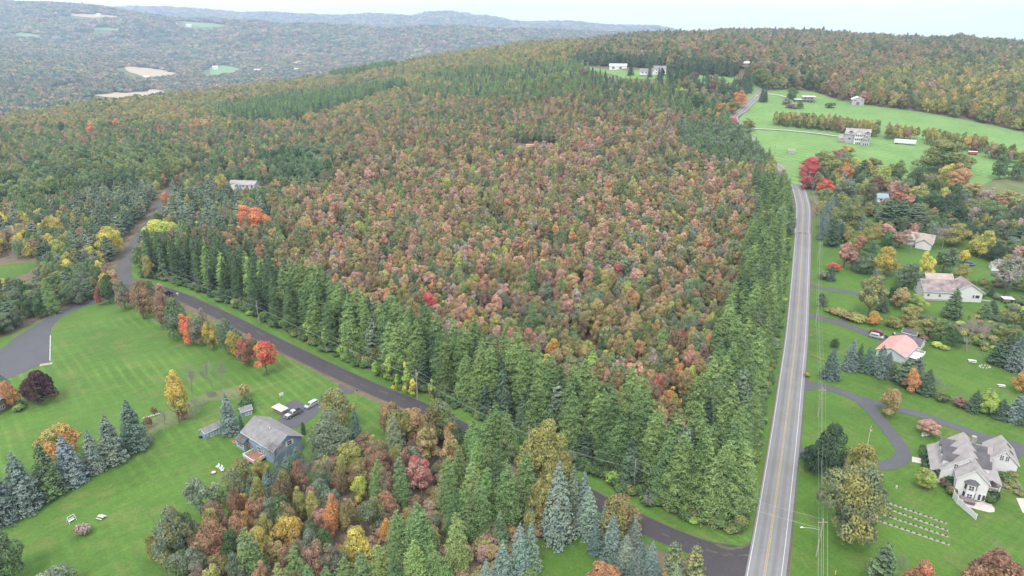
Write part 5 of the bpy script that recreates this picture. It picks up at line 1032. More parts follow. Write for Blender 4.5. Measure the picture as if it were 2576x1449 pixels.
# ---- geometry-node woods
PROTO = {}
def protos(key):
    """a collection of prototype trees for one kind and level of detail"""
    if key in PROTO: return PROTO[key]
    kind, lod = key; col = bpy.data.collections.new('%s_shapes_%d' % (kind, lod)); lst = []
    for s in range(6):
        if kind == 'farclump':
            rng = np.random.default_rng(s + 50); Vs = []; Fs = []; n0 = 0
            for (cx_, cy_, sc_) in [(rng.uniform(-.9, .9), rng.uniform(-.9, .9), rng.uniform(.7, 1.1)) for _ in range(3)]:
                V, F = quads_from(*(lambda d: (np.array([cx_, cy_, 0.55]) + d * np.array([0.75, 0.75, 0.62]) * sc_ * rng.uniform(0.85, 1.1, (len(d), 1)), d + rng.normal(size=d.shape) * 0.3))(
                    (lambda v: v / np.linalg.norm(v, axis=1)[:, None])(np.column_stack([rng.normal(size=(26, 2)), np.abs(rng.normal(size=26)) + 0.05]))), 0.62, rng)
                Vs.append(V); Fs.append(F + n0); n0 += len(V)
            me = fast_mesh('crowns', np.concatenate(Vs), np.concatenate(Fs)); me.materials.append(M_FARLEAF)
        elif kind == 'bare' and lod < 2:
            mb = bare_mb(s * 7 + 3, *REF['bare'], 4 if lod == 0 else 3, 0.17, 0.5, 4); me = mesh('bare', mb.v, mb.f); me.materials.append(M_PALEBARK)
        else:
            kk = 'broad' if kind == 'bare' else kind
            V, F = crown_data(kk, lod, s * 17 + 101 + lod); nq = len(F); v = list(map(tuple, V)); f = [tuple(q) for q in F]; mi = [0] * nq
            if lod < 2 and kk != 'shrub':
                h, r = REF[kk]; mb = trunk_mb(h, 0.2, r, 2.4, s, 0 if kk in NEED or lod else 5); n0 = len(v); v += mb.v; f += [tuple(i + n0 for i in q) for q in mb.f]; mi += [1] * len(mb.f)
            me = mesh('tree', v, f, False, mi); me.materials.append(M_NEEDLE if kk in NEED else M_LEAF); me.materials.append(M_BARK)
        o = bpy.data.objects.new('%s_tree.%03d' % (kind, s), me); col.objects.link(o); lst.append(o)
    PROTO[key] = col; return col
def woods(name, pts, rot, scl, kidx, tint, tint2, cols, label):
    """points carry rotation, scale, which shape and leaf colours; geometry nodes put the trees on them"""
    me = bpy.data.meshes.new(name); n = len(pts); me.vertices.add(n); me.vertices.foreach_set('co', np.asarray(pts, np.float32).ravel())
    def at(nm, ty, arr, key='value'):
        a = me.attributes.new(nm, ty, 'POINT'); a.data.foreach_set(key, np.ascontiguousarray(arr).ravel())
    at('rot', 'FLOAT_VECTOR', np.asarray(rot, np.float32), 'vector'); at('scl', 'FLOAT_VECTOR', np.asarray(scl, np.float32), 'vector')
    at('kidx', 'INT', np.asarray(kidx, np.int32)); at('grp', 'INT', np.asarray([k // 10 for k in kidx], np.int32))
    for nm, a in (('tint', tint), ('tint2', tint2)): at(nm, 'FLOAT_COLOR', np.column_stack([np.asarray(a, np.float32), np.ones(n, np.float32)]), 'color')
    o = obj(name, me); g = bpy.data.node_groups.new(name, 'GeometryNodeTree'); g.interface.new_socket('Geometry', in_out='INPUT', socket_type='NodeSocketGeometry'); g.interface.new_socket('Geometry', in_out='OUTPUT', socket_type='NodeSocketGeometry')
    N = g.nodes; L = g.links; gi = N.new('NodeGroupInput'); go = N.new('NodeGroupOutput'); join = N.new('GeometryNodeJoinGeometry')
    def named(nm, ty):
        a = N.new('GeometryNodeInputNamedAttribute'); a.data_type = ty; a.inputs['Name'].default_value = nm; return [s for s in a.outputs if s.enabled and s.name == 'Attribute'][0]
    gr = named('grp', 'INT'); ki = named('kidx', 'INT'); ro = named('rot', 'FLOAT_VECTOR'); sc_ = named('scl', 'FLOAT_VECTOR')
    for j, col in enumerate(cols):
        ci = N.new('GeometryNodeCollectionInfo'); ci.inputs['Collection'].default_value = col; ci.inputs['Separate Children'].default_value = True; ci.inputs['Reset Children'].default_value = True
        cmp_ = N.new('FunctionNodeCompare'); cmp_.data_type = 'INT'; cmp_.operation = 'EQUAL'
        ia = [s for s in cmp_.inputs if s.enabled and s.name == 'A'][0]; ib = [s for s in cmp_.inputs if s.enabled and s.name == 'B'][0]; L.new(gr, ia); ib.default_value = j
        md = N.new('ShaderNodeMath'); md.operation = 'MODULO'; md.inputs[1].default_value = 10; L.new(ki, md.inputs[0])
        ip = N.new('GeometryNodeInstanceOnPoints'); ip.inputs['Pick Instance'].default_value = True
        L.new(gi.outputs[0], ip.inputs['Points']); L.new(cmp_.outputs[0], ip.inputs['Selection']); L.new(ci.outputs[0], ip.inputs['Instance']); L.new(md.outputs[0], ip.inputs['Instance Index'])
        L.new(ro, ip.inputs['Rotation']); L.new(sc_, ip.inputs['Scale']); L.new(ip.outputs[0], join.inputs[0])
    L.new(join.outputs[0], go.inputs[0]); md = o.modifiers.new('woods', 'NODES'); md.node_group = g
    tag(o, kind='stuff'); o['label'] = label; return o
lod = np.where(dep_ < 330, 0, np.where(dep_ < 800, 1, 2))
rest = ~single
for grp, name, label in (('leafy bare', 'leafy_woodland', 'autumn leafy trees filling the woods, too many to count'), ('larch hemlock spruce pine', 'conifer_woodland', 'larches, spruces and pines filling the woods'), ('shrub', 'undergrowth', 'low bushes along the rows and between the yards')):
    kinds = [k for k in REF if WORD.get(k) in grp.split() and k != 'willow']; cols = []; ids = {}
    P_l = []; R_l = []; S_l = []; K_l = []; T1 = []; T2 = []
    for i in np.where(rest & np.isin(kw, grp.split()))[0]:
        x, y, kind, h, r, c, c2, pre, cn_ = REC[i]
        if kind == 'bare' and lod[i] == 2: kk = 'broad'
        else: kk = kind
        lo = min(lod[i], 1) if kk == 'shrub' else lod[i]
        key = (kk, int(lo))
        if key not in ids: ids[key] = len(cols); cols.append(protos(key))
        hr, r0 = REF[kk]; s = 1.12 if lo == 2 else 1.0
        P_l.append((x, y, az[i])); R_l.append((0, 0, RNG.uniform(0, 6.28))); S_l.append((r / r0 * s, r / r0 * s, h / hr)); K_l.append(ids[key] * 10 + int(RNG.integers(6))); T1.append(c); T2.append(c2)
    woods(name, P_l, R_l, S_l, K_l, T1, T2, cols, label)
# ---- the far side of the valley: clumps of crowns on every slope but the fields
FP = []
for (y0, y1, s) in ((1100, 2600, 13.0), (2600, 4000, 19.0), (4000, 5900, 27.0), (7600, 9900, 60.0)):
    ymax = y1; X, Y = grid(-0.82 * ymax, 0.42 * ymax, y0, y1, s, 0.45); t = X / Y; k = (t > -0.80) & (t < np.interp(Y, [1000, 5000], [0.2, 0.38])) & (Y > np.interp(t, CRT, CR[:, 1]) + 120); X, Y = X[k], Y[k]
    ok = np.ones(X.shape, bool)
    for poly in CLEARW:
        pc = np.mean(poly, axis=0)
        if pc[1] > 1000: ok &= ~inside(X, Y, poly) & ~inside(X, Y + 60, poly) & ~inside(X, Y + 120, poly)
    FP.append((X[ok], Y[ok], s))
X = np.concatenate([f[0] for f in FP]); Y = np.concatenate([f[1] for f in FP]); SS = np.concatenate([np.full(len(f[0]), f[2]) for f in FP]); zz = terrain(X, Y); n = len(X)
DK = 0.72
names = ['olive', 'green', 'sage', 'redgreen', 'orangegreen', 'barered', 'dark', 'rust', 'yolive', 'spruce']; W0 = np.array([12, 15, 14, 13, 9, 13, 12, 6, 3, 9.])
ph = np.arange(10) * 2.1; f = 1 + 0.75 * np.sin(X[:, None] * 0.006 + ph) * np.cos(Y[:, None] * 0.0045 + ph * 1.7)
P = W0 * f; P /= P.sum(1)[:, None]; pk = (P.cumsum(1) > RNG.random((n, 1))).argmax(1)
tn = DK * np.array([C[m_] for m_ in names])[pk] * RNG.uniform(0.72, 1.3, (n, 1)); sz = SS * 0.72 * RNG.uniform(0.75, 1.15, n); hz_ = np.where(SS < 20, 11.0, np.where(SS < 30, 15.0, 26.0)) * RNG.uniform(0.75, 1.35, n)
woods('valley_woodland', np.stack([X, Y, zz - 1], 1), np.column_stack([np.zeros((n, 2)), RNG.uniform(0, 6.28, n)]), np.stack([sz, sz, hz_], 1), RNG.integers(0, 6, n), tn, tn * 0.9, [protos(('farclump', 0))], 'distant autumn woodland covering the valley sides')
print('TREES', len(REC), 'single', int(single.sum()), 'far', n, {k: int((kw == k).sum()) for k in LIMIT})

# ------------------------------------------------------------------ labels of the hand-placed trees
from collections import defaultdict
CW['vine'] = 'lime'
KWD = dict(round='tree', broad='tree', willow='tree', larch='larch', spruce='spruce', hemlock='hemlock', pine='pine', bare='leafless tree', column='arborvitae', shrub='bush', vine='vine clad tree')
ZP = {'spruce row across the left lawn': 'in the spruce row across the left lawn', 'left lawn': 'on the left lawn', 'maple row along the side road': 'in the roadside maple row', 'blue house yard': 'below the blue house',
 'bottom wood': 'in the wood below the side road', 'blue spruces by the bottom lawn': 'by the bottom lawn', 'white house yard': 'in the dormered house yard', 'red roof house yard': 'near the red roofed house',
 'brown roof house yard': 'around the brown roofed house', 'trees by the road bend': 'in the yards by the bend', 'far meadow': 'beside the far meadow', 'west woods': 'in the left woods', 'middle wood': 'in the middle wood', 'vines on the larch row': 'along the larch row'}
by = defaultdict(list)
ORD = ['first', 'second', 'third', 'fourth', 'fifth', 'sixth', 'seventh', 'eighth', 'ninth', 'tenth', 'eleventh', 'twelfth', 'thirteenth', 'fourteenth', 'fifteenth', 'sixteenth', 'seventeenth', 'eighteenth', 'nineteenth', 'twentieth']
for e, zone, c, c2, kind, lab, u, vb in SHOW:
    cat = 'bush' if kind == 'shrub' else 'tree'
    tag(e, lab, cat, 'trees: ' + zone if not lab else None)
    if not lab:
        two = CW[c] if kind != 'bare' else ''
        if c2 and CW[c2] != CW[c] and kind not in ('bare',): two = '%s and %s' % (CW[c], CW[c2]) if ' and ' not in CW[c] + CW[c2] else CW[c]
        by[(two + ' ' + KWD[kind], zone)].append((u, e))
for (w, zone), lst in by.items():
    lst.sort(key=lambda q: q[0])
    for i, (u, e) in enumerate(lst):
        e['label'] = (w + ' ' + ZP[zone]).strip() + ('' if len(lst) == 1 else ', leftmost of two' if len(lst) == 2 and i == 0 else ', rightmost of two' if len(lst) == 2 else ', %s from the left' % ORD[i] if i < 20 else '')
        e['group'] = zone
# ------------------------------------------------------------------ buildings
M_BLUE = mat('blue_siding', (0.165, 0.225, 0.31), 0.7, (1.2, 0.08)); M_TRIM = mat('white_trim', (0.52, 0.53, 0.54), 0.6)
M_WHITE = mat('white_siding', (0.50, 0.50, 0.50), 0.7, (0.8, 0.05)); M_CREAM = mat('cream_siding', (0.46, 0.46, 0.445), 0.7, (0.8, 0.05)); M_PALEBLUE = mat('pale_blue_siding', (0.36, 0.40, 0.43), 0.7, (0.8, 0.05))
M_GREYSIDE = mat('grey_siding', (0.30, 0.29, 0.32), 0.7, (0.8, 0.07)); M_GLASS = mat('window_glass', (0.035, 0.045, 0.05), 0.12, spec=0.6)
M_GREYROOF = mat('grey_shingles', (0.15, 0.145, 0.15), 0.9, (0.6, 0.2), bump=(6, 0.4, 0.03)); M_TAUPE = mat('taupe_shingles', (0.225, 0.205, 0.205), 0.9, (0.5, 0.18), bump=(6, 0.4, 0.03))
M_DARKSH = mat('dark_shingles', (0.075, 0.072, 0.078), 0.9, (0.6, 0.25)); M_PINK = mat('coral_red_metal_roof', (0.52, 0.19, 0.175), 0.45, (0.3, 0.06))
M_BROWNROOF = mat('stained_brown_shingles', (0.24, 0.205, 0.195), 0.9, (0.35, 0.4, (0.10, 0.075, 0.08))); M_TANROOF = mat('tan_shingles', (0.26, 0.215, 0.19), 0.9, (0.5, 0.15))
M_CONC = mat('concrete', (0.26, 0.25, 0.24), 0.9, (0.8, 0.15)); M_DECK = mat('red_brown_decking', (0.22, 0.095, 0.07), 0.8, (2, 0.2)); M_STONE = mat('patio_stone', (0.30, 0.24, 0.22), 0.9, (1.5, 0.3, (0.42, 0.38, 0.36)))
M_WOOD = mat('weathered_wood', (0.22, 0.18, 0.15), 0.85, (2, 0.3)); M_BRICK = mat('red_brick', (0.17, 0.075, 0.06), 0.9, (2, 0.2)); M_METAL = mat('galvanised_metal', (0.42, 0.43, 0.44), 0.4, metal=0.6)
M_TYRE = mat('black_rubber', (0.015, 0.015, 0.016), 0.9); M_BLACK = mat('black_plastic', (0.02, 0.02, 0.022), 0.6); M_CHROME = mat('hubcap_metal', (0.45, 0.46, 0.47), 0.35, metal=0.5)
M_REDP = mat('red_paint', (0.45, 0.04, 0.04), 0.4); M_YELP = mat('yellow_plastic', (0.60, 0.46, 0.04), 0.5); M_BLUEP = mat('blue_plastic', (0.03, 0.05, 0.22), 0.5); M_ROOFWHITE = mat('pale_metal_roof', (0.46, 0.45, 0.45), 0.5, (0.4, 0.08))

def win(root, face, L, W, t, z, w, h, nx=1, nz=2, door=False, off=0.0, m=None):
    """window or glazed door on one wall of a box building centred on the origin; face: s n e w"""
    a = {'s': 0.0, 'n': math.pi, 'e': math.pi / 2, 'w': -math.pi / 2}[face]; d = (W if face in 'sn' else L) / 2 + off
    def tr(x, y, zz): return (x * math.cos(a) + (d + y) * math.sin(a), x * math.sin(a) - (d + y) * math.cos(a), zz)
    def bx(mb, x0, x1, y0, y1, z0, z1):
        mb.hexa([tr(x0, y1, z0), tr(x1, y1, z0), tr(x1, y0, z0), tr(x0, y0, z0), tr(x0, y1, z1), tr(x1, y1, z1), tr(x1, y0, z1), tr(x0, y0, z1)])
    f = MB(); k = 0.11
    bx(f, t-w/2, t+w/2, -0.05, 0.06, z+h-k, z+h); bx(f, t-w/2, t+w/2, -0.05, 0.08, z, z+k); bx(f, t-w/2, t-w/2+k, -0.05, 0.062, z+k, z+h-k); bx(f, t+w/2-k, t+w/2, -0.05, 0.062, z+k, z+h-k)
    for i in range(1, nx): xx = t - w/2 + w * i / nx; bx(f, xx-0.05, xx+0.05, -0.05, 0.055, z+k, z+h-k)
    for i in range(1, nz): zz = z + h * i / nz; bx(f, t-w/2+k, t+w/2-k, -0.05, 0.045, zz-0.035, zz+0.035)
    fr = f.build('door' if door else 'window', m or M_TRIM, root); p = MB(); bx(p, t-w/2+k*0.9, t+w/2-k*0.9, -0.05, 0.02, z+k*0.9, z+h-k*0.9); p.build('pane', M_GLASS, fr); return fr
def gable(root, L, W, h, rise, wm, rm, x=0.0, y=0.0, ax='x', ov=0.4, z0=0.0, ywall=None, base=-1.2, name='wall', trim=True, thick=0.22, off=0.0, roofname='roof'):
    """walls with two gable ends (ridge along ax) and a two-slope roof with eaves and rakes; off moves the ridge sideways"""
    def P(a, b, z): return (x + a, y + b, z) if ax == 'x' else (x - b, y + a, z)
    w = MB(); hl, hw = L/2, W/2
    v = [P(-hl,-hw,z0+base), P(hl,-hw,z0+base), P(hl,hw,z0+base), P(-hl,hw,z0+base), P(-hl,-hw,z0+h), P(hl,-hw,z0+h), P(hl,hw,z0+h), P(-hl,hw,z0+h), P(-hl,off,z0+h+rise), P(hl,off,z0+h+rise)]
    w.add(v, [(0,1,5,4), (2,3,7,6), (1,2,6,9,5), (3,0,4,8,7), (0,3,2,1), (4,5,9,8), (6,7,8,9)])
    wo_ = w.build(name, wm, root)
    r = MB(); el = hl + ov
    for s in (-1, 1):
        run = hw - off * s; sl = rise / run; e = (hw + ov) * s; ze = z0 + h - ov * sl; zr = z0 + h + rise; t = thick
        a0 = P(-el, off, zr + 0.02); a1 = P(el, off, zr + 0.02); b0 = P(-el, e, ze + 0.02); b1 = P(el, e, ze + 0.02)
        up = [(p[0], p[1], p[2] + t) for p in (b0, b1, a1, a0)]; dn = [b0, b1, a1, a0]
        r.hexa((dn + up) if s < 0 else ([dn[i] for i in (1, 0, 3, 2)] + [up[i] for i in (1, 0, 3, 2)]))
    ro = r.build(roofname, rm, root)
    if trim:
        q = MB()
        for s in (-1, 1):
            run = hw - off * s; sl = rise / run; e = (hw + ov) * s; ze = z0 + h - ov * sl
            for g in (-1, 1):
                X0, X1 = g * el, g * (el + 0.05)
                q.hexa([P(X0, e, ze-0.12), P(X1, e, ze-0.12), P(X1, off, z0+h+rise-0.12), P(X0, off, z0+h+rise-0.12), P(X0, e, ze+0.14), P(X1, e, ze+0.14), P(X1, off, z0+h+rise+0.14), P(X0, off, z0+h+rise+0.14)])
            q.hexa([P(-el, e, ze-0.14), P(el, e, ze-0.14), P(el, e+0.06*s, ze-0.14), P(-el, e+0.06*s, ze-0.14), P(-el, e, ze+0.1), P(el, e, ze+0.1), P(el, e+0.06*s, ze+0.1), P(-el, e+0.06*s, ze+0.1)])
        q.build('trim', M_TRIM, root)
    return wo_, ro
def house(name, cat, label, x, y, ang, dz=0.0):
    e = empty(name, (x, y, th(x, y) + dz), math.radians(ang)); tag(e, label, cat); return e
def loc(e, lx, ly, dz=0.0):
    c, s = math.cos(e.rotation_euler[2]), math.sin(e.rotation_euler[2]); x = e.location[0] + lx*c - ly*s; y = e.location[1] + lx*s + ly*c; return x, y

# blue house: long front faces the lower left lawn, ridge runs away from the camera to the left
H1 = house('blue_house', 'house', 'blue sided two storey house with a grey gable roof and back deck', -69.9, 170.3, -38)
L_, W_ = 15.4, 9.2
gable(H1, L_, W_, 5.1, 2.7, M_BLUE, M_GREYROOF, ov=0.45)
for (t, z, w, h, nx) in ((-3.6, 3.9, 1.3, 0.8, 2), (1.4, 3.9, 1.1, 0.75, 2), (5.2, 3.9, 1.1, 0.75, 2)): win(H1, 's', L_, W_, t, z, w, h, nx, 1)
win(H1, 's', L_, W_, 0.2, 1.0, 2.0, 2.1, 3, 2, True); win(H1, 's', L_, W_, 2.9, 1.3, 0.8, 1.6, 1, 2)
win(H1, 'e', L_, W_, 0.6, 4.0, 1.7, 1.5, 1, 2)
for s in (-1, 1): MB().box(L_/2 + 0.01, L_/2 + 0.07, 0.6 + s*1.05 - 0.2, 0.6 + s*1.05 + 0.2, 4.0, 5.5).build('shutter', M_TRIM, H1)
w_, r_ = MB().box(-L_/2 - 1.3, -L_/2 + 2.6, -W_/2 - 1.7, -W_/2 + 0.0, -1.0, 2.9).build('wall', M_BLUE, H1), None
mb = MB(); mb.hexa([(-L_/2-1.6, -W_/2-2.1, 2.75), (-L_/2+2.9, -W_/2-2.1, 2.75), (-L_/2+2.9, -W_/2-0.02, 3.75), (-L_/2-1.6, -W_/2-0.02, 3.75), (-L_/2-1.6, -W_/2-2.1, 2.95), (-L_/2+2.9, -W_/2-2.1, 2.95), (-L_/2+2.9, -W_/2-0.02, 3.95), (-L_/2-1.6, -W_/2-0.02, 3.95)]); mb.build('porch_roof', M_DARKSH, H1)
win(H1, 's', L_, W_, -L_/2 + 0.75, 1.0, 2.9, 1.7, 3, 2, False, 1.7)
MB().box(-L_/2 - 1.34, -L_/2 - 1.24, -W_/2 - 1.76, -W_/2 - 1.66, 0, 2.9).box(-L_/2 + 2.56, -L_/2 + 2.66, -W_/2 - 1.76, -W_/2 - 1.66, 0, 2.9).box(L_/2 - .06, L_/2 + .04, -W_/2 - .05, -W_/2 + .05, 0, 5.0).build('corner_board', M_TRIM, H1)
c_ = MB().box(-L_/2 - 1.15, -L_/2 - 0.0, -2.0, -0.2, -1, 5.6).build('chimney', M_BLUE, H1); mb = MB().box(-L_/2 - 1.3, -L_/2 + 0.1, -2.15, -0.05, 5.6, 5.75); mb.box(-L_/2 - 0.9, -L_/2 - 0.4, -1.4, -0.9, 5.75, 6.1); mb.build('chimney_cap', M_TRIM, c_)
MB().tube([(1.0, -0.9, 6.6), (1.0, -0.9, 7.9)], 0.11, 8).tube([(0.6, -2.2, 6.0), (0.6, -2.2, 7.0)], 0.09, 8).build('vent_pipe', M_TRIM, H1)
dk = MB().box(-1.9, 3.4, -W_/2 - 4.0, -W_/2 - 0.02, 0.72, 0.9).build('deck', M_DECK, H1); rl = MB()
for a in np.linspace(-1.9, 3.4, 13): rl.box(a-0.05, a+0.05, -W_/2-4.0, -W_/2-3.9, 0.9, 1.85)
for b in np.linspace(-W_/2-4.0, -W_/2-0.5, 9): rl.box(-1.9, -1.8, b, b+0.1, 0.9, 1.85); rl.box(3.3, 3.4, b, b+0.1, 0.9, 1.85)
rl.box(-1.95, 3.45, -W_/2-4.05, -W_/2-3.88, 1.85, 1.94); rl.box(-1.95, -1.78, -W_/2-3.88, -W_/2-0.5, 1.85, 1.94); rl.box(3.28, 3.45, -W_/2-3.88, -W_/2-0.5, 1.85, 1.94); rl.build('railing', M_TRIM, dk)
MB().box(-1.8, -1.6, -W_/2-3.8, -W_/2-3.6, -0.5, 0.72).box(3.1, 3.3, -W_/2-3.8, -W_/2-3.6, -0.5, 0.72).build('post', M_TRIM, dk)
st = MB(); [st.box(0.2, 1.6, -W_/2-4.05-0.28*i-0.28, -W_/2-4.05-0.28*i, 0.50-0.22*i, 0.72-0.22*i) for i in range(3)]; st.build('steps', M_DECK, dk)

def shed(label, x, y, ang, L, W, h, rise, wm, rm, wins=(), door=None, face='s', ov=0.2):
    e = house('garden_shed', 'shed', label, x, y, ang); gable(e, L, W, h, rise, wm, rm, ov=ov, thick=0.1)
    for t in wins: win(e, face, L, W, t, h*0.42, 0.6, h*0.36, 2, 2)
    if door is not None:
        f = MB(); yy_ = -W/2 - 0.06; z1 = h * 0.9
        for a in (-0.95, 0.0, 0.95): f.box(door+a-0.07, door+a+0.07, yy_, -W/2+0.02, 0.05, z1)
        for z in (0.05, h*0.45, z1-0.1): f.box(door-0.88, door-0.07, yy_+0.01, -W/2+0.02, z, z+0.1); f.box(door+0.07, door+0.88, yy_+0.01, -W/2+0.02, z, z+0.1)
        for s in (-1, 1): f.hexa([(door+s*0.1, yy_+0.02, h*0.45), (door+s*0.22, yy_+0.02, h*0.45), (door+s*0.22, -W/2+0.02, h*0.45), (door+s*0.1, -W/2+0.02, h*0.45), (door+s*0.76, yy_+0.02, 0.15), (door+s*0.88, yy_+0.02, 0.15), (door+s*0.88, -W/2+0.02, 0.15), (door+s*0.76, -W/2+0.02, 0.15)])
        f.build('door', M_TRIM, e)
    return e
shed('blue garden shed with white cross braced doors, left of the rounded blue spruce', -91.4, 177.9, 52, 5.2, 3.0, 2.1, 1.0, M_BLUE, M_GREYROOF, (-1.9, 1.9), 0.0)
shed('small blue garden shed with a narrow white door, behind the rounded blue spruce', -84.9, 189.3, 38, 3.3, 2.4, 2.0, 0.9, M_BLUE, M_GREYROOF, (), 0.4)

# white dormered house; local x runs to the right along the front gable, y runs along the ridge away from the camera
gx, gy = 119.1, 151.3
H2 = house('dormered_house', 'house', 'large white house with six dormers, bay window and attached garage wing', gx, gy, -25.5)
ML, MW = 13.0, 11.0
gable(H2, ML, MW, 4.6, 4.9, M_WHITE, M_TAUPE, x=1.0, y=ML/2 + 1.0, ax='y', ov=0.3)
gable(H2, 4.4, 7.0, 5.6, 3.3, M_WHITE, M_TAUPE, x=2.1, y=-1.2, ax='y', ov=0.3, base=-1.0)
def lean(root, x0, x1, y0, y1, z0, z1, m, name='porch_roof', t=0.18):
    MB().hexa([(x0, y0, z0), (x1, y0, z1), (x1, y1, z1), (x0, y1, z0), (x0, y0, z0+t), (x1, y0, z1+t), (x1, y1, z1+t), (x0, y1, z0+t)]).build(name, m, root)
lean(H2, -6.8, -4.2, 0.8, ML+1.2, 3.1, 4.75, M_TAUPE); lean(H2, 6.2, 9.5, 0.8, ML+1.2, 4.75, 3.1, M_TAUPE)
pp = MB(); [pp.box(-6.7, -6.5, b, b+0.2, 0.4, 3.1) for b in np.linspace(1.0, ML+0.6, 6)]; pp.box(-6.72, -6.52, 1.0, ML+0.8, 0.9, 1.0); pp.box(-6.6, -4.6, 0.95, 1.1, 0.9, 1.0); [pp.box(-6.4+i*0.3, -6.34+i*0.3, 0.98, 1.06, 0.4, 0.9) for i in range(6)]; pp.build('porch_post', M_TRIM, H2)
MB().box(-6.75, -4.5, 0.9, ML+1.1, -1.0, 0.42).build('porch_floor', M_CONC, H2)
pp = MB(); [pp.box(9.1, 9.3, b, b+0.2, -1.0, 3.1) for b in np.linspace(1.0, ML, 5)]; pp.box(9.1, 9.25, 0.9, ML+0.8, 2.1, 2.2); [pp.box(6.8 + i*0.45, 6.86 + i*0.45, 0.95, 1.05, 1.3, 2.1) for i in range(6)]; pp.box(6.7, 9.2, 0.93, 1.07, 2.1, 2.2); pp.build('porch_post', M_TRIM, H2)
MB().box(6.5, 9.3, 0.9, ML+1.0, 1.0, 1.25).build('porch_floor', M_WOOD, H2)
for sd in (-1, 1):
    for i, yy_ in enumerate((3.6, 7.4, 11.3)):
        xo = 1.0 + sd * 5.3; xi = 1.0 + sd * 1.2; b = MB(); b.box(min(xo, xi), max(xo, xi), yy_-1.2, yy_+1.2, 4.4, 6.9); b.add([(xo, yy_-1.2, 6.9), (xo, yy_+1.2, 6.9), (xo, yy_, 7.9)], [(0, 1, 2)] if sd > 0 else [(0, 2, 1)])
        dm = b.build('dormer', M_WHITE, H2); r = MB()
        for s in (-1, 1):
            x0, x1 = xo + sd*0.35, 1.0 + sd*0.9
            q = [(x0, yy_+s*1.55, 6.68), (x1, yy_+s*1.55, 6.68), (x1, yy_, 8.1), (x0, yy_, 8.1)]; q2 = [(p[0], p[1], p[2]+0.14) for p in q]; r.hexa((q + q2) if s*sd > 0 else (q[::-1] + q2[::-1]))
        r.build('dormer_roof', M_DARKSH, dm); MB().box(xo-0.04, xo+0.05, yy_-0.5, yy_+0.5, 5.3, 6.7).build('pane', M_GLASS, dm); f = MB()
        for s in (-1, 1): f.box(xo-0.03, xo+0.09, yy_+s*0.58-0.07, yy_+s*0.58+0.07, 5.2, 6.8)
        f.build('frame', M_TRIM, dm)
win(H2, 's', 0, 0, -1.4, 5.3, 1.0, 1.5, 2, 2, off=-0.98)
by_ = 3.4
bo = MB().prism([(0.4, -by_), (1.0, -by_-1.0), (2.8, -by_-1.0), (3.4, -by_)], -0.9, 4.9).build('bay_window', M_WHITE, H2)
rf = MB(); rf.add([(0.1, -by_-0.01, 4.9), (0.85, -by_-1.3, 4.9), (2.95, -by_-1.3, 4.9), (3.7, -by_-0.01, 4.9), (1.3, -by_-0.01, 5.8), (2.5, -by_-0.01, 5.8)], [(0, 1, 4), (1, 2, 5, 4), (2, 3, 5), (3, 2, 1, 0), (0, 4, 5, 3)]); rf.build('bay_roof', M_DARKSH, bo)
for z in (3.0, 0.6):
    win(H2, 's', 0, 0, 1.9, z, 1.3, 1.5, 2, 2, off=by_+1.0)
    for s in (-1, 1):
        o = MB().box(-0.38, 0.38, -0.05, 0.03, 0, 1.5).build('window', M_GLASS, bo); o.location = (1.9 + s*1.2, -by_-0.50, z); o.rotation_euler = (0, 0, math.radians(59 if s > 0 else -59))
for t in (4.25, 5.15): win(H2, 's', 0, 0, t, 0.1, 0.8, 2.0, 1, 1, True, by_)
gable(H2, 8.4, 6.8, 3.4, 3.2, M_WHITE, M_TAUPE, x=11.7, y=18.2, ax='y', ov=0.35, base=-1)
gable(H2, 3.6, 6.0, 3.0, 2.2, M_WHITE, M_TAUPE, x=7.2, y=17.0, ax='x', ov=0.1)
for t in (11.1, 12.4): win(H2, 's', 0, 0, t, 3.5, 1.0, 1.7, 2, 3, off=-14.0)
for yy_ in (16.0, 19.5): MB().hexa([(13.0, yy_, 5.68), (14.0, yy_, 4.72), (14.0, yy_+0.9, 4.72), (13.0, yy_+0.9, 5.68), (13.0, yy_, 5.86), (14.0, yy_, 4.9), (14.0, yy_+0.9, 4.9), (13.0, yy_+0.9, 5.86)]).build('skylight', M_GLASS, H2)
MB().box(2.9, 4.0, 12.2, 13.4, 6.0, 9.8).build('chimney', M_TAUPE, H2)
def px_obj(R, x, y, dz=0.0): return G(*R(x, y), dz)

# coral red roofed house with its dark roofed wing
H3 = house('red_roofed_house', 'house', 'white house with a coral red metal roof behind blue spruces', 144.9, 231.6, 44.8)
gable(H3, 15.0, 9.6, 2.7, 2.0, M_PALEBLUE, M_PINK, ov=0.4); win(H3, 's', 15, 9.6, -2, 0.9, 1.5, 1.2, 2, 1); win(H3, 's', 15, 9.6, 3, 0.9, 1.5, 1.2, 2, 1); win(H3, 's', 15, 9.6, 0.6, 0.1, 1.0, 2.1, 1, 1, True)
gable(H3, 9.4, 6.8, 2.5, 1.7, M_WHITE, M_DARKSH, x=9.3, y=-1.2, ax='y', ov=0.3); win(H3, 's', 0, 0, 9.3, 1.0, 0.9, 1.2, 1, 2, off=5.9)
MB().tube([(1, -2, 3.6), (1, -2, 4.6)], 0.08, 6).build('vent_pipe', M_METAL, H3)
dk = MB().box(-1.5, 5.5, -8.2, -4.82, 0.4, 0.52).build('deck', M_TRIM, H3); rl = MB(); [rl.box(a, a+0.08, -8.2, -8.1, 0.52, 1.4) for a in np.linspace(-1.5, 5.4, 18)]; rl.box(-1.5, 5.5, -8.22, -8.08, 1.4, 1.48); [rl.box(5.4, 5.5, b, b+0.08, 0.52, 1.4) for b in np.linspace(-8.1, -5, 8)]; rl.box(5.38, 5.52, -8.1, -4.9, 1.4, 1.48); rl.build('railing', M_TRIM, dk)
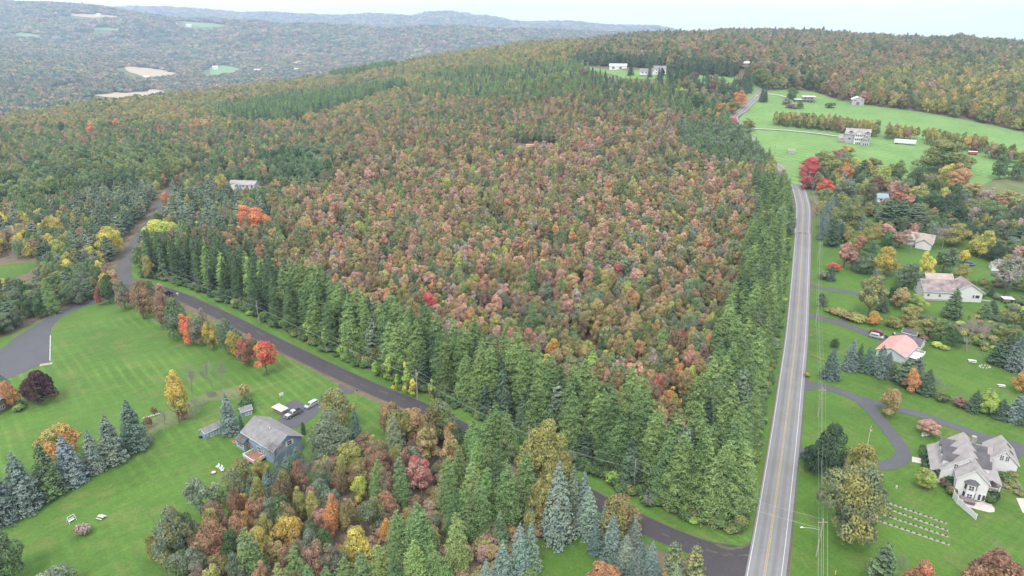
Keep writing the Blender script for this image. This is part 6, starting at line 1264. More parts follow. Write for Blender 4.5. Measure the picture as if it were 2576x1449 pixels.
shed('blue grey shed with one white window behind the red roofed house wing', 156.6, 244.3, -47, 5.0, 2.8, 2.1, 1.1, M_BLUE, M_DARKSH, (0.0,), None)

# brown roofed white house
H4 = house('brown_roofed_house', 'house', 'white house with a stained brown roof and a dark fir in front', 187.5, 282.5, -9)
gable(H4, 12.6, 11.5, 4.0, 3.4, M_CREAM, M_BROWNROOF, ov=0.5)
gable(H4, 10.5, 8.5, 4.6, 3.0, M_CREAM, M_TANROOF, x=3.8, y=8.0, ax='x', ov=0.6)
gable(H4, 9.5, 11.0, 4.8, 3.4, M_CREAM, M_BROWNROOF, x=11.2, y=-1.4, ax='y', ov=0.5, base=-3)
for t in (-4.6, 0.0): win(H4, 's', 12.6, 11.5, t, 1.4, 1.2, 1.3, 1, 2)
win(H4, 's', 0, 0, 14.8, 1.7, 1.9, 1.6, 1, 1, off=6.15); win(H4, 's', 0, 0, 13.2, 1.7, 0.9, 1.6, 1, 1, off=6.15); win(H4, 's', 0, 0, 12.4, -1.2, 1.0, 1.4, 1, 1, off=6.15); win(H4, 'w', 12.6, 11.5, 2.0, 3.6, 0.8, 1.5, 1, 2)
MB().box(16.8, 21.5, -4.4, -1.8, 0.1, 0.3).build('deck', M_CONC, H4); MB().box(-6.34, 6.34, -5.79, -5.72, -1.2, 0.35).build('foundation', M_CONC, H4)

# grey mansion on the meadow; ground rises behind it
mx, my = G(*R11(730, 470)); H5 = house('grey_mansion', 'house', 'three storey grey and white mansion on the meadow with many gables', mx, my + 3, -30, -1.0)
gable(H5, 17.5, 10.0, 8.2, 3.6, M_GREYSIDE, M_TAUPE, ov=0.5)
gable(H5, 3.0, 6.4, 8.6, 2.9, M_WHITE, M_TAUPE, x=1.4, y=-6.0, ax='y', ov=0.5); gable(H5, 3.2, 5.4, 6.0, 2.2, M_GREYSIDE, M_TAUPE, x=7.0, y=-8.2, ax='y', ov=0.5)
for z, n_w in ((6.6, 4), (3.6, 4), (0.4, 3)):
    for i in range(n_w): win(H5, 's', 0, 0, 1.4 + (i - (n_w-1)/2) * 1.35, z, 1.1, 1.7 if z > 1 else 2.0, 1, 1, z < 1, 7.5)
for i in range(3): win(H5, 's', 0, 0, 7.0 + (i-1)*1.5, 3.6, 1.1, 1.6, 1, 1, off=9.8); win(H5, 's', 0, 0, 7.0 + (i-1)*1.4, 0.4, 1.0, 1.9, 1, 1, i == 1, 9.8)
win(H5, 's', 17.5, 10, -5.4, 3.4, 2.2, 1.7, 3, 1)
for t in (-4.8, 7.0):
    dm = MB().box(t-1.3, t+1.3, -5.02, -2.2, 7.6, 9.6).build('dormer', M_GREYSIDE, H5); r = MB()
    for s in (-1, 1):
        q = [(t+s*1.7, -5.5, 9.4), (t+s*1.7, -1.2, 9.4), (t, -1.2, 10.6), (t, -5.5, 10.6)]; q2 = [(p[0], p[1], p[2]+0.2) for p in q]; r.hexa((q + q2) if s > 0 else (q[::-1] + q2[::-1]))
    r.build('dormer_roof', M_TAUPE, dm); win(H5, 's', 0, 0, t, 7.9, 1.7, 1.5, 2, 1, off=5.05)
gable(H5, 4.6, 5.0, 4.6, 2.2, M_GREYSIDE, M_TAUPE, x=-10.6, y=-2.0, ax='x', ov=0.4); win(H5, 's', 0, 0, -10.6, 3.0, 2.4, 0.9, 3, 1, off=4.55)
MB().box(-1.4, 1.4, 0.2, 1.6, 10.0, 13.2).build('chimney', M_BRICK, H5); MB().box(-13.0, -8.5, -6.5, -4.5, 0.2, 2.4).build('deck', M_WOOD, H5)
# ------------------------------------------------------------------ smaller and farther buildings
def simple(name, cat, label, R, bx, by, ang, L, W, h, rise, wm, rm, wins=(), dz=0.0, ov=0.3, base=-1.2):
    x, y = px_obj(R, bx, by); e = house(name, cat, label, x, y + W * 0.4, ang, dz); gable(e, L, W, h, rise, wm, rm, ov=ov, base=base)
    for (f, t, z, w, hh) in wins: win(e, f, L, W, t, z, w, hh, max(1, int(w / 1.2)), 1)
    return e
hx, hy = G(*R12(470, 690)); H6 = house('tan_roofed_house', 'house', 'low house with a tan hip like roof half hidden by leafless trees', hx, hy + 4, -38); gable(H6, 13, 10, 2.7, 2.6, M_CREAM, M_TANROOF, ov=0.6); gable(H6, 6, 7, 2.6, 2.0, M_CREAM, M_TANROOF, x=3.2, y=-5.5, ax='y', ov=0.5)
win(H6, 'e', 13, 10, 0, 1.0, 1.6, 1.2, 2, 1)
simple('small_house', 'house', 'little blue roofed house among dark pines near the vermilion maple', RA, 1345, 775, -12, 8, 6, 2.8, 1.9, M_WHITE, M_BLUE, [('s', 0, 1, 1.6, 1.1)])
simple('left_house', 'house', 'grey blue house with a pale roof in the left wood', RF, 1880, 690, -8, 21, 9, 2.9, 2.1, M_PALEBLUE, M_TAUPE, [('s', 1.5, 1.0, 1.8, 1.2), ('s', 4.5, 1.0, 1.8, 1.2), ('s', 8.2, 0.3, 1.6, 2.2), ('s', -6, 1.0, 1.6, 1.2)], 1.0)
lh = bpy.data.objects[ 'left_house']; gable(lh, 7, 8, 2.9, 1.8, M_WHITE, M_TAUPE, x=-5, y=-3.2, ax='y', ov=0.4)
# house at the left edge of the picture
ex, ey = G(-4, 1040); H7 = house('brown_house', 'house', 'corner of a brown sided house with a grey brown roof at the left edge', ex - 6.2, ey + 2.5, -9); gable(H7, 14, 9, 2.6, 2.2, mat('brown_siding', (0.15, 0.12, 0.10), 0.8, (1, .1)), M_TANROOF if False else M_BROWNROOF, ov=0.6); win(H7, 's', 14, 9, 4.2, 0.9, 1.8, 1.2, 2, 1); win(H7, 'e', 14, 9, 0, 0.9, 1.5, 1.2, 2, 1)
# flat roofed modern house, shed barn
x, y = px_obj(RC, 520, 775); H8 = house('flat_roofed_house', 'house', 'modern two level house with a white flat roof on the far meadow', x, y + 4, -14, -0.5)
MB().box(-9, 5, -4, 4, -1, 2.6).build('wall', M_WOOD, H8); MB().box(-1.5, 9.5, -4.3, 4.5, -1, 5.6).build('wall', M_GREYSIDE, H8); MB().box(-10.2, 0, -5.2, 5, 2.6, 3.0).build('roof', M_ROOFWHITE, H8); MB().box(-2.5, 10.6, -5.4, 5.6, 5.6, 6.05).build('roof', M_ROOFWHITE, H8)
MB().box(-2.4, 10.4, -6.0, -4.32, 2.5, 2.75).box(-2.4, 10.4, -6.0, -5.9, 2.75, 3.7).build('balcony', M_WOOD, H8)
for t in (0.2, 3.5, 6.8): win(H8, 's', 0, 0, t, 3.0, 2.4, 1.9, 2, 1, off=4.35); win(H8, 's', 0, 0, t, 0.2, 2.4, 1.9, 2, 1, off=4.35)
x, y = px_obj(RC, 1020, 800); H9 = house('grey_barn', 'barn', 'pale grey barn with a low gable at the far meadow edge', x, y + 4, -18); gable(H9, 12, 11, 5.2, 2.4, M_GREYSIDE, M_ROOFWHITE, ax='y', ov=0.4)
win(H9, 's', 11, 12, -3, 3.4, 1.6, 1.2, 1, 1); win(H9, 's', 11, 12, 3.4, 3.4, 1.6, 1.2, 1, 1); MB().box(-1.4, 1.4, -6.1, -5.98, 0, 2.8).build('door', M_BRICK, H9)
simple('white_barn', 'barn', 'long white barn with a pale roof on the hilltop field', RB, 640, 462, -8, 22, 8, 4.2, 2.0, M_TRIM, M_ROOFWHITE, [('s', -6, 0.3, 3, 2.6), ('s', 3, 0.3, 3, 2.6)], 0, 0.3)
simple('white_farmhouse', 'house', 'white farmhouse with grey roofs among the spruces on the hilltop', RB, 1030, 512, -6, 14, 9, 6.0, 3.2, M_TRIM, M_GREYROOF, [('s', -4, 1, 1.4, 1.5), ('s', 0, 1, 1.4, 1.5), ('s', 4, 1, 1.4, 1.5), ('s', -4, 4, 1.4, 1.4), ('s', 0, 4, 1.4, 1.4), ('s', 4, 4, 1.4, 1.4)])
fh = bpy.data.objects['white_farmhouse']; gable(fh, 16, 8, 3.4, 2.6, M_TRIM, M_GREYROOF, x=-15, y=-0.8, ax='x', ov=0.3); [win(fh, 's', 0, 0, t, 1.0, 2.2, 1.5, 2, 1, off=4.85) for t in (-20, -16, -12)]
simple('hill_house', 'house', 'tan house with a pale gable near the far ridge', RB, 890, 345, -14, 20, 10, 3.4, 3.0, M_CREAM, M_TAUPE, [('s', -4, 1, 2, 1.4), ('s', 2, 1, 2, 1.4)], 2.0)
hh_ = bpy.data.objects['hill_house']; gable(hh_, 8, 9, 3.6, 3.4, M_CREAM, M_TAUPE, x=8, y=-3.5, ax='y', ov=0.4)
simple('ridge_cottage', 'house', 'small cottage just above the tan house near the far ridge', RB, 890, 290, -8, 12, 7, 3.0, 2.0, M_TANROOF, M_TAUPE, [('s', 0, 1, 2, 1.2)], 4.0)
simple('lane_house', 'house', 'low pale house at the end of the far conifer belt', RB, 1835, 458, -5, 17, 9, 3.0, 2.0, M_TANROOF, M_ROOFWHITE, [('s', -3, 1, 2, 1.2), ('s', 3, 1, 2, 1.2)], 3.0)
simple('small_white_house', 'house', 'tiny white building almost hidden in the ridge trees', RB, 540, 255, -5, 10, 7, 3.2, 2.0, M_TRIM, M_ROOFWHITE, [], 5.0)
shed('weathered grey field shed alone near the main road bend', *G(*RA(567, 352)), -10, 4.6, 3.6, 2.6, 0.9, M_GREYSIDE, M_WOOD, (), None)
x, y = G(*R12(1970, 1180)); shed('round topped white shed under leafless trees at the right', x, y, -15, 4.5, 4.0, 2.4, 1.4, M_TRIM, M_TANROOF, (), None)
x, y = G(*R6(1915, 645)); e = house('open_shelter', 'shelter', 'small open wooden shelter with a flat grey roof at the right', x, y, -12); MB().box(-2.2, 2.2, -1.7, 1.7, 2.2, 2.4).build('roof', M_ROOFWHITE, e); [MB().box(a-.08, a+.08, b-.08, b+.08, -.3, 2.2).build('post', M_WOOD, e) for a in (-1.9, 1.9) for b in (-1.4, 1.4)]; MB().box(-1.9, 1.9, 1.3, 1.42, 0, 2.2).build('back_wall', M_WOOD, e)
# tiny farm buildings across the valley
for i, (R, a, b, L) in enumerate([(RD, 850, 140, 40), (RD, 1110, 206, 22), (RD, 1505, 218, 26), (RD, 1625, 232, 40), (RD, 1605, 278, 26), (RE, 60, 577, 30), (RE, 370, 573, 18), (RD, 1270, 687, 30), (RD, 1850, 598, 26), (RD, 515, 266, 20)]):
    x, y = G(*R(a, b)); e = house('valley_farm_building', 'farm building', None, x, y, (i * 37) % 50 - 25, 6.0); e['label'] = 'tiny pale farm building across the valley, %s from the left' % ORD[[0, 2, 4, 7, 6, 8, 9, 3, 5, 1][i]] if False else 'tiny pale farm building among the woods across the valley'; e['group'] = 'farm buildings across the valley'; gable(e, L, 14, 7, 5, M_TRIM, M_ROOFWHITE, base=-10, trim=False)
# trailer and wagon on the meadow
x, y = G(*R11(1920, 505)); e = house('semi_trailer', 'trailer', 'long white box trailer parked by the meadow trees', x, y, -30); MB().box(-7.6, 7.6, -1.25, 1.25, 1.1, 3.9).build('body', M_TRIM, e)
for a in (-5.2, -6.4): [MB().tube([(a, s*1.2, 0.5), (a, s*0.9, 0.5)], 0.5, 14).build('wheel', M_TYRE, e) for s in (-1, 1)]
MB().box(4.6, 4.8, -0.9, -0.7, 0, 1.1).box(4.6, 4.8, 0.7, 0.9, 0, 1.1).build('landing_leg', M_METAL, e); MB().box(-7.68, -7.6, -1.1, 1.1, 1.3, 3.7).build('rear_door', M_METAL, e)
x, y = G(*RA(2130, 366)); e = house('red_wagon', 'wagon', 'bright red hay wagon by the meadow hedge', x, y, -20); MB().box(-3, 3, -1.4, 1.4, 1.0, 2.6).build('body', M_REDP, e); [MB().tube([(a, s*1.3, 0.5), (a, s*1.05, 0.5)], 0.5, 12).build('wheel', M_TYRE, e) for a in (-2, 2) for s in (-1, 1)]; MB().tube([(3, 0, 0.9), (4.6, 0, 0.5)], 0.06, 6).build('drawbar', M_METAL, e); MB().box(-3.1, 3.1, -1.5, 1.5, 2.6, 2.7).build('rim', M_TRIM, e)
# construction spot in the middle wood
x, y = G(1338, 373); e = house('work_trailer', 'trailer', 'orange and white equipment trailer in the clearing of the middle wood', x, y, -8); MB().box(-5, 5, -1.2, 1.2, 0.9, 3.2).build('body', mat('orange_panel', (0.5, 0.22, 0.08), 0.6, (0.9, 0.5, (0.4, 0.36, 0.3))), e); [MB().tube([(a, s*1.2, 0.45), (a, s*0.95, 0.45)], 0.45, 12).build('wheel', M_TYRE, e) for a in (-3, -2) for s in (-1, 1)]
x, y = G(1375, 377); e = house('white_cabin', 'cabin', 'small white cabin in the clearing of the middle wood', x, y, -10); gable(e, 7, 3.4, 2.6, 0.8, M_TRIM, M_ROOFWHITE); win(e, 's', 7, 3.4, 0.6, 1, 1.6, 1.1, 2, 1)

# ------------------------------------------------------------------ vehicles
def loft(secs, name, m, root, smoothf=True, bevel=0.0):
    """body from cross sections (x, half width, z low, z high, roundness)"""
    v = []; f = []; k = 12
    for (x, w, z0, z1, tw) in secs:
        ring = [(-w, z0), (-w*1.0, z0+(z1-z0)*0.35), (-w*0.985, z0+(z1-z0)*0.7), (-w*(tw+ (1-tw)*.35), z1-(z1-z0)*0.1), (-w*tw, z1), (-w*tw*0.5, z1+0.015), (w*tw*0.5, z1+0.015), (w*tw, z1), (w*(tw+(1-tw)*.35), z1-(z1-z0)*0.1), (w*0.985, z0+(z1-z0)*0.7), (w, z0+(z1-z0)*0.35), (w, z0)]
        v += [(x, a, b) for a, b in ring]
    for i in range(len(secs)-1):
        for j in range(k): a, b = i*k+j, i*k+(j+1) % k; f.append((a, b, b+k, a+k))
    f.append(tuple(range(k))[::-1]); f.append(tuple(range((len(secs)-1)*k, len(secs)*k))); me = mesh(name, v, [q[::-1] for q in f], False); return obj(name, me, m, root)
def wheel(root, x, y, r=0.36, w=0.24):
    s = 1 if y > 0 else -1; t = MB().tube([(x, y - s*w, r), (x, y - s*0.02, r), (x, y, r)], [r, r, r*0.9], 18).build('wheel', M_TYRE, root); MB().tube([(x, y - s*0.03, r), (x, y + s*0.015, r)], [r*0.62, r*0.5], 12).build('hubcap', M_CHROME, t)
def panel(mb, pts, t=(0, 0, 0.012)): n = [tuple(a+b for a, b in zip(p, t)) for p in pts]; mb.hexa(list(pts) + n) if len(pts) == 4 else None
def pickup(label, x, y, ang, m, roofm=None, bed=True):
    e = house('pickup_truck', 'truck', label, x, y, ang, 0.12)
    loft([(2.95,.80,.48,.80,.95),(2.85,.93,.42,1.02,.93),(2.0,.97,.42,1.14,.92),(1.15,.98,.42,1.20,.93),(-.75,.98,.42,1.22,.95),(-.8,.98,.42,.62,.98),(-2.8,.98,.42,.62,.98),(-2.9,.95,.45,.62,.98)], 'body', m, e)
    loft([(1.3,.84,1.18,1.2,.98),(.65,.80,1.19,1.76,.86),(.3,.80,1.2,1.84,.86),(-.55,.80,1.2,1.82,.86),(-.8,.82,1.2,1.28,.95)], 'cab', roofm or m, e)
    g = MB(); g.hexa([(1.30,-.74,1.22),(1.30,.74,1.22),(.70,.66,1.74),(.70,-.66,1.74),(1.33,-.74,1.24),(1.33,.74,1.24),(.73,.66,1.77),(.73,-.66,1.77)]); g.build('windscreen', M_GLASS, e)
    for s in (-1, 1): MB().box(-.62, .58, s*.80-.03, s*.80+.03, 1.3, 1.68).build('side_window', M_GLASS, e)
    MB().box(-.83, -.79, -.6, .6, 1.32, 1.66).build('rear_window', M_GLASS, e)
    b = MB(); b.box(-2.88, -.82, -.99, -.87, .6, 1.2); b.box(-2.88, -.82, .87, .99, .6, 1.2); b.box(-2.98, -2.88, -.97, .97, .55, 1.18); b.build('bed_side', m, e); MB().box(-2.86, -.84, -.86, .86, .62, .66).build('bed_floor', M_BLACK, e)
    for s in (-1, 1): MB().box(2.88, 2.98, s*.72-.16, s*.72+.16, .72, .90).build('headlight', M_CHROME, e); MB().box(-3.0, -2.97, s*.86-.08, s*.86+.08, .75, 1.1).build('tail_light', M_REDP, e)
    MB().box(2.86, 3.06, -.94, .94, .42, .62).box(-3.1, -2.95, -.94, .94, .42, .60).build('bumper', M_CHROME, e); MB().box(2.93, 2.99, -.5, .5, .66, .9).build('grille', M_BLACK, e)
    for xx in (1.9, -1.85):
        for s in (-1, 1): wheel(e, xx, s*0.99, 0.39, 0.28)
    return e
def van(label, x, y, ang, m, name='minivan', cat='van', h=1.0):
    e = house(name, cat, label, x, y, ang, 0.12)
    loft([(2.5,.78,.38,.62,.9),(2.4,.90,.32,.84,.9),(1.7,.95,.32,.98,.92),(1.35,.96,.32,1.02,.93),(-2.3,.96,.32,1.05,.95),(-2.45,.92,.36,1.0,.95),(-2.5,.86,.4,.9,.95)], 'body', m, e)
    loft([(1.75,.84,.98,1.0,.97),(.8,.80,1.0,1.62*h,.86),(.2,.80,1.02,1.74*h,.86),(-1.7,.80,1.02,1.72*h,.86),(-2.25,.80,1.02,1.55*h,.86),(-2.42,.84,1.02,1.06,.95)], 'cabin', m, e)
    g = MB(); g.hexa([(1.72,-.74,1.03),(1.72,.74,1.03),(.86,.66,1.6*h),(.86,-.66,1.6*h),(1.76,-.74,1.05),(1.76,.74,1.05),(.9,.66,1.63*h),(.9,-.66,1.63*h)]); g.build('windscreen', M_GLASS, e)
    for s in (-1, 1): MB().box(-2.0, .75, s*.815-.03, s*.815+.03, 1.12, 1.50*h).build('side_window', M_GLASS, e)
    MB().box(-2.42, -2.36, -.62, .62, 1.12, 1.46*h).build('rear_window', M_GLASS, e)
    for s in (-1, 1): MB().box(2.38, 2.48, s*.66-.16, s*.66+.16, .6, .76).build('headlight', M_CHROME, e); MB().box(-2.53, -2.48, s*.8-.08, s*.8+.08, .7, 1.1).build('tail_light', M_REDP, e)
    for xx in (1.5, -1.5):
        for s in (-1, 1): wheel(e, xx, s*0.97, 0.34, 0.24)
    return e
M_SILVER = mat('silver_paint', (0.34, 0.35, 0.36), 0.3, metal=0.3); M_DGREY = mat('dark_grey_paint', (0.10, 0.10, 0.11), 0.3); M_RED2 = mat('dark_red_paint', (0.13, 0.012, 0.02), 0.25, spec=0.5); M_BLK = mat('black_paint', (0.012, 0.012, 0.016), 0.25, spec=0.5); M_WPAINT = mat('white_paint', (0.46, 0.47, 0.48), 0.3)
cx_, cy_ = G(*R7(1590, 490)); t1 = pickup('silver and dark grey pickup truck on the drive behind the blue house', cx_, cy_, 234, M_DGREY, M_SILVER); MB().box(1.2, 2.86, -.88, .88, 1.06, 1.19).build('bonnet', M_SILVER, t1)
cx_, cy_ = G(*R7(1880, 340)); van('silver car half under the yellow green tree on the drive', cx_, cy_, 236, M_SILVER, 'estate_car', 'car', 0.92)
cx_, cy_ = G(*R9(360, 470)); van('silver green minivan on the drive beside the red roofed house', cx_, cy_, -38, mat('grey_green_paint', (0.30, 0.34, 0.34), 0.3, metal=0.2))
cx_, cy_ = G(*R9(350, 375)); van('dark red minivan parked behind the silver one', cx_, cy_, 142, M_RED2)
cx_, cy_ = G(423, 742); pickup('black pickup truck at the roadside behind the maple row', cx_, cy_, 150, M_BLK)
cx_, cy_ = G(*RB(1935, 718)); van('white car far away on the main road', cx_, cy_, 245, M_WPAINT, 'distant_car', 'car', 0.9)

# ------------------------------------------------------------------ garden things
def thing(name, cat, label, R, px, py, ang=0, dz=0.0, group=None):
    x, y = G(*(R(px, py) if R else (px, py))); e = house(name, cat, label, x, y, ang, dz)
    if group: e['group'] = group
    return e
e = thing('log_pile', 'wood pile', 'stack of firewood under a pale sheet beside the pickup', R7, 1375, 430, 54); mb = MB(); rr_ = random.Random(3)
for i in range(9):
    for j in range(5): mb.tube([(-1.2, -2.1 + i*0.5, 0.2 + j*0.28), (1.2, -2.1 + i*0.5, 0.2 + j*0.28)], 0.14, 6)
mb.build('logs', M_WOOD, e); MB().box(-1.45, 1.45, -2.5, 2.5, 1.5, 1.56).hexa([(-1.5, -2.55, 1.25), (1.5, -2.55, 1.25), (1.5, -2.47, 1.25), (-1.5, -2.47, 1.25), (-1.5, -2.55, 1.56), (1.5, -2.55, 1.56), (1.5, -2.47, 1.56), (-1.5, -2.47, 1.56)]).build('sheet', mat('pale_tarpaulin', (0.42, 0.37, 0.34), 0.7), e)
e = thing('basketball_hoop', 'basketball hoop', 'basketball hoop with a pale round edged backboard by the drive', R7, 1425, 305, 140); MB().tube([(0, 0, 0), (0, 0, 3.0), (0.5, 0, 3.3)], 0.06, 8).build('pole', M_METAL, e); MB().box(0.5, 0.56, -0.75, 0.75, 2.9, 4.0).build('backboard', M_TRIM, e, False, 0.03); MB().tube([(0.62 + 0.23 + 0.23*math.cos(a), 0.23*math.sin(a), 3.05) for a in np.linspace(0, 6.28, 13)], 0.02, 5, False).build('rim', M_REDP, e)
def adir(label, R, px, py, ang, g='chairs round the fire bowl'):
    e = thing('garden_chair', 'chair', label, R, px, py, ang, 0, g); MB().hexa([(-.3, -.3, .32), (.3, -.3, .32), (.3, .3, .40), (-.3, .3, .40), (-.3, -.3, .36), (.3, -.3, .36), (.3, .3, .44), (-.3, .3, .44)]).build('seat', M_TRIM, e)
    MB().hexa([(-.3, -.30, .32), (.3, -.30, .32), (.3, -.26, .32), (-.3, -.26, .32), (-.34, -.6, 1.05), (.34, -.6, 1.05), (.34, -.55, 1.05), (-.34, -.55, 1.05)]).build('backrest', M_TRIM, e)
    for s in (-1, 1): MB().box(s*.36-.06, s*.36+.06, -.45, .38, .56, .60).build('armrest', M_TRIM, e); MB().box(s*.34-.03, s*.34+.03, .28, .36, 0, .56).build('leg', M_TRIM, e); MB().box(s*.34-.03, s*.34+.03, -.36, -.28, 0, .56).build('leg', M_TRIM, e)
adir('white garden chair by the fire bowl, farthest from the camera', R7, 368, 1335, 150); adir('white garden chair by the fire bowl, middle of three', R7, 415, 1358, 140); adir('white garden chair by the fire bowl, nearest the trees', R7, 440, 1390, 120)
e = thing('fire_bowl', 'fire bowl', 'small round red rimmed fire bowl on the lawn', R7, 302, 1425); MB().tube([(0, 0, .15), (0, 0, .3), (0, 0, .45)], [.25, .5, .62], 16).build('bowl', M_METAL, e); MB().tube([(.64*math.cos(a), .64*math.sin(a), .46) for a in np.linspace(0, 6.28, 17)], .05, 6, False).build('rim', M_REDP, e); [MB().tube([(.35*math.cos(a), .35*math.sin(a), .3), (.5*math.cos(a), .5*math.sin(a), 0)], .03, 5).build('leg', M_METAL, e) for a in (0, 2.1, 4.2)]
def picnic(label, R, px, py, ang, w=1.8, m=None, g=None):
    e = thing('picnic_table', 'picnic table', label, R, px, py, ang, 0, g); MB().box(-w/2, w/2, -.38, .38, .70, .75).build('tabletop', m or M_TRIM, e)
    for s in (-1, 1): MB().box(-w/2, w/2, s*.72-.14, s*.72+.14, .42, .46).build('bench', m or M_TRIM, e)
    for a in (-w*.33, w*.33):
        MB().hexa([(a-.04, -.75, 0), (a+.04, -.75, 0), (a+.04, -.67, 0), (a-.04, -.67, 0), (a-.04, -.25, .7), (a+.04, -.25, .7), (a+.04, -.17, .7), (a-.04, -.17, .7)]).build('leg', M_WOOD, e); MB().hexa([(a-.04, .67, 0), (a+.04, .67, 0), (a+.04, .75, 0), (a-.04, .75, 0), (a-.04, .17, .7), (a+.04, .17, .7), (a+.04, .25, .7), (a-.04, .25, .7)]).build('leg', M_WOOD, e); MB().box(a-.03, a+.03, -.85, .85, .36, .42).build('crossbar', M_WOOD, e)
picnic('weathered picnic table on the mown slope, right of the swing seat', R2, 748, 872, -20, 1.9, mat('bleached_wood', (0.36, 0.33, 0.29), 0.8)); picnic('white picnic table on the right hand lawn', R6, 1872, 1340, -15, 2.2)
e = thing('swing_seat', 'garden swing', 'white garden swing seat on an A frame, lower left lawn', R2, 530, 895, 60); f = MB(); [f.tube([(s*.9, t*.6, 0), (s*.8, 0, 1.8)], .05, 6) for s in (-1, 1) for t in (-1, 1)]; f.tube([(-.85, 0, 1.8), (.85, 0, 1.8)], .05, 6); f.build('frame', M_TRIM, e); MB().box(-.65, .65, -.22, .22, .45, .5).build('seat', M_TRIM, e); MB().box(-.65, .65, .2, .26, .5, 1.0).build('backrest', M_TRIM, e)
e = thing('boulder_border', 'rocks', 'curved heap of tan rocks and logs right of the spruce row', R1, 1085, 1030, 35); mb = MB(); [mb.tube([(i*.7-2, rr_.uniform(-.3, .3), .1), (i*.7-1.5, rr_.uniform(-.3, .3), .35), (i*.7-1.2, 0, .15)], [.15, .38, .2], 7) for i in range(7)]; mb.build('rocks', M_STONE, e)
e = thing('mailbox', 'mailbox', 'white mailbox on a post by the side road', R1, 1288, 152, 30); MB().box(-.05, .05, -.05, .05, 0, 1.15).build('post', M_TRIM, e); MB().box(-.45, .45, -.16, .16, 1.15, 1.5).build('box', M_TRIM, e, False, .05); MB().box(-.3, .5, -.05, .05, .8, .88).build('bracket', M_TRIM, e)
e = thing('mailbox', 'mailbox', 'small black mailbox at the end of the blue house drive', R13, 868, 722, 40); MB().box(-.05, .05, -.05, .05, 0, 1.1).build('post', M_WOOD, e); MB().box(-.3, .3, -.14, .14, 1.1, 1.4).build('box', M_BLACK, e, False, .05)
e = thing('timber_planter', 'planter', 'low pale timber planter frame at the corner of the left drive', R1, 335, 650, 22); f = MB(); f.box(-1.9, 1.9, -.7, -.5, 0, .3).box(-1.9, 1.9, .5, .7, 0, .3).box(-1.9, -1.7, -.5, .5, 0, .3).box(1.7, 1.9, -.5, .5, 0, .3); f.build('frame', mat('pale_timber', (0.38, 0.33, 0.28), 0.8), e); MB().box(-1.7, 1.7, -.5, .5, 0, .2).build('soil', M_WOOD, e)
A_ = G(*R1(366, 440)); B_ = G(*R1(362, 625)); e = empty('drive_kerb', (A_[0], A_[1], th(*A_)), 0); tag(e, 'thin pale timber edging along the right side of the left drive', 'kerb'); mb = MB(); dx, dy = B_[0]-A_[0], B_[1]-A_[1]
for i in range(6): mb.tube([(dx*i/6, dy*i/6, .12), (dx*(i+.9)/6, dy*(i+.9)/6, .12)], .14, 4)
mb.build('edging', M_TRIM, e)
e = thing('wheelbarrow', 'wheelbarrow', 'black wheelbarrow against the left end of the blue shed', R7, 85, 860, 40); MB().hexa([(-.3, -.25, .35), (.3, -.25, .3), (.3, .25, .3), (-.3, .25, .35), (-.5, -.35, .7), (.5, -.35, .65), (.5, .35, .65), (-.5, .35, .7)]).build('tub', M_BLACK, e); MB().tube([(.55, -.05, .2), (.55, .05, .2)], .2, 12).build('wheel', M_TYRE, e); [MB().tube([(-1.0, s*.25, .55), (.5, s*.1, .25)], .02, 5).build('handle', M_WOOD, e) for s in (-1, 1)]
e = thing('yellow_tub', 'tub', 'small yellow tub beside the small blue shed', R7, 912, 455, 0); MB().tube([(0, 0, 0), (0, 0, .6)], [.28, .36], 14).build('tub', M_YELP, e); MB().tube([(0, 0, .6), (0, 0, .64)], [.39, .39], 14).build('rim', M_YELP, e)
e = thing('cold_frame', 'garden frame', 'low pale wooden frame on the grass left of the blue house', R7, 680, 910, 20); MB().box(-1.2, 1.2, -.6, .6, 0, .25).build('box', mat('pale_wood', (0.34, 0.28, 0.24), 0.8), e); MB().box(-1.1, -.5, -.5, .5, .25, .4).build('lid', M_REDP, e)
# garden rows: pale mulch strips with a line of small plants
for i, (a, b) in enumerate([((650, 955), (1100, 1115)), ((640, 990), (1110, 1162)), ((640, 1040), (1110, 1200)), ((600, 1075), (1118, 1252))]):
    P0 = G(*R5(*a)); P1 = G(*R5(*b)); L = [P0, P1]; strip('mulch_row', L, .38, -.38, .10, mat('pale_mulch', (0.20, 0.19, 0.15), 0.95, (2, .25)), 1.5)
    for k in range(14):
        t = (k + .5) / 14; x, y = P0[0]+(P1[0]-P0[0])*t, P0[1]+(P1[1]-P0[1])*t; e = empty('lavender_plant', (x, y, th(x, y) + .1)); e.scale = (.2, .2, .22)
        if k == 0 and i == 0: pm = fast_mesh('leaves', *shrub_crown(9, 160, .5)); pm.materials.append(M_LEAF)
        o = obj('leaves', pm, None, e); o['tint'] = [.11, .14, .11]; o['tint2'] = [.09, .10, .09]; tag(e, 'small grey green plant in the %s pale garden row from the house' % ORD[i], 'plant', 'plants in the garden rows')
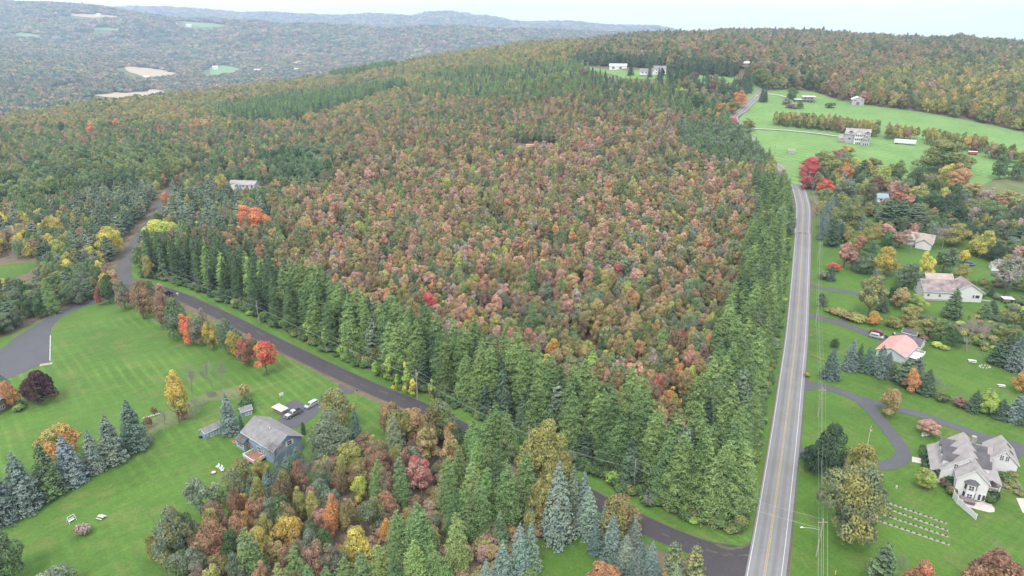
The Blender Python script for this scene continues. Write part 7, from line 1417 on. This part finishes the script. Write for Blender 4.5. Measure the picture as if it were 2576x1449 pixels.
# fence, patio, hot tub, flagpole
fp = [G(*R8(*p)) for p in ((800, 850), (795, 1010), (850, 1085), (905, 1130), (960, 1180), (1020, 1230), (1110, 1310))]; e = empty('vinyl_fence', (*fp[0], th(*fp[0]))); tag(e, 'white vinyl privacy fence stepping down beside the patio', 'fence'); ZZ0 = th(*fp[0])
for i in range(6):
    (x0, y0), (x1, y1) = fp[i], fp[i+1]; h = 2.3 - .13*i; dx, dy = x1-x0, y1-y0; L = math.hypot(dx, dy); nx, ny = -dy/L*.04, dx/L*.04; ox, oy = fp[0]; q = [(x0-nx-ox, y0-ny-oy, 0), (x1-nx-ox, y1-ny-oy, 0), (x1+nx-ox, y1+ny-oy, 0), (x0+nx-ox, y0+ny-oy, 0)]; MB().hexa(q + [(a, b, h - (.13 if j in (1, 2) else 0)) for j, (a, b, c) in enumerate(q)]).build('panel', M_WHITE, e); MB().box(x1-ox-.09, x1-ox+.09, y1-oy-.09, y1-oy+.09, 0, h + .05).build('post', M_TRIM, e)
sheet('patio', M(R8, [(920,1075),(1050,1060),(1230,1068),(1330,1100),(1375,1160),(1370,1205),(1300,1212),(1150,1175),(1000,1130)]), .12, M_STONE, 1.0)
e = thing('hot_tub', 'hot tub', 'brown covered hot tub under the bay window', R8, 990, 1065, -22); MB().box(-1.5, 1.5, -1.1, 1.1, 0, .85).build('tub', mat('tub_side', (0.09, 0.075, 0.075), 0.7), e); MB().box(-1.6, 1.6, -1.2, 1.2, .85, 1.0).build('cover', mat('tub_cover', (0.15, 0.115, 0.115), 0.6), e, False, .04)
sheet('path', M(R8, [(235,440),(365,468),(365,538),(232,512)]), .13, M_STONE, .8); sheet('garden_bed', M(R8, [(1670,1010),(1780,1020),(1900,1250),(1760,1215)]), .12, M_STONE, 1.0); sheet('garden_bed', M(R8, [(1430,650),(1640,670),(1780,900),(1660,930),(1480,900),(1410,780)]), .10, M_SCRUB, 1.5)
for (a, b, s_, c_) in ((1500, 720, 3.0, 'green'), (1580, 800, 3.0, 'green'), (1650, 860, 2.6, 'sage'), (1620, 700, 2.4, 'olive'), (1540, 870, 2.0, 'pink'), (1700, 960, 2.2, 'brown')):
    x, y = G(*R8(a, b)); q = tree('shrub', x, y, s_*.45, s_*.55, c_, None, 'olive'); tag(q, '%s perennial clump in the flower bed right of the white house' % CW[c_], 'bush', 'perennials in the flower bed')
for k_, (a, b) in enumerate(((400, 335), (380, 395), (405, 450), (415, 520), (420, 590), (455, 650))):
    x, y = G(*R8(a, b + 20)); q = tree('shrub', x, y, 1.9, 1.25, 'dark', None, 'green'); tag(q, 'dark green clipped hedge ball by the porch, %s from the far end' % ORD[k_], 'bush', 'clipped hedge balls by the porch')
for (a, b) in ((640, 770), (700, 810), (760, 870), (690, 860), (770, 960)):
    x, y = G(*R8(a, b)); q = tree('shrub', x, y, 2.2, 1.4, 'green', None, 'maroon'); tag(q, 'green and maroon foundation shrub at the left corner of the white house', 'bush', 'foundation shrubs by the white house')
x, y = G(*R8(1300, 1060)); q = tree('shrub', x, y, 2.6, 1.7, 'dark', None, 'green'); tag(q, 'dark green bush at the right end of the patio', 'bush')
e = thing('flagpole', 'flagpole', 'white flagpole with a striped flag in the loop lawn', R5, 590, 615); MB().tube([(0, 0, 0), (0, 0, 6.6)], [.06, .04], 8).build('pole', M_TRIM, e); MB().tube([(0, 0, 6.6), (0, 0, 6.75)], .09, 8).build('finial', M_YELP, e)
fl = MB()
for i in range(7): fl.mi = i % 2; fl.hexa([(.05, -.01, 5.0+i*.17), (.55, .08, 4.85+i*.17), (.55, .10, 4.85+i*.17), (.05, .01, 5.0+i*.17), (.05, -.01, 5.17+i*.17), (.55, .08, 5.02+i*.17), (.55, .10, 5.02+i*.17), (.05, .01, 5.17+i*.17)])
fl.build('flag', [M_REDP, M_TRIM], e); MB().box(.04, .3, -.03, .04, 5.65, 6.22).build('canton', M_BLUEP, e)
e = thing('boulders', 'rocks', 'bed of pale boulders under the thin mauve tree', R5, 955, 545); mb = MB(); [mb.tube([(rr_.uniform(-1.5, 1.5), rr_.uniform(-.9, .9), 0), (rr_.uniform(-1.5, 1.5), rr_.uniform(-.9, .9), .45)], [.4, .2], 7) for i in range(9)]; mb.build('rocks', mat('pale_rock', (0.36, 0.35, 0.33), 0.9, (1.5, .3)), e)
e = thing('garden_ornament', 'ornament', 'small pale stone ornament alone on the lawn below the white house', R5, 777, 885); MB().tube([(0, 0, 0), (0, 0, .3), (0, 0, .6), (0, 0, .9)], [.3, .22, .3, .12], 8).build('stone', M_STONE, e)
# right side yards
e = thing('split_rail_fence', 'fence', 'short run of grey split rails beside the lone roadside spruce', R6, 300, 1095, 0); a, b = G(*R6(290, 1085)), G(*R6(400, 1130)); e.location = (*a, th(*a)); dx, dy = b[0]-a[0], b[1]-a[1]
for z in (.5, .95): MB().tube([(0, 0, z), (dx, dy, z)], .08, 5).build('rail', M_WOOD, e)
for t in (0, .5, 1): MB().box(dx*t-.08, dx*t+.08, dy*t-.08, dy*t+.08, 0, 1.2).build('post', M_WOOD, e)
for i_, (a, b) in enumerate(((920, 935), (932, 945))): e = thing('wheelie_bin', 'bin', ['blue wheeled bin beside the minivans', 'blue wheeled bin nearest the red roofed house'][i_], R6, a, b, 20); MB().box(-.3, .3, -.35, .35, .05, 1.0).build('body', M_BLUEP, e); MB().box(-.33, .33, -.38, .38, 1.0, 1.08).build('lid', M_BLACK, e); [MB().tube([(s*.3, .3, .1), (s*.24, .3, .1)], .1, 8).build('wheel', M_TYRE, e) for s in (-1, 1)]
e = thing('yellow_slide', 'play slide', 'yellow plastic slide behind the red roofed house drive', R6, 998, 918, 40); MB().hexa([(-.3, -1, .05), (.3, -1, .05), (.3, .8, 1.1), (-.3, .8, 1.1), (-.3, -1, .15), (.3, -1, .15), (.3, .8, 1.25), (-.3, .8, 1.25)]).build('chute', M_YELP, e); MB().box(-.3, .3, .8, 1.2, 0, 1.2).build('ladder', M_BLUEP, e)
e = thing('trampoline', 'trampoline', 'round trampoline with a blue pad under the vivid yellow tree', R12, 1435, 1085); MB().tube([(0, 0, .85), (0, 0, .87)], [1.9, 1.9], 24).build('mat', M_BLACK, e); MB().tube([(2.05*math.cos(a), 2.05*math.sin(a), .9) for a in np.linspace(0, 6.283, 25)], .16, 6, False).build('pad', mat('blue_pad', (0.12, 0.18, 0.36), 0.5), e); [MB().tube([(2.0*math.cos(a), 2.0*math.sin(a), 0), (2.0*math.cos(a), 2.0*math.sin(a), .9)], .04, 6).build('leg', M_METAL, e) for a in (0, 1.57, 3.14, 4.71)]
e = thing('yard_bench', 'garden table', 'white yard table and bench by the brush edge', R6, 1630, 1135, -20); MB().box(-1.3, 1.3, -.5, .5, .7, .78).build('tabletop', M_TRIM, e); MB().box(-1.2, 1.2, -1.1, -.8, .4, .46).build('bench', M_TRIM, e); [MB().box(a-.05, a+.05, -.4, .4, 0, .7).build('leg', M_TRIM, e) for a in (-1, 1)]
e = thing('stone_pit', 'rocks', 'ring of stones in the right lawn near the brush', R6, 1735, 1175); mb = MB(); [mb.tube([(math.cos(a)*1.8, math.sin(a)*1.1, 0), (math.cos(a)*1.8, math.sin(a)*1.1, .35)], [.3, .18], 6) for a in np.linspace(0, 5.8, 11)]; mb.build('stones', M_STONE, e)
sheet('garden_bed', M(R6, [(1820,1150),(1990,1170),(2062,1200),(2062,1230),(1900,1200)]), .12, M_SHOULDER, 1.5); sheet('garden_bed', M(R6, [(525,765),(600,770),(605,800),(550,800)]), .12, M_SHOULDER, 1.5); sheet('garden_bed', M(R1, [(1490,850),(1560,845),(1575,880),(1510,890)]), .12, M_SHOULDER, 1.0); sheet('garden_bed', M(R1, [(1380,905),(1430,900),(1420,930),(1385,930)]), .12, M_SHOULDER, 1.0)
sheet('garden_bed', M(R2, [(-60,925),(130,835),(330,740),(500,650),(660,560),(790,480),(900,440),(1000,375),(1100,330),(1150,285),(1100,270),(1050,250),(980,290),(880,330),(600,440),(300,620),(0,790),(-60,830)]), .11, M_SHOULDER, 2.0, .4)
sheet('rough_grass', M(R1, [(1060,1060),(1150,1020),(1350,930),(1480,860),(1640,820),(1790,790),(1820,860),(1740,900),(1500,920),(1420,1020),(1300,1080),(1150,1130),(1100,1170),(1060,1110)]), .085, M_SCRUB, 2.5, .3)

# ------------------------------------------------------------------ road signs, poles, wires, street lamp
M_SIGN = mat('yellow_sign_face', (0.75, 0.50, 0.01), 0.5)
def sign(label, R, px, py, ang, s=.55, h=2.1):
    e = thing('warning_sign', 'road sign', label, R, px, py, ang); MB().tube([(0, .03, 0), (0, .03, h + s)], .035, 6).build('post', M_METAL, e)
    f = MB().hexa([(0, -.02, h-s), (s*1.0, -.02, h), (s*1.0, .0, h), (0, .0, h-s), (-s, -.02, h), (0, -.02, h+s), (0, 0, h+s), (-s, 0, h)]) if False else MB().add([(0, -.02, h-s), (s, -.02, h), (0, -.02, h+s), (-s, -.02, h), (0, 0, h-s), (s, 0, h), (0, 0, h+s), (-s, 0, h)], [(0,1,2,3), (7,6,5,4), (0,4,5,1), (1,5,6,2), (2,6,7,3), (3,7,4,0)])
    return e, h, s
def sign2(label, R, px, py, ang, s, h, arrow):
    e = thing('warning_sign', 'road sign', label, R, px, py, ang); MB().tube([(0, .03, 0), (0, .03, h + s)], .035, 6).build('post', M_METAL, e)
    f = MB(); f.add([(0, -.02, h-s), (s, -.02, h), (0, -.02, h+s), (-s, -.02, h), (0, 0, h-s), (s, 0, h), (0, 0, h+s), (-s, 0, h)], [(0,1,2,3), (7,6,5,4), (0,4,5,1), (1,5,6,2), (2,6,7,3), (3,7,4,0)]); fo = f.build('face', M_SIGN, e)
    a = MB()
    if arrow == 'turn': a.box(-.12*s, .06*s, -.035, -.021, h-.5*s, h+.2*s); a.box(.06*s, .25*s, -.035, -.021, h+.02*s, h+.2*s); a.add([(.25*s, -.03, h-.1*s), (.55*s, -.03, h+.11*s), (.25*s, -.03, h+.34*s)], [(0, 1, 2)])
    else: a.tube([(.1*s, -.03, h-.5*s), (-.12*s, -.03, h-.1*s), (.1*s, -.03, h+.15*s), (0, -.03, h+.4*s)], .07*s, 4)
    a.build('arrow', M_BLACK, fo); return e
sign2('yellow diamond warning sign with a black turn arrow by the side road', R13, 1246, 705, 25, .75, 1.9, 'turn'); sign2('yellow diamond warning sign with a black bent arrow by the main road', R6, 349, 668, 2, .7, 1.7, 'bend')
e = thing('marker_post', 'marker post', 'small yellow and white marker post at the bottom edge right of the road', R5, 385, 1440, 10); MB().box(-.06, .06, -.06, .06, 0, 1.2).build('post', M_YELP, e)
M_POLE = mat('grey_pole_wood', (0.26, 0.23, 0.20), 0.9, (2, .25)); M_WIRE = mat('pale_cable', (0.26, 0.27, 0.28), 0.5)
def pole(label, px, py, h=10.5, arm=False, can=False, wpos=None, tilt=0.0, g='utility poles'):
    x, y = wpos or G(px, py); e = empty('utility_pole', (x, y, th(x, y))); tag(e, label, 'utility pole', g); e.rotation_euler = (0, tilt, 0)
    MB().tube([(0, 0, -.5), (0, 0, h*.5), (0, 0, h)], [.19, .16, .12], 8).build('pole', M_POLE, e); MB().tube([(0, 0, h), (0, 0, h+.25)], .05, 6).build('insulator', M_TRIM, e)
    if arm: MB().box(-1.1, 1.1, -.06, .06, h-.75, h-.6).build('crossarm', M_POLE, e)
    if can: c = MB().tube([(.35, 0, h-1.9), (.35, 0, h-1.0)], .28, 12).build('transformer', M_METAL, e)
    return (x, y, th(x, y), h, e)
def wire(a, b, za, zb, ox=0.0, sag=1.0, rad=.03, name='cable', group=None, lab='overhead cable'):
    (x0, y0, z0), (x1, y1, z1) = (a[0], a[1], a[2] + za), (b[0], b[1], b[2] + zb); d = Vector((y1-y0, x0-x1, 0)); d.normalize(); pts = []
    for i in range(15): t = i/14; pts.append((x0+(x1-x0)*t + d.x*ox, y0+(y1-y0)*t + d.y*ox, z0+(z1-z0)*t - 4*sag*t*(1-t)))
    o = MB().tube(pts, rad, 4).build(name, M_WIRE); tag(o, lab, 'cable', group)
mp_ = [pole('utility pole by the main road at the bottom edge', 2053, 1400, 10.5, True, False), pole('utility pole in the lawn between the two right drives of the white house', 2056, 1050, 10.5, True), pole('leaning utility pole by the red roof house drive', *R6(330, 838), 10.5, True), pole('utility pole beside the brush right of the road', *R6(352, 300), 10.0, True),
       pole('utility pole before the blue spruces at the bend', *RA(792, 980), 10, True), pole('utility pole under the crimson maple', *RA(715, 640), 10, True), pole('utility pole in the meadow at the road bend', *RA(420, 395), 10)]
px0 = mp_[0]; x, y = G(*R5(255, 1560)); bot = (x, y, th(x, y))
for i in range(len(mp_)):
    a = mp_[i]; b = mp_[i+1] if i + 1 < len(mp_) else None
    if b:
        for ox, z in ((-.9, -.4), (0, .2), (.9, -.4), (0, -2.6)): wire(a, b, a[3]+z, b[3]+z, ox if z > -2 else 0.15, .9, .028 if z < -2 else .016, 'cable', 'cables along the main road', 'pale overhead cable along the right side of the main road')
x, y = 2*mp_[0][0]-mp_[1][0], 2*mp_[0][1]-mp_[1][1]; ext = (mp_[0][0] + (mp_[0][0]-mp_[1][0])*.9, mp_[0][1] + (mp_[0][1]-mp_[1][1])*.9, 0)
for ox, z in ((-.9, -.4), (0, .2), (.9, -.4), (0, -2.6)): wire(mp_[0], ext, mp_[0][3]+z, 10.5+z, ox, .9, .03, 'cable', 'cables along the main road', 'pale overhead cable along the right side of the main road')
sp_ = [pole('utility pole in front of the dark conifers at the road bend', *RF(1163, 1365), 10, False), pole('utility pole below the vine covered larches', *R1(1880, 360), 10.5), pole('utility pole with a grey transformer can beside the warning sign', *R13(1502, 790), 11, False, True), pole('pale utility pole against the larches near the junction', *R4(62, 830), 9.5)]
x, y = G(1290, 1137); hid = pole('utility pole half hidden behind the larch clump', 1330, 1150, 10.0)
chain = [sp_[0], sp_[1], sp_[2], hid, sp_[3], mp_[0]]
for a, b in zip(chain[:-1], chain[1:]):
    for ox, z in ((0, .2), (.2, -2.2), (-.2, -2.7)): wire(a, b, a[3]+z, b[3]+z, ox, 1.0, .018, 'cable', 'cables along the side road', 'thin pale overhead cable along the side road')
fp_ = [pole('utility pole on the far roadside meadow, near one', *RB(1848, 660), 9, False, False), pole('utility pole on the far roadside meadow, far one', *RB(1945, 585), 9)]
wire(fp_[0], fp_[1], 9, 9, 0, 1, .05, 'cable', None, 'overhead cable between the two far meadow poles')
e = empty('street_lamp', (mp_[0][0], mp_[0][1], mp_[0][2] + 7.6)); tag(e, 'street lamp on a long arm reaching over the verge from the roadside pole', 'street lamp'); MB().tube([(-.15, 0, 0), (-2.2, 0.05, .55), (-4.2, .1, .7)], .05, 6).build('arm', M_METAL, e); MB().tube([(-4.2, .1, .72), (-4.5, .1, .74), (-4.95, .1, .70)], [.1, .2, .08], 8).build('lamp_head', M_TRIM, e)
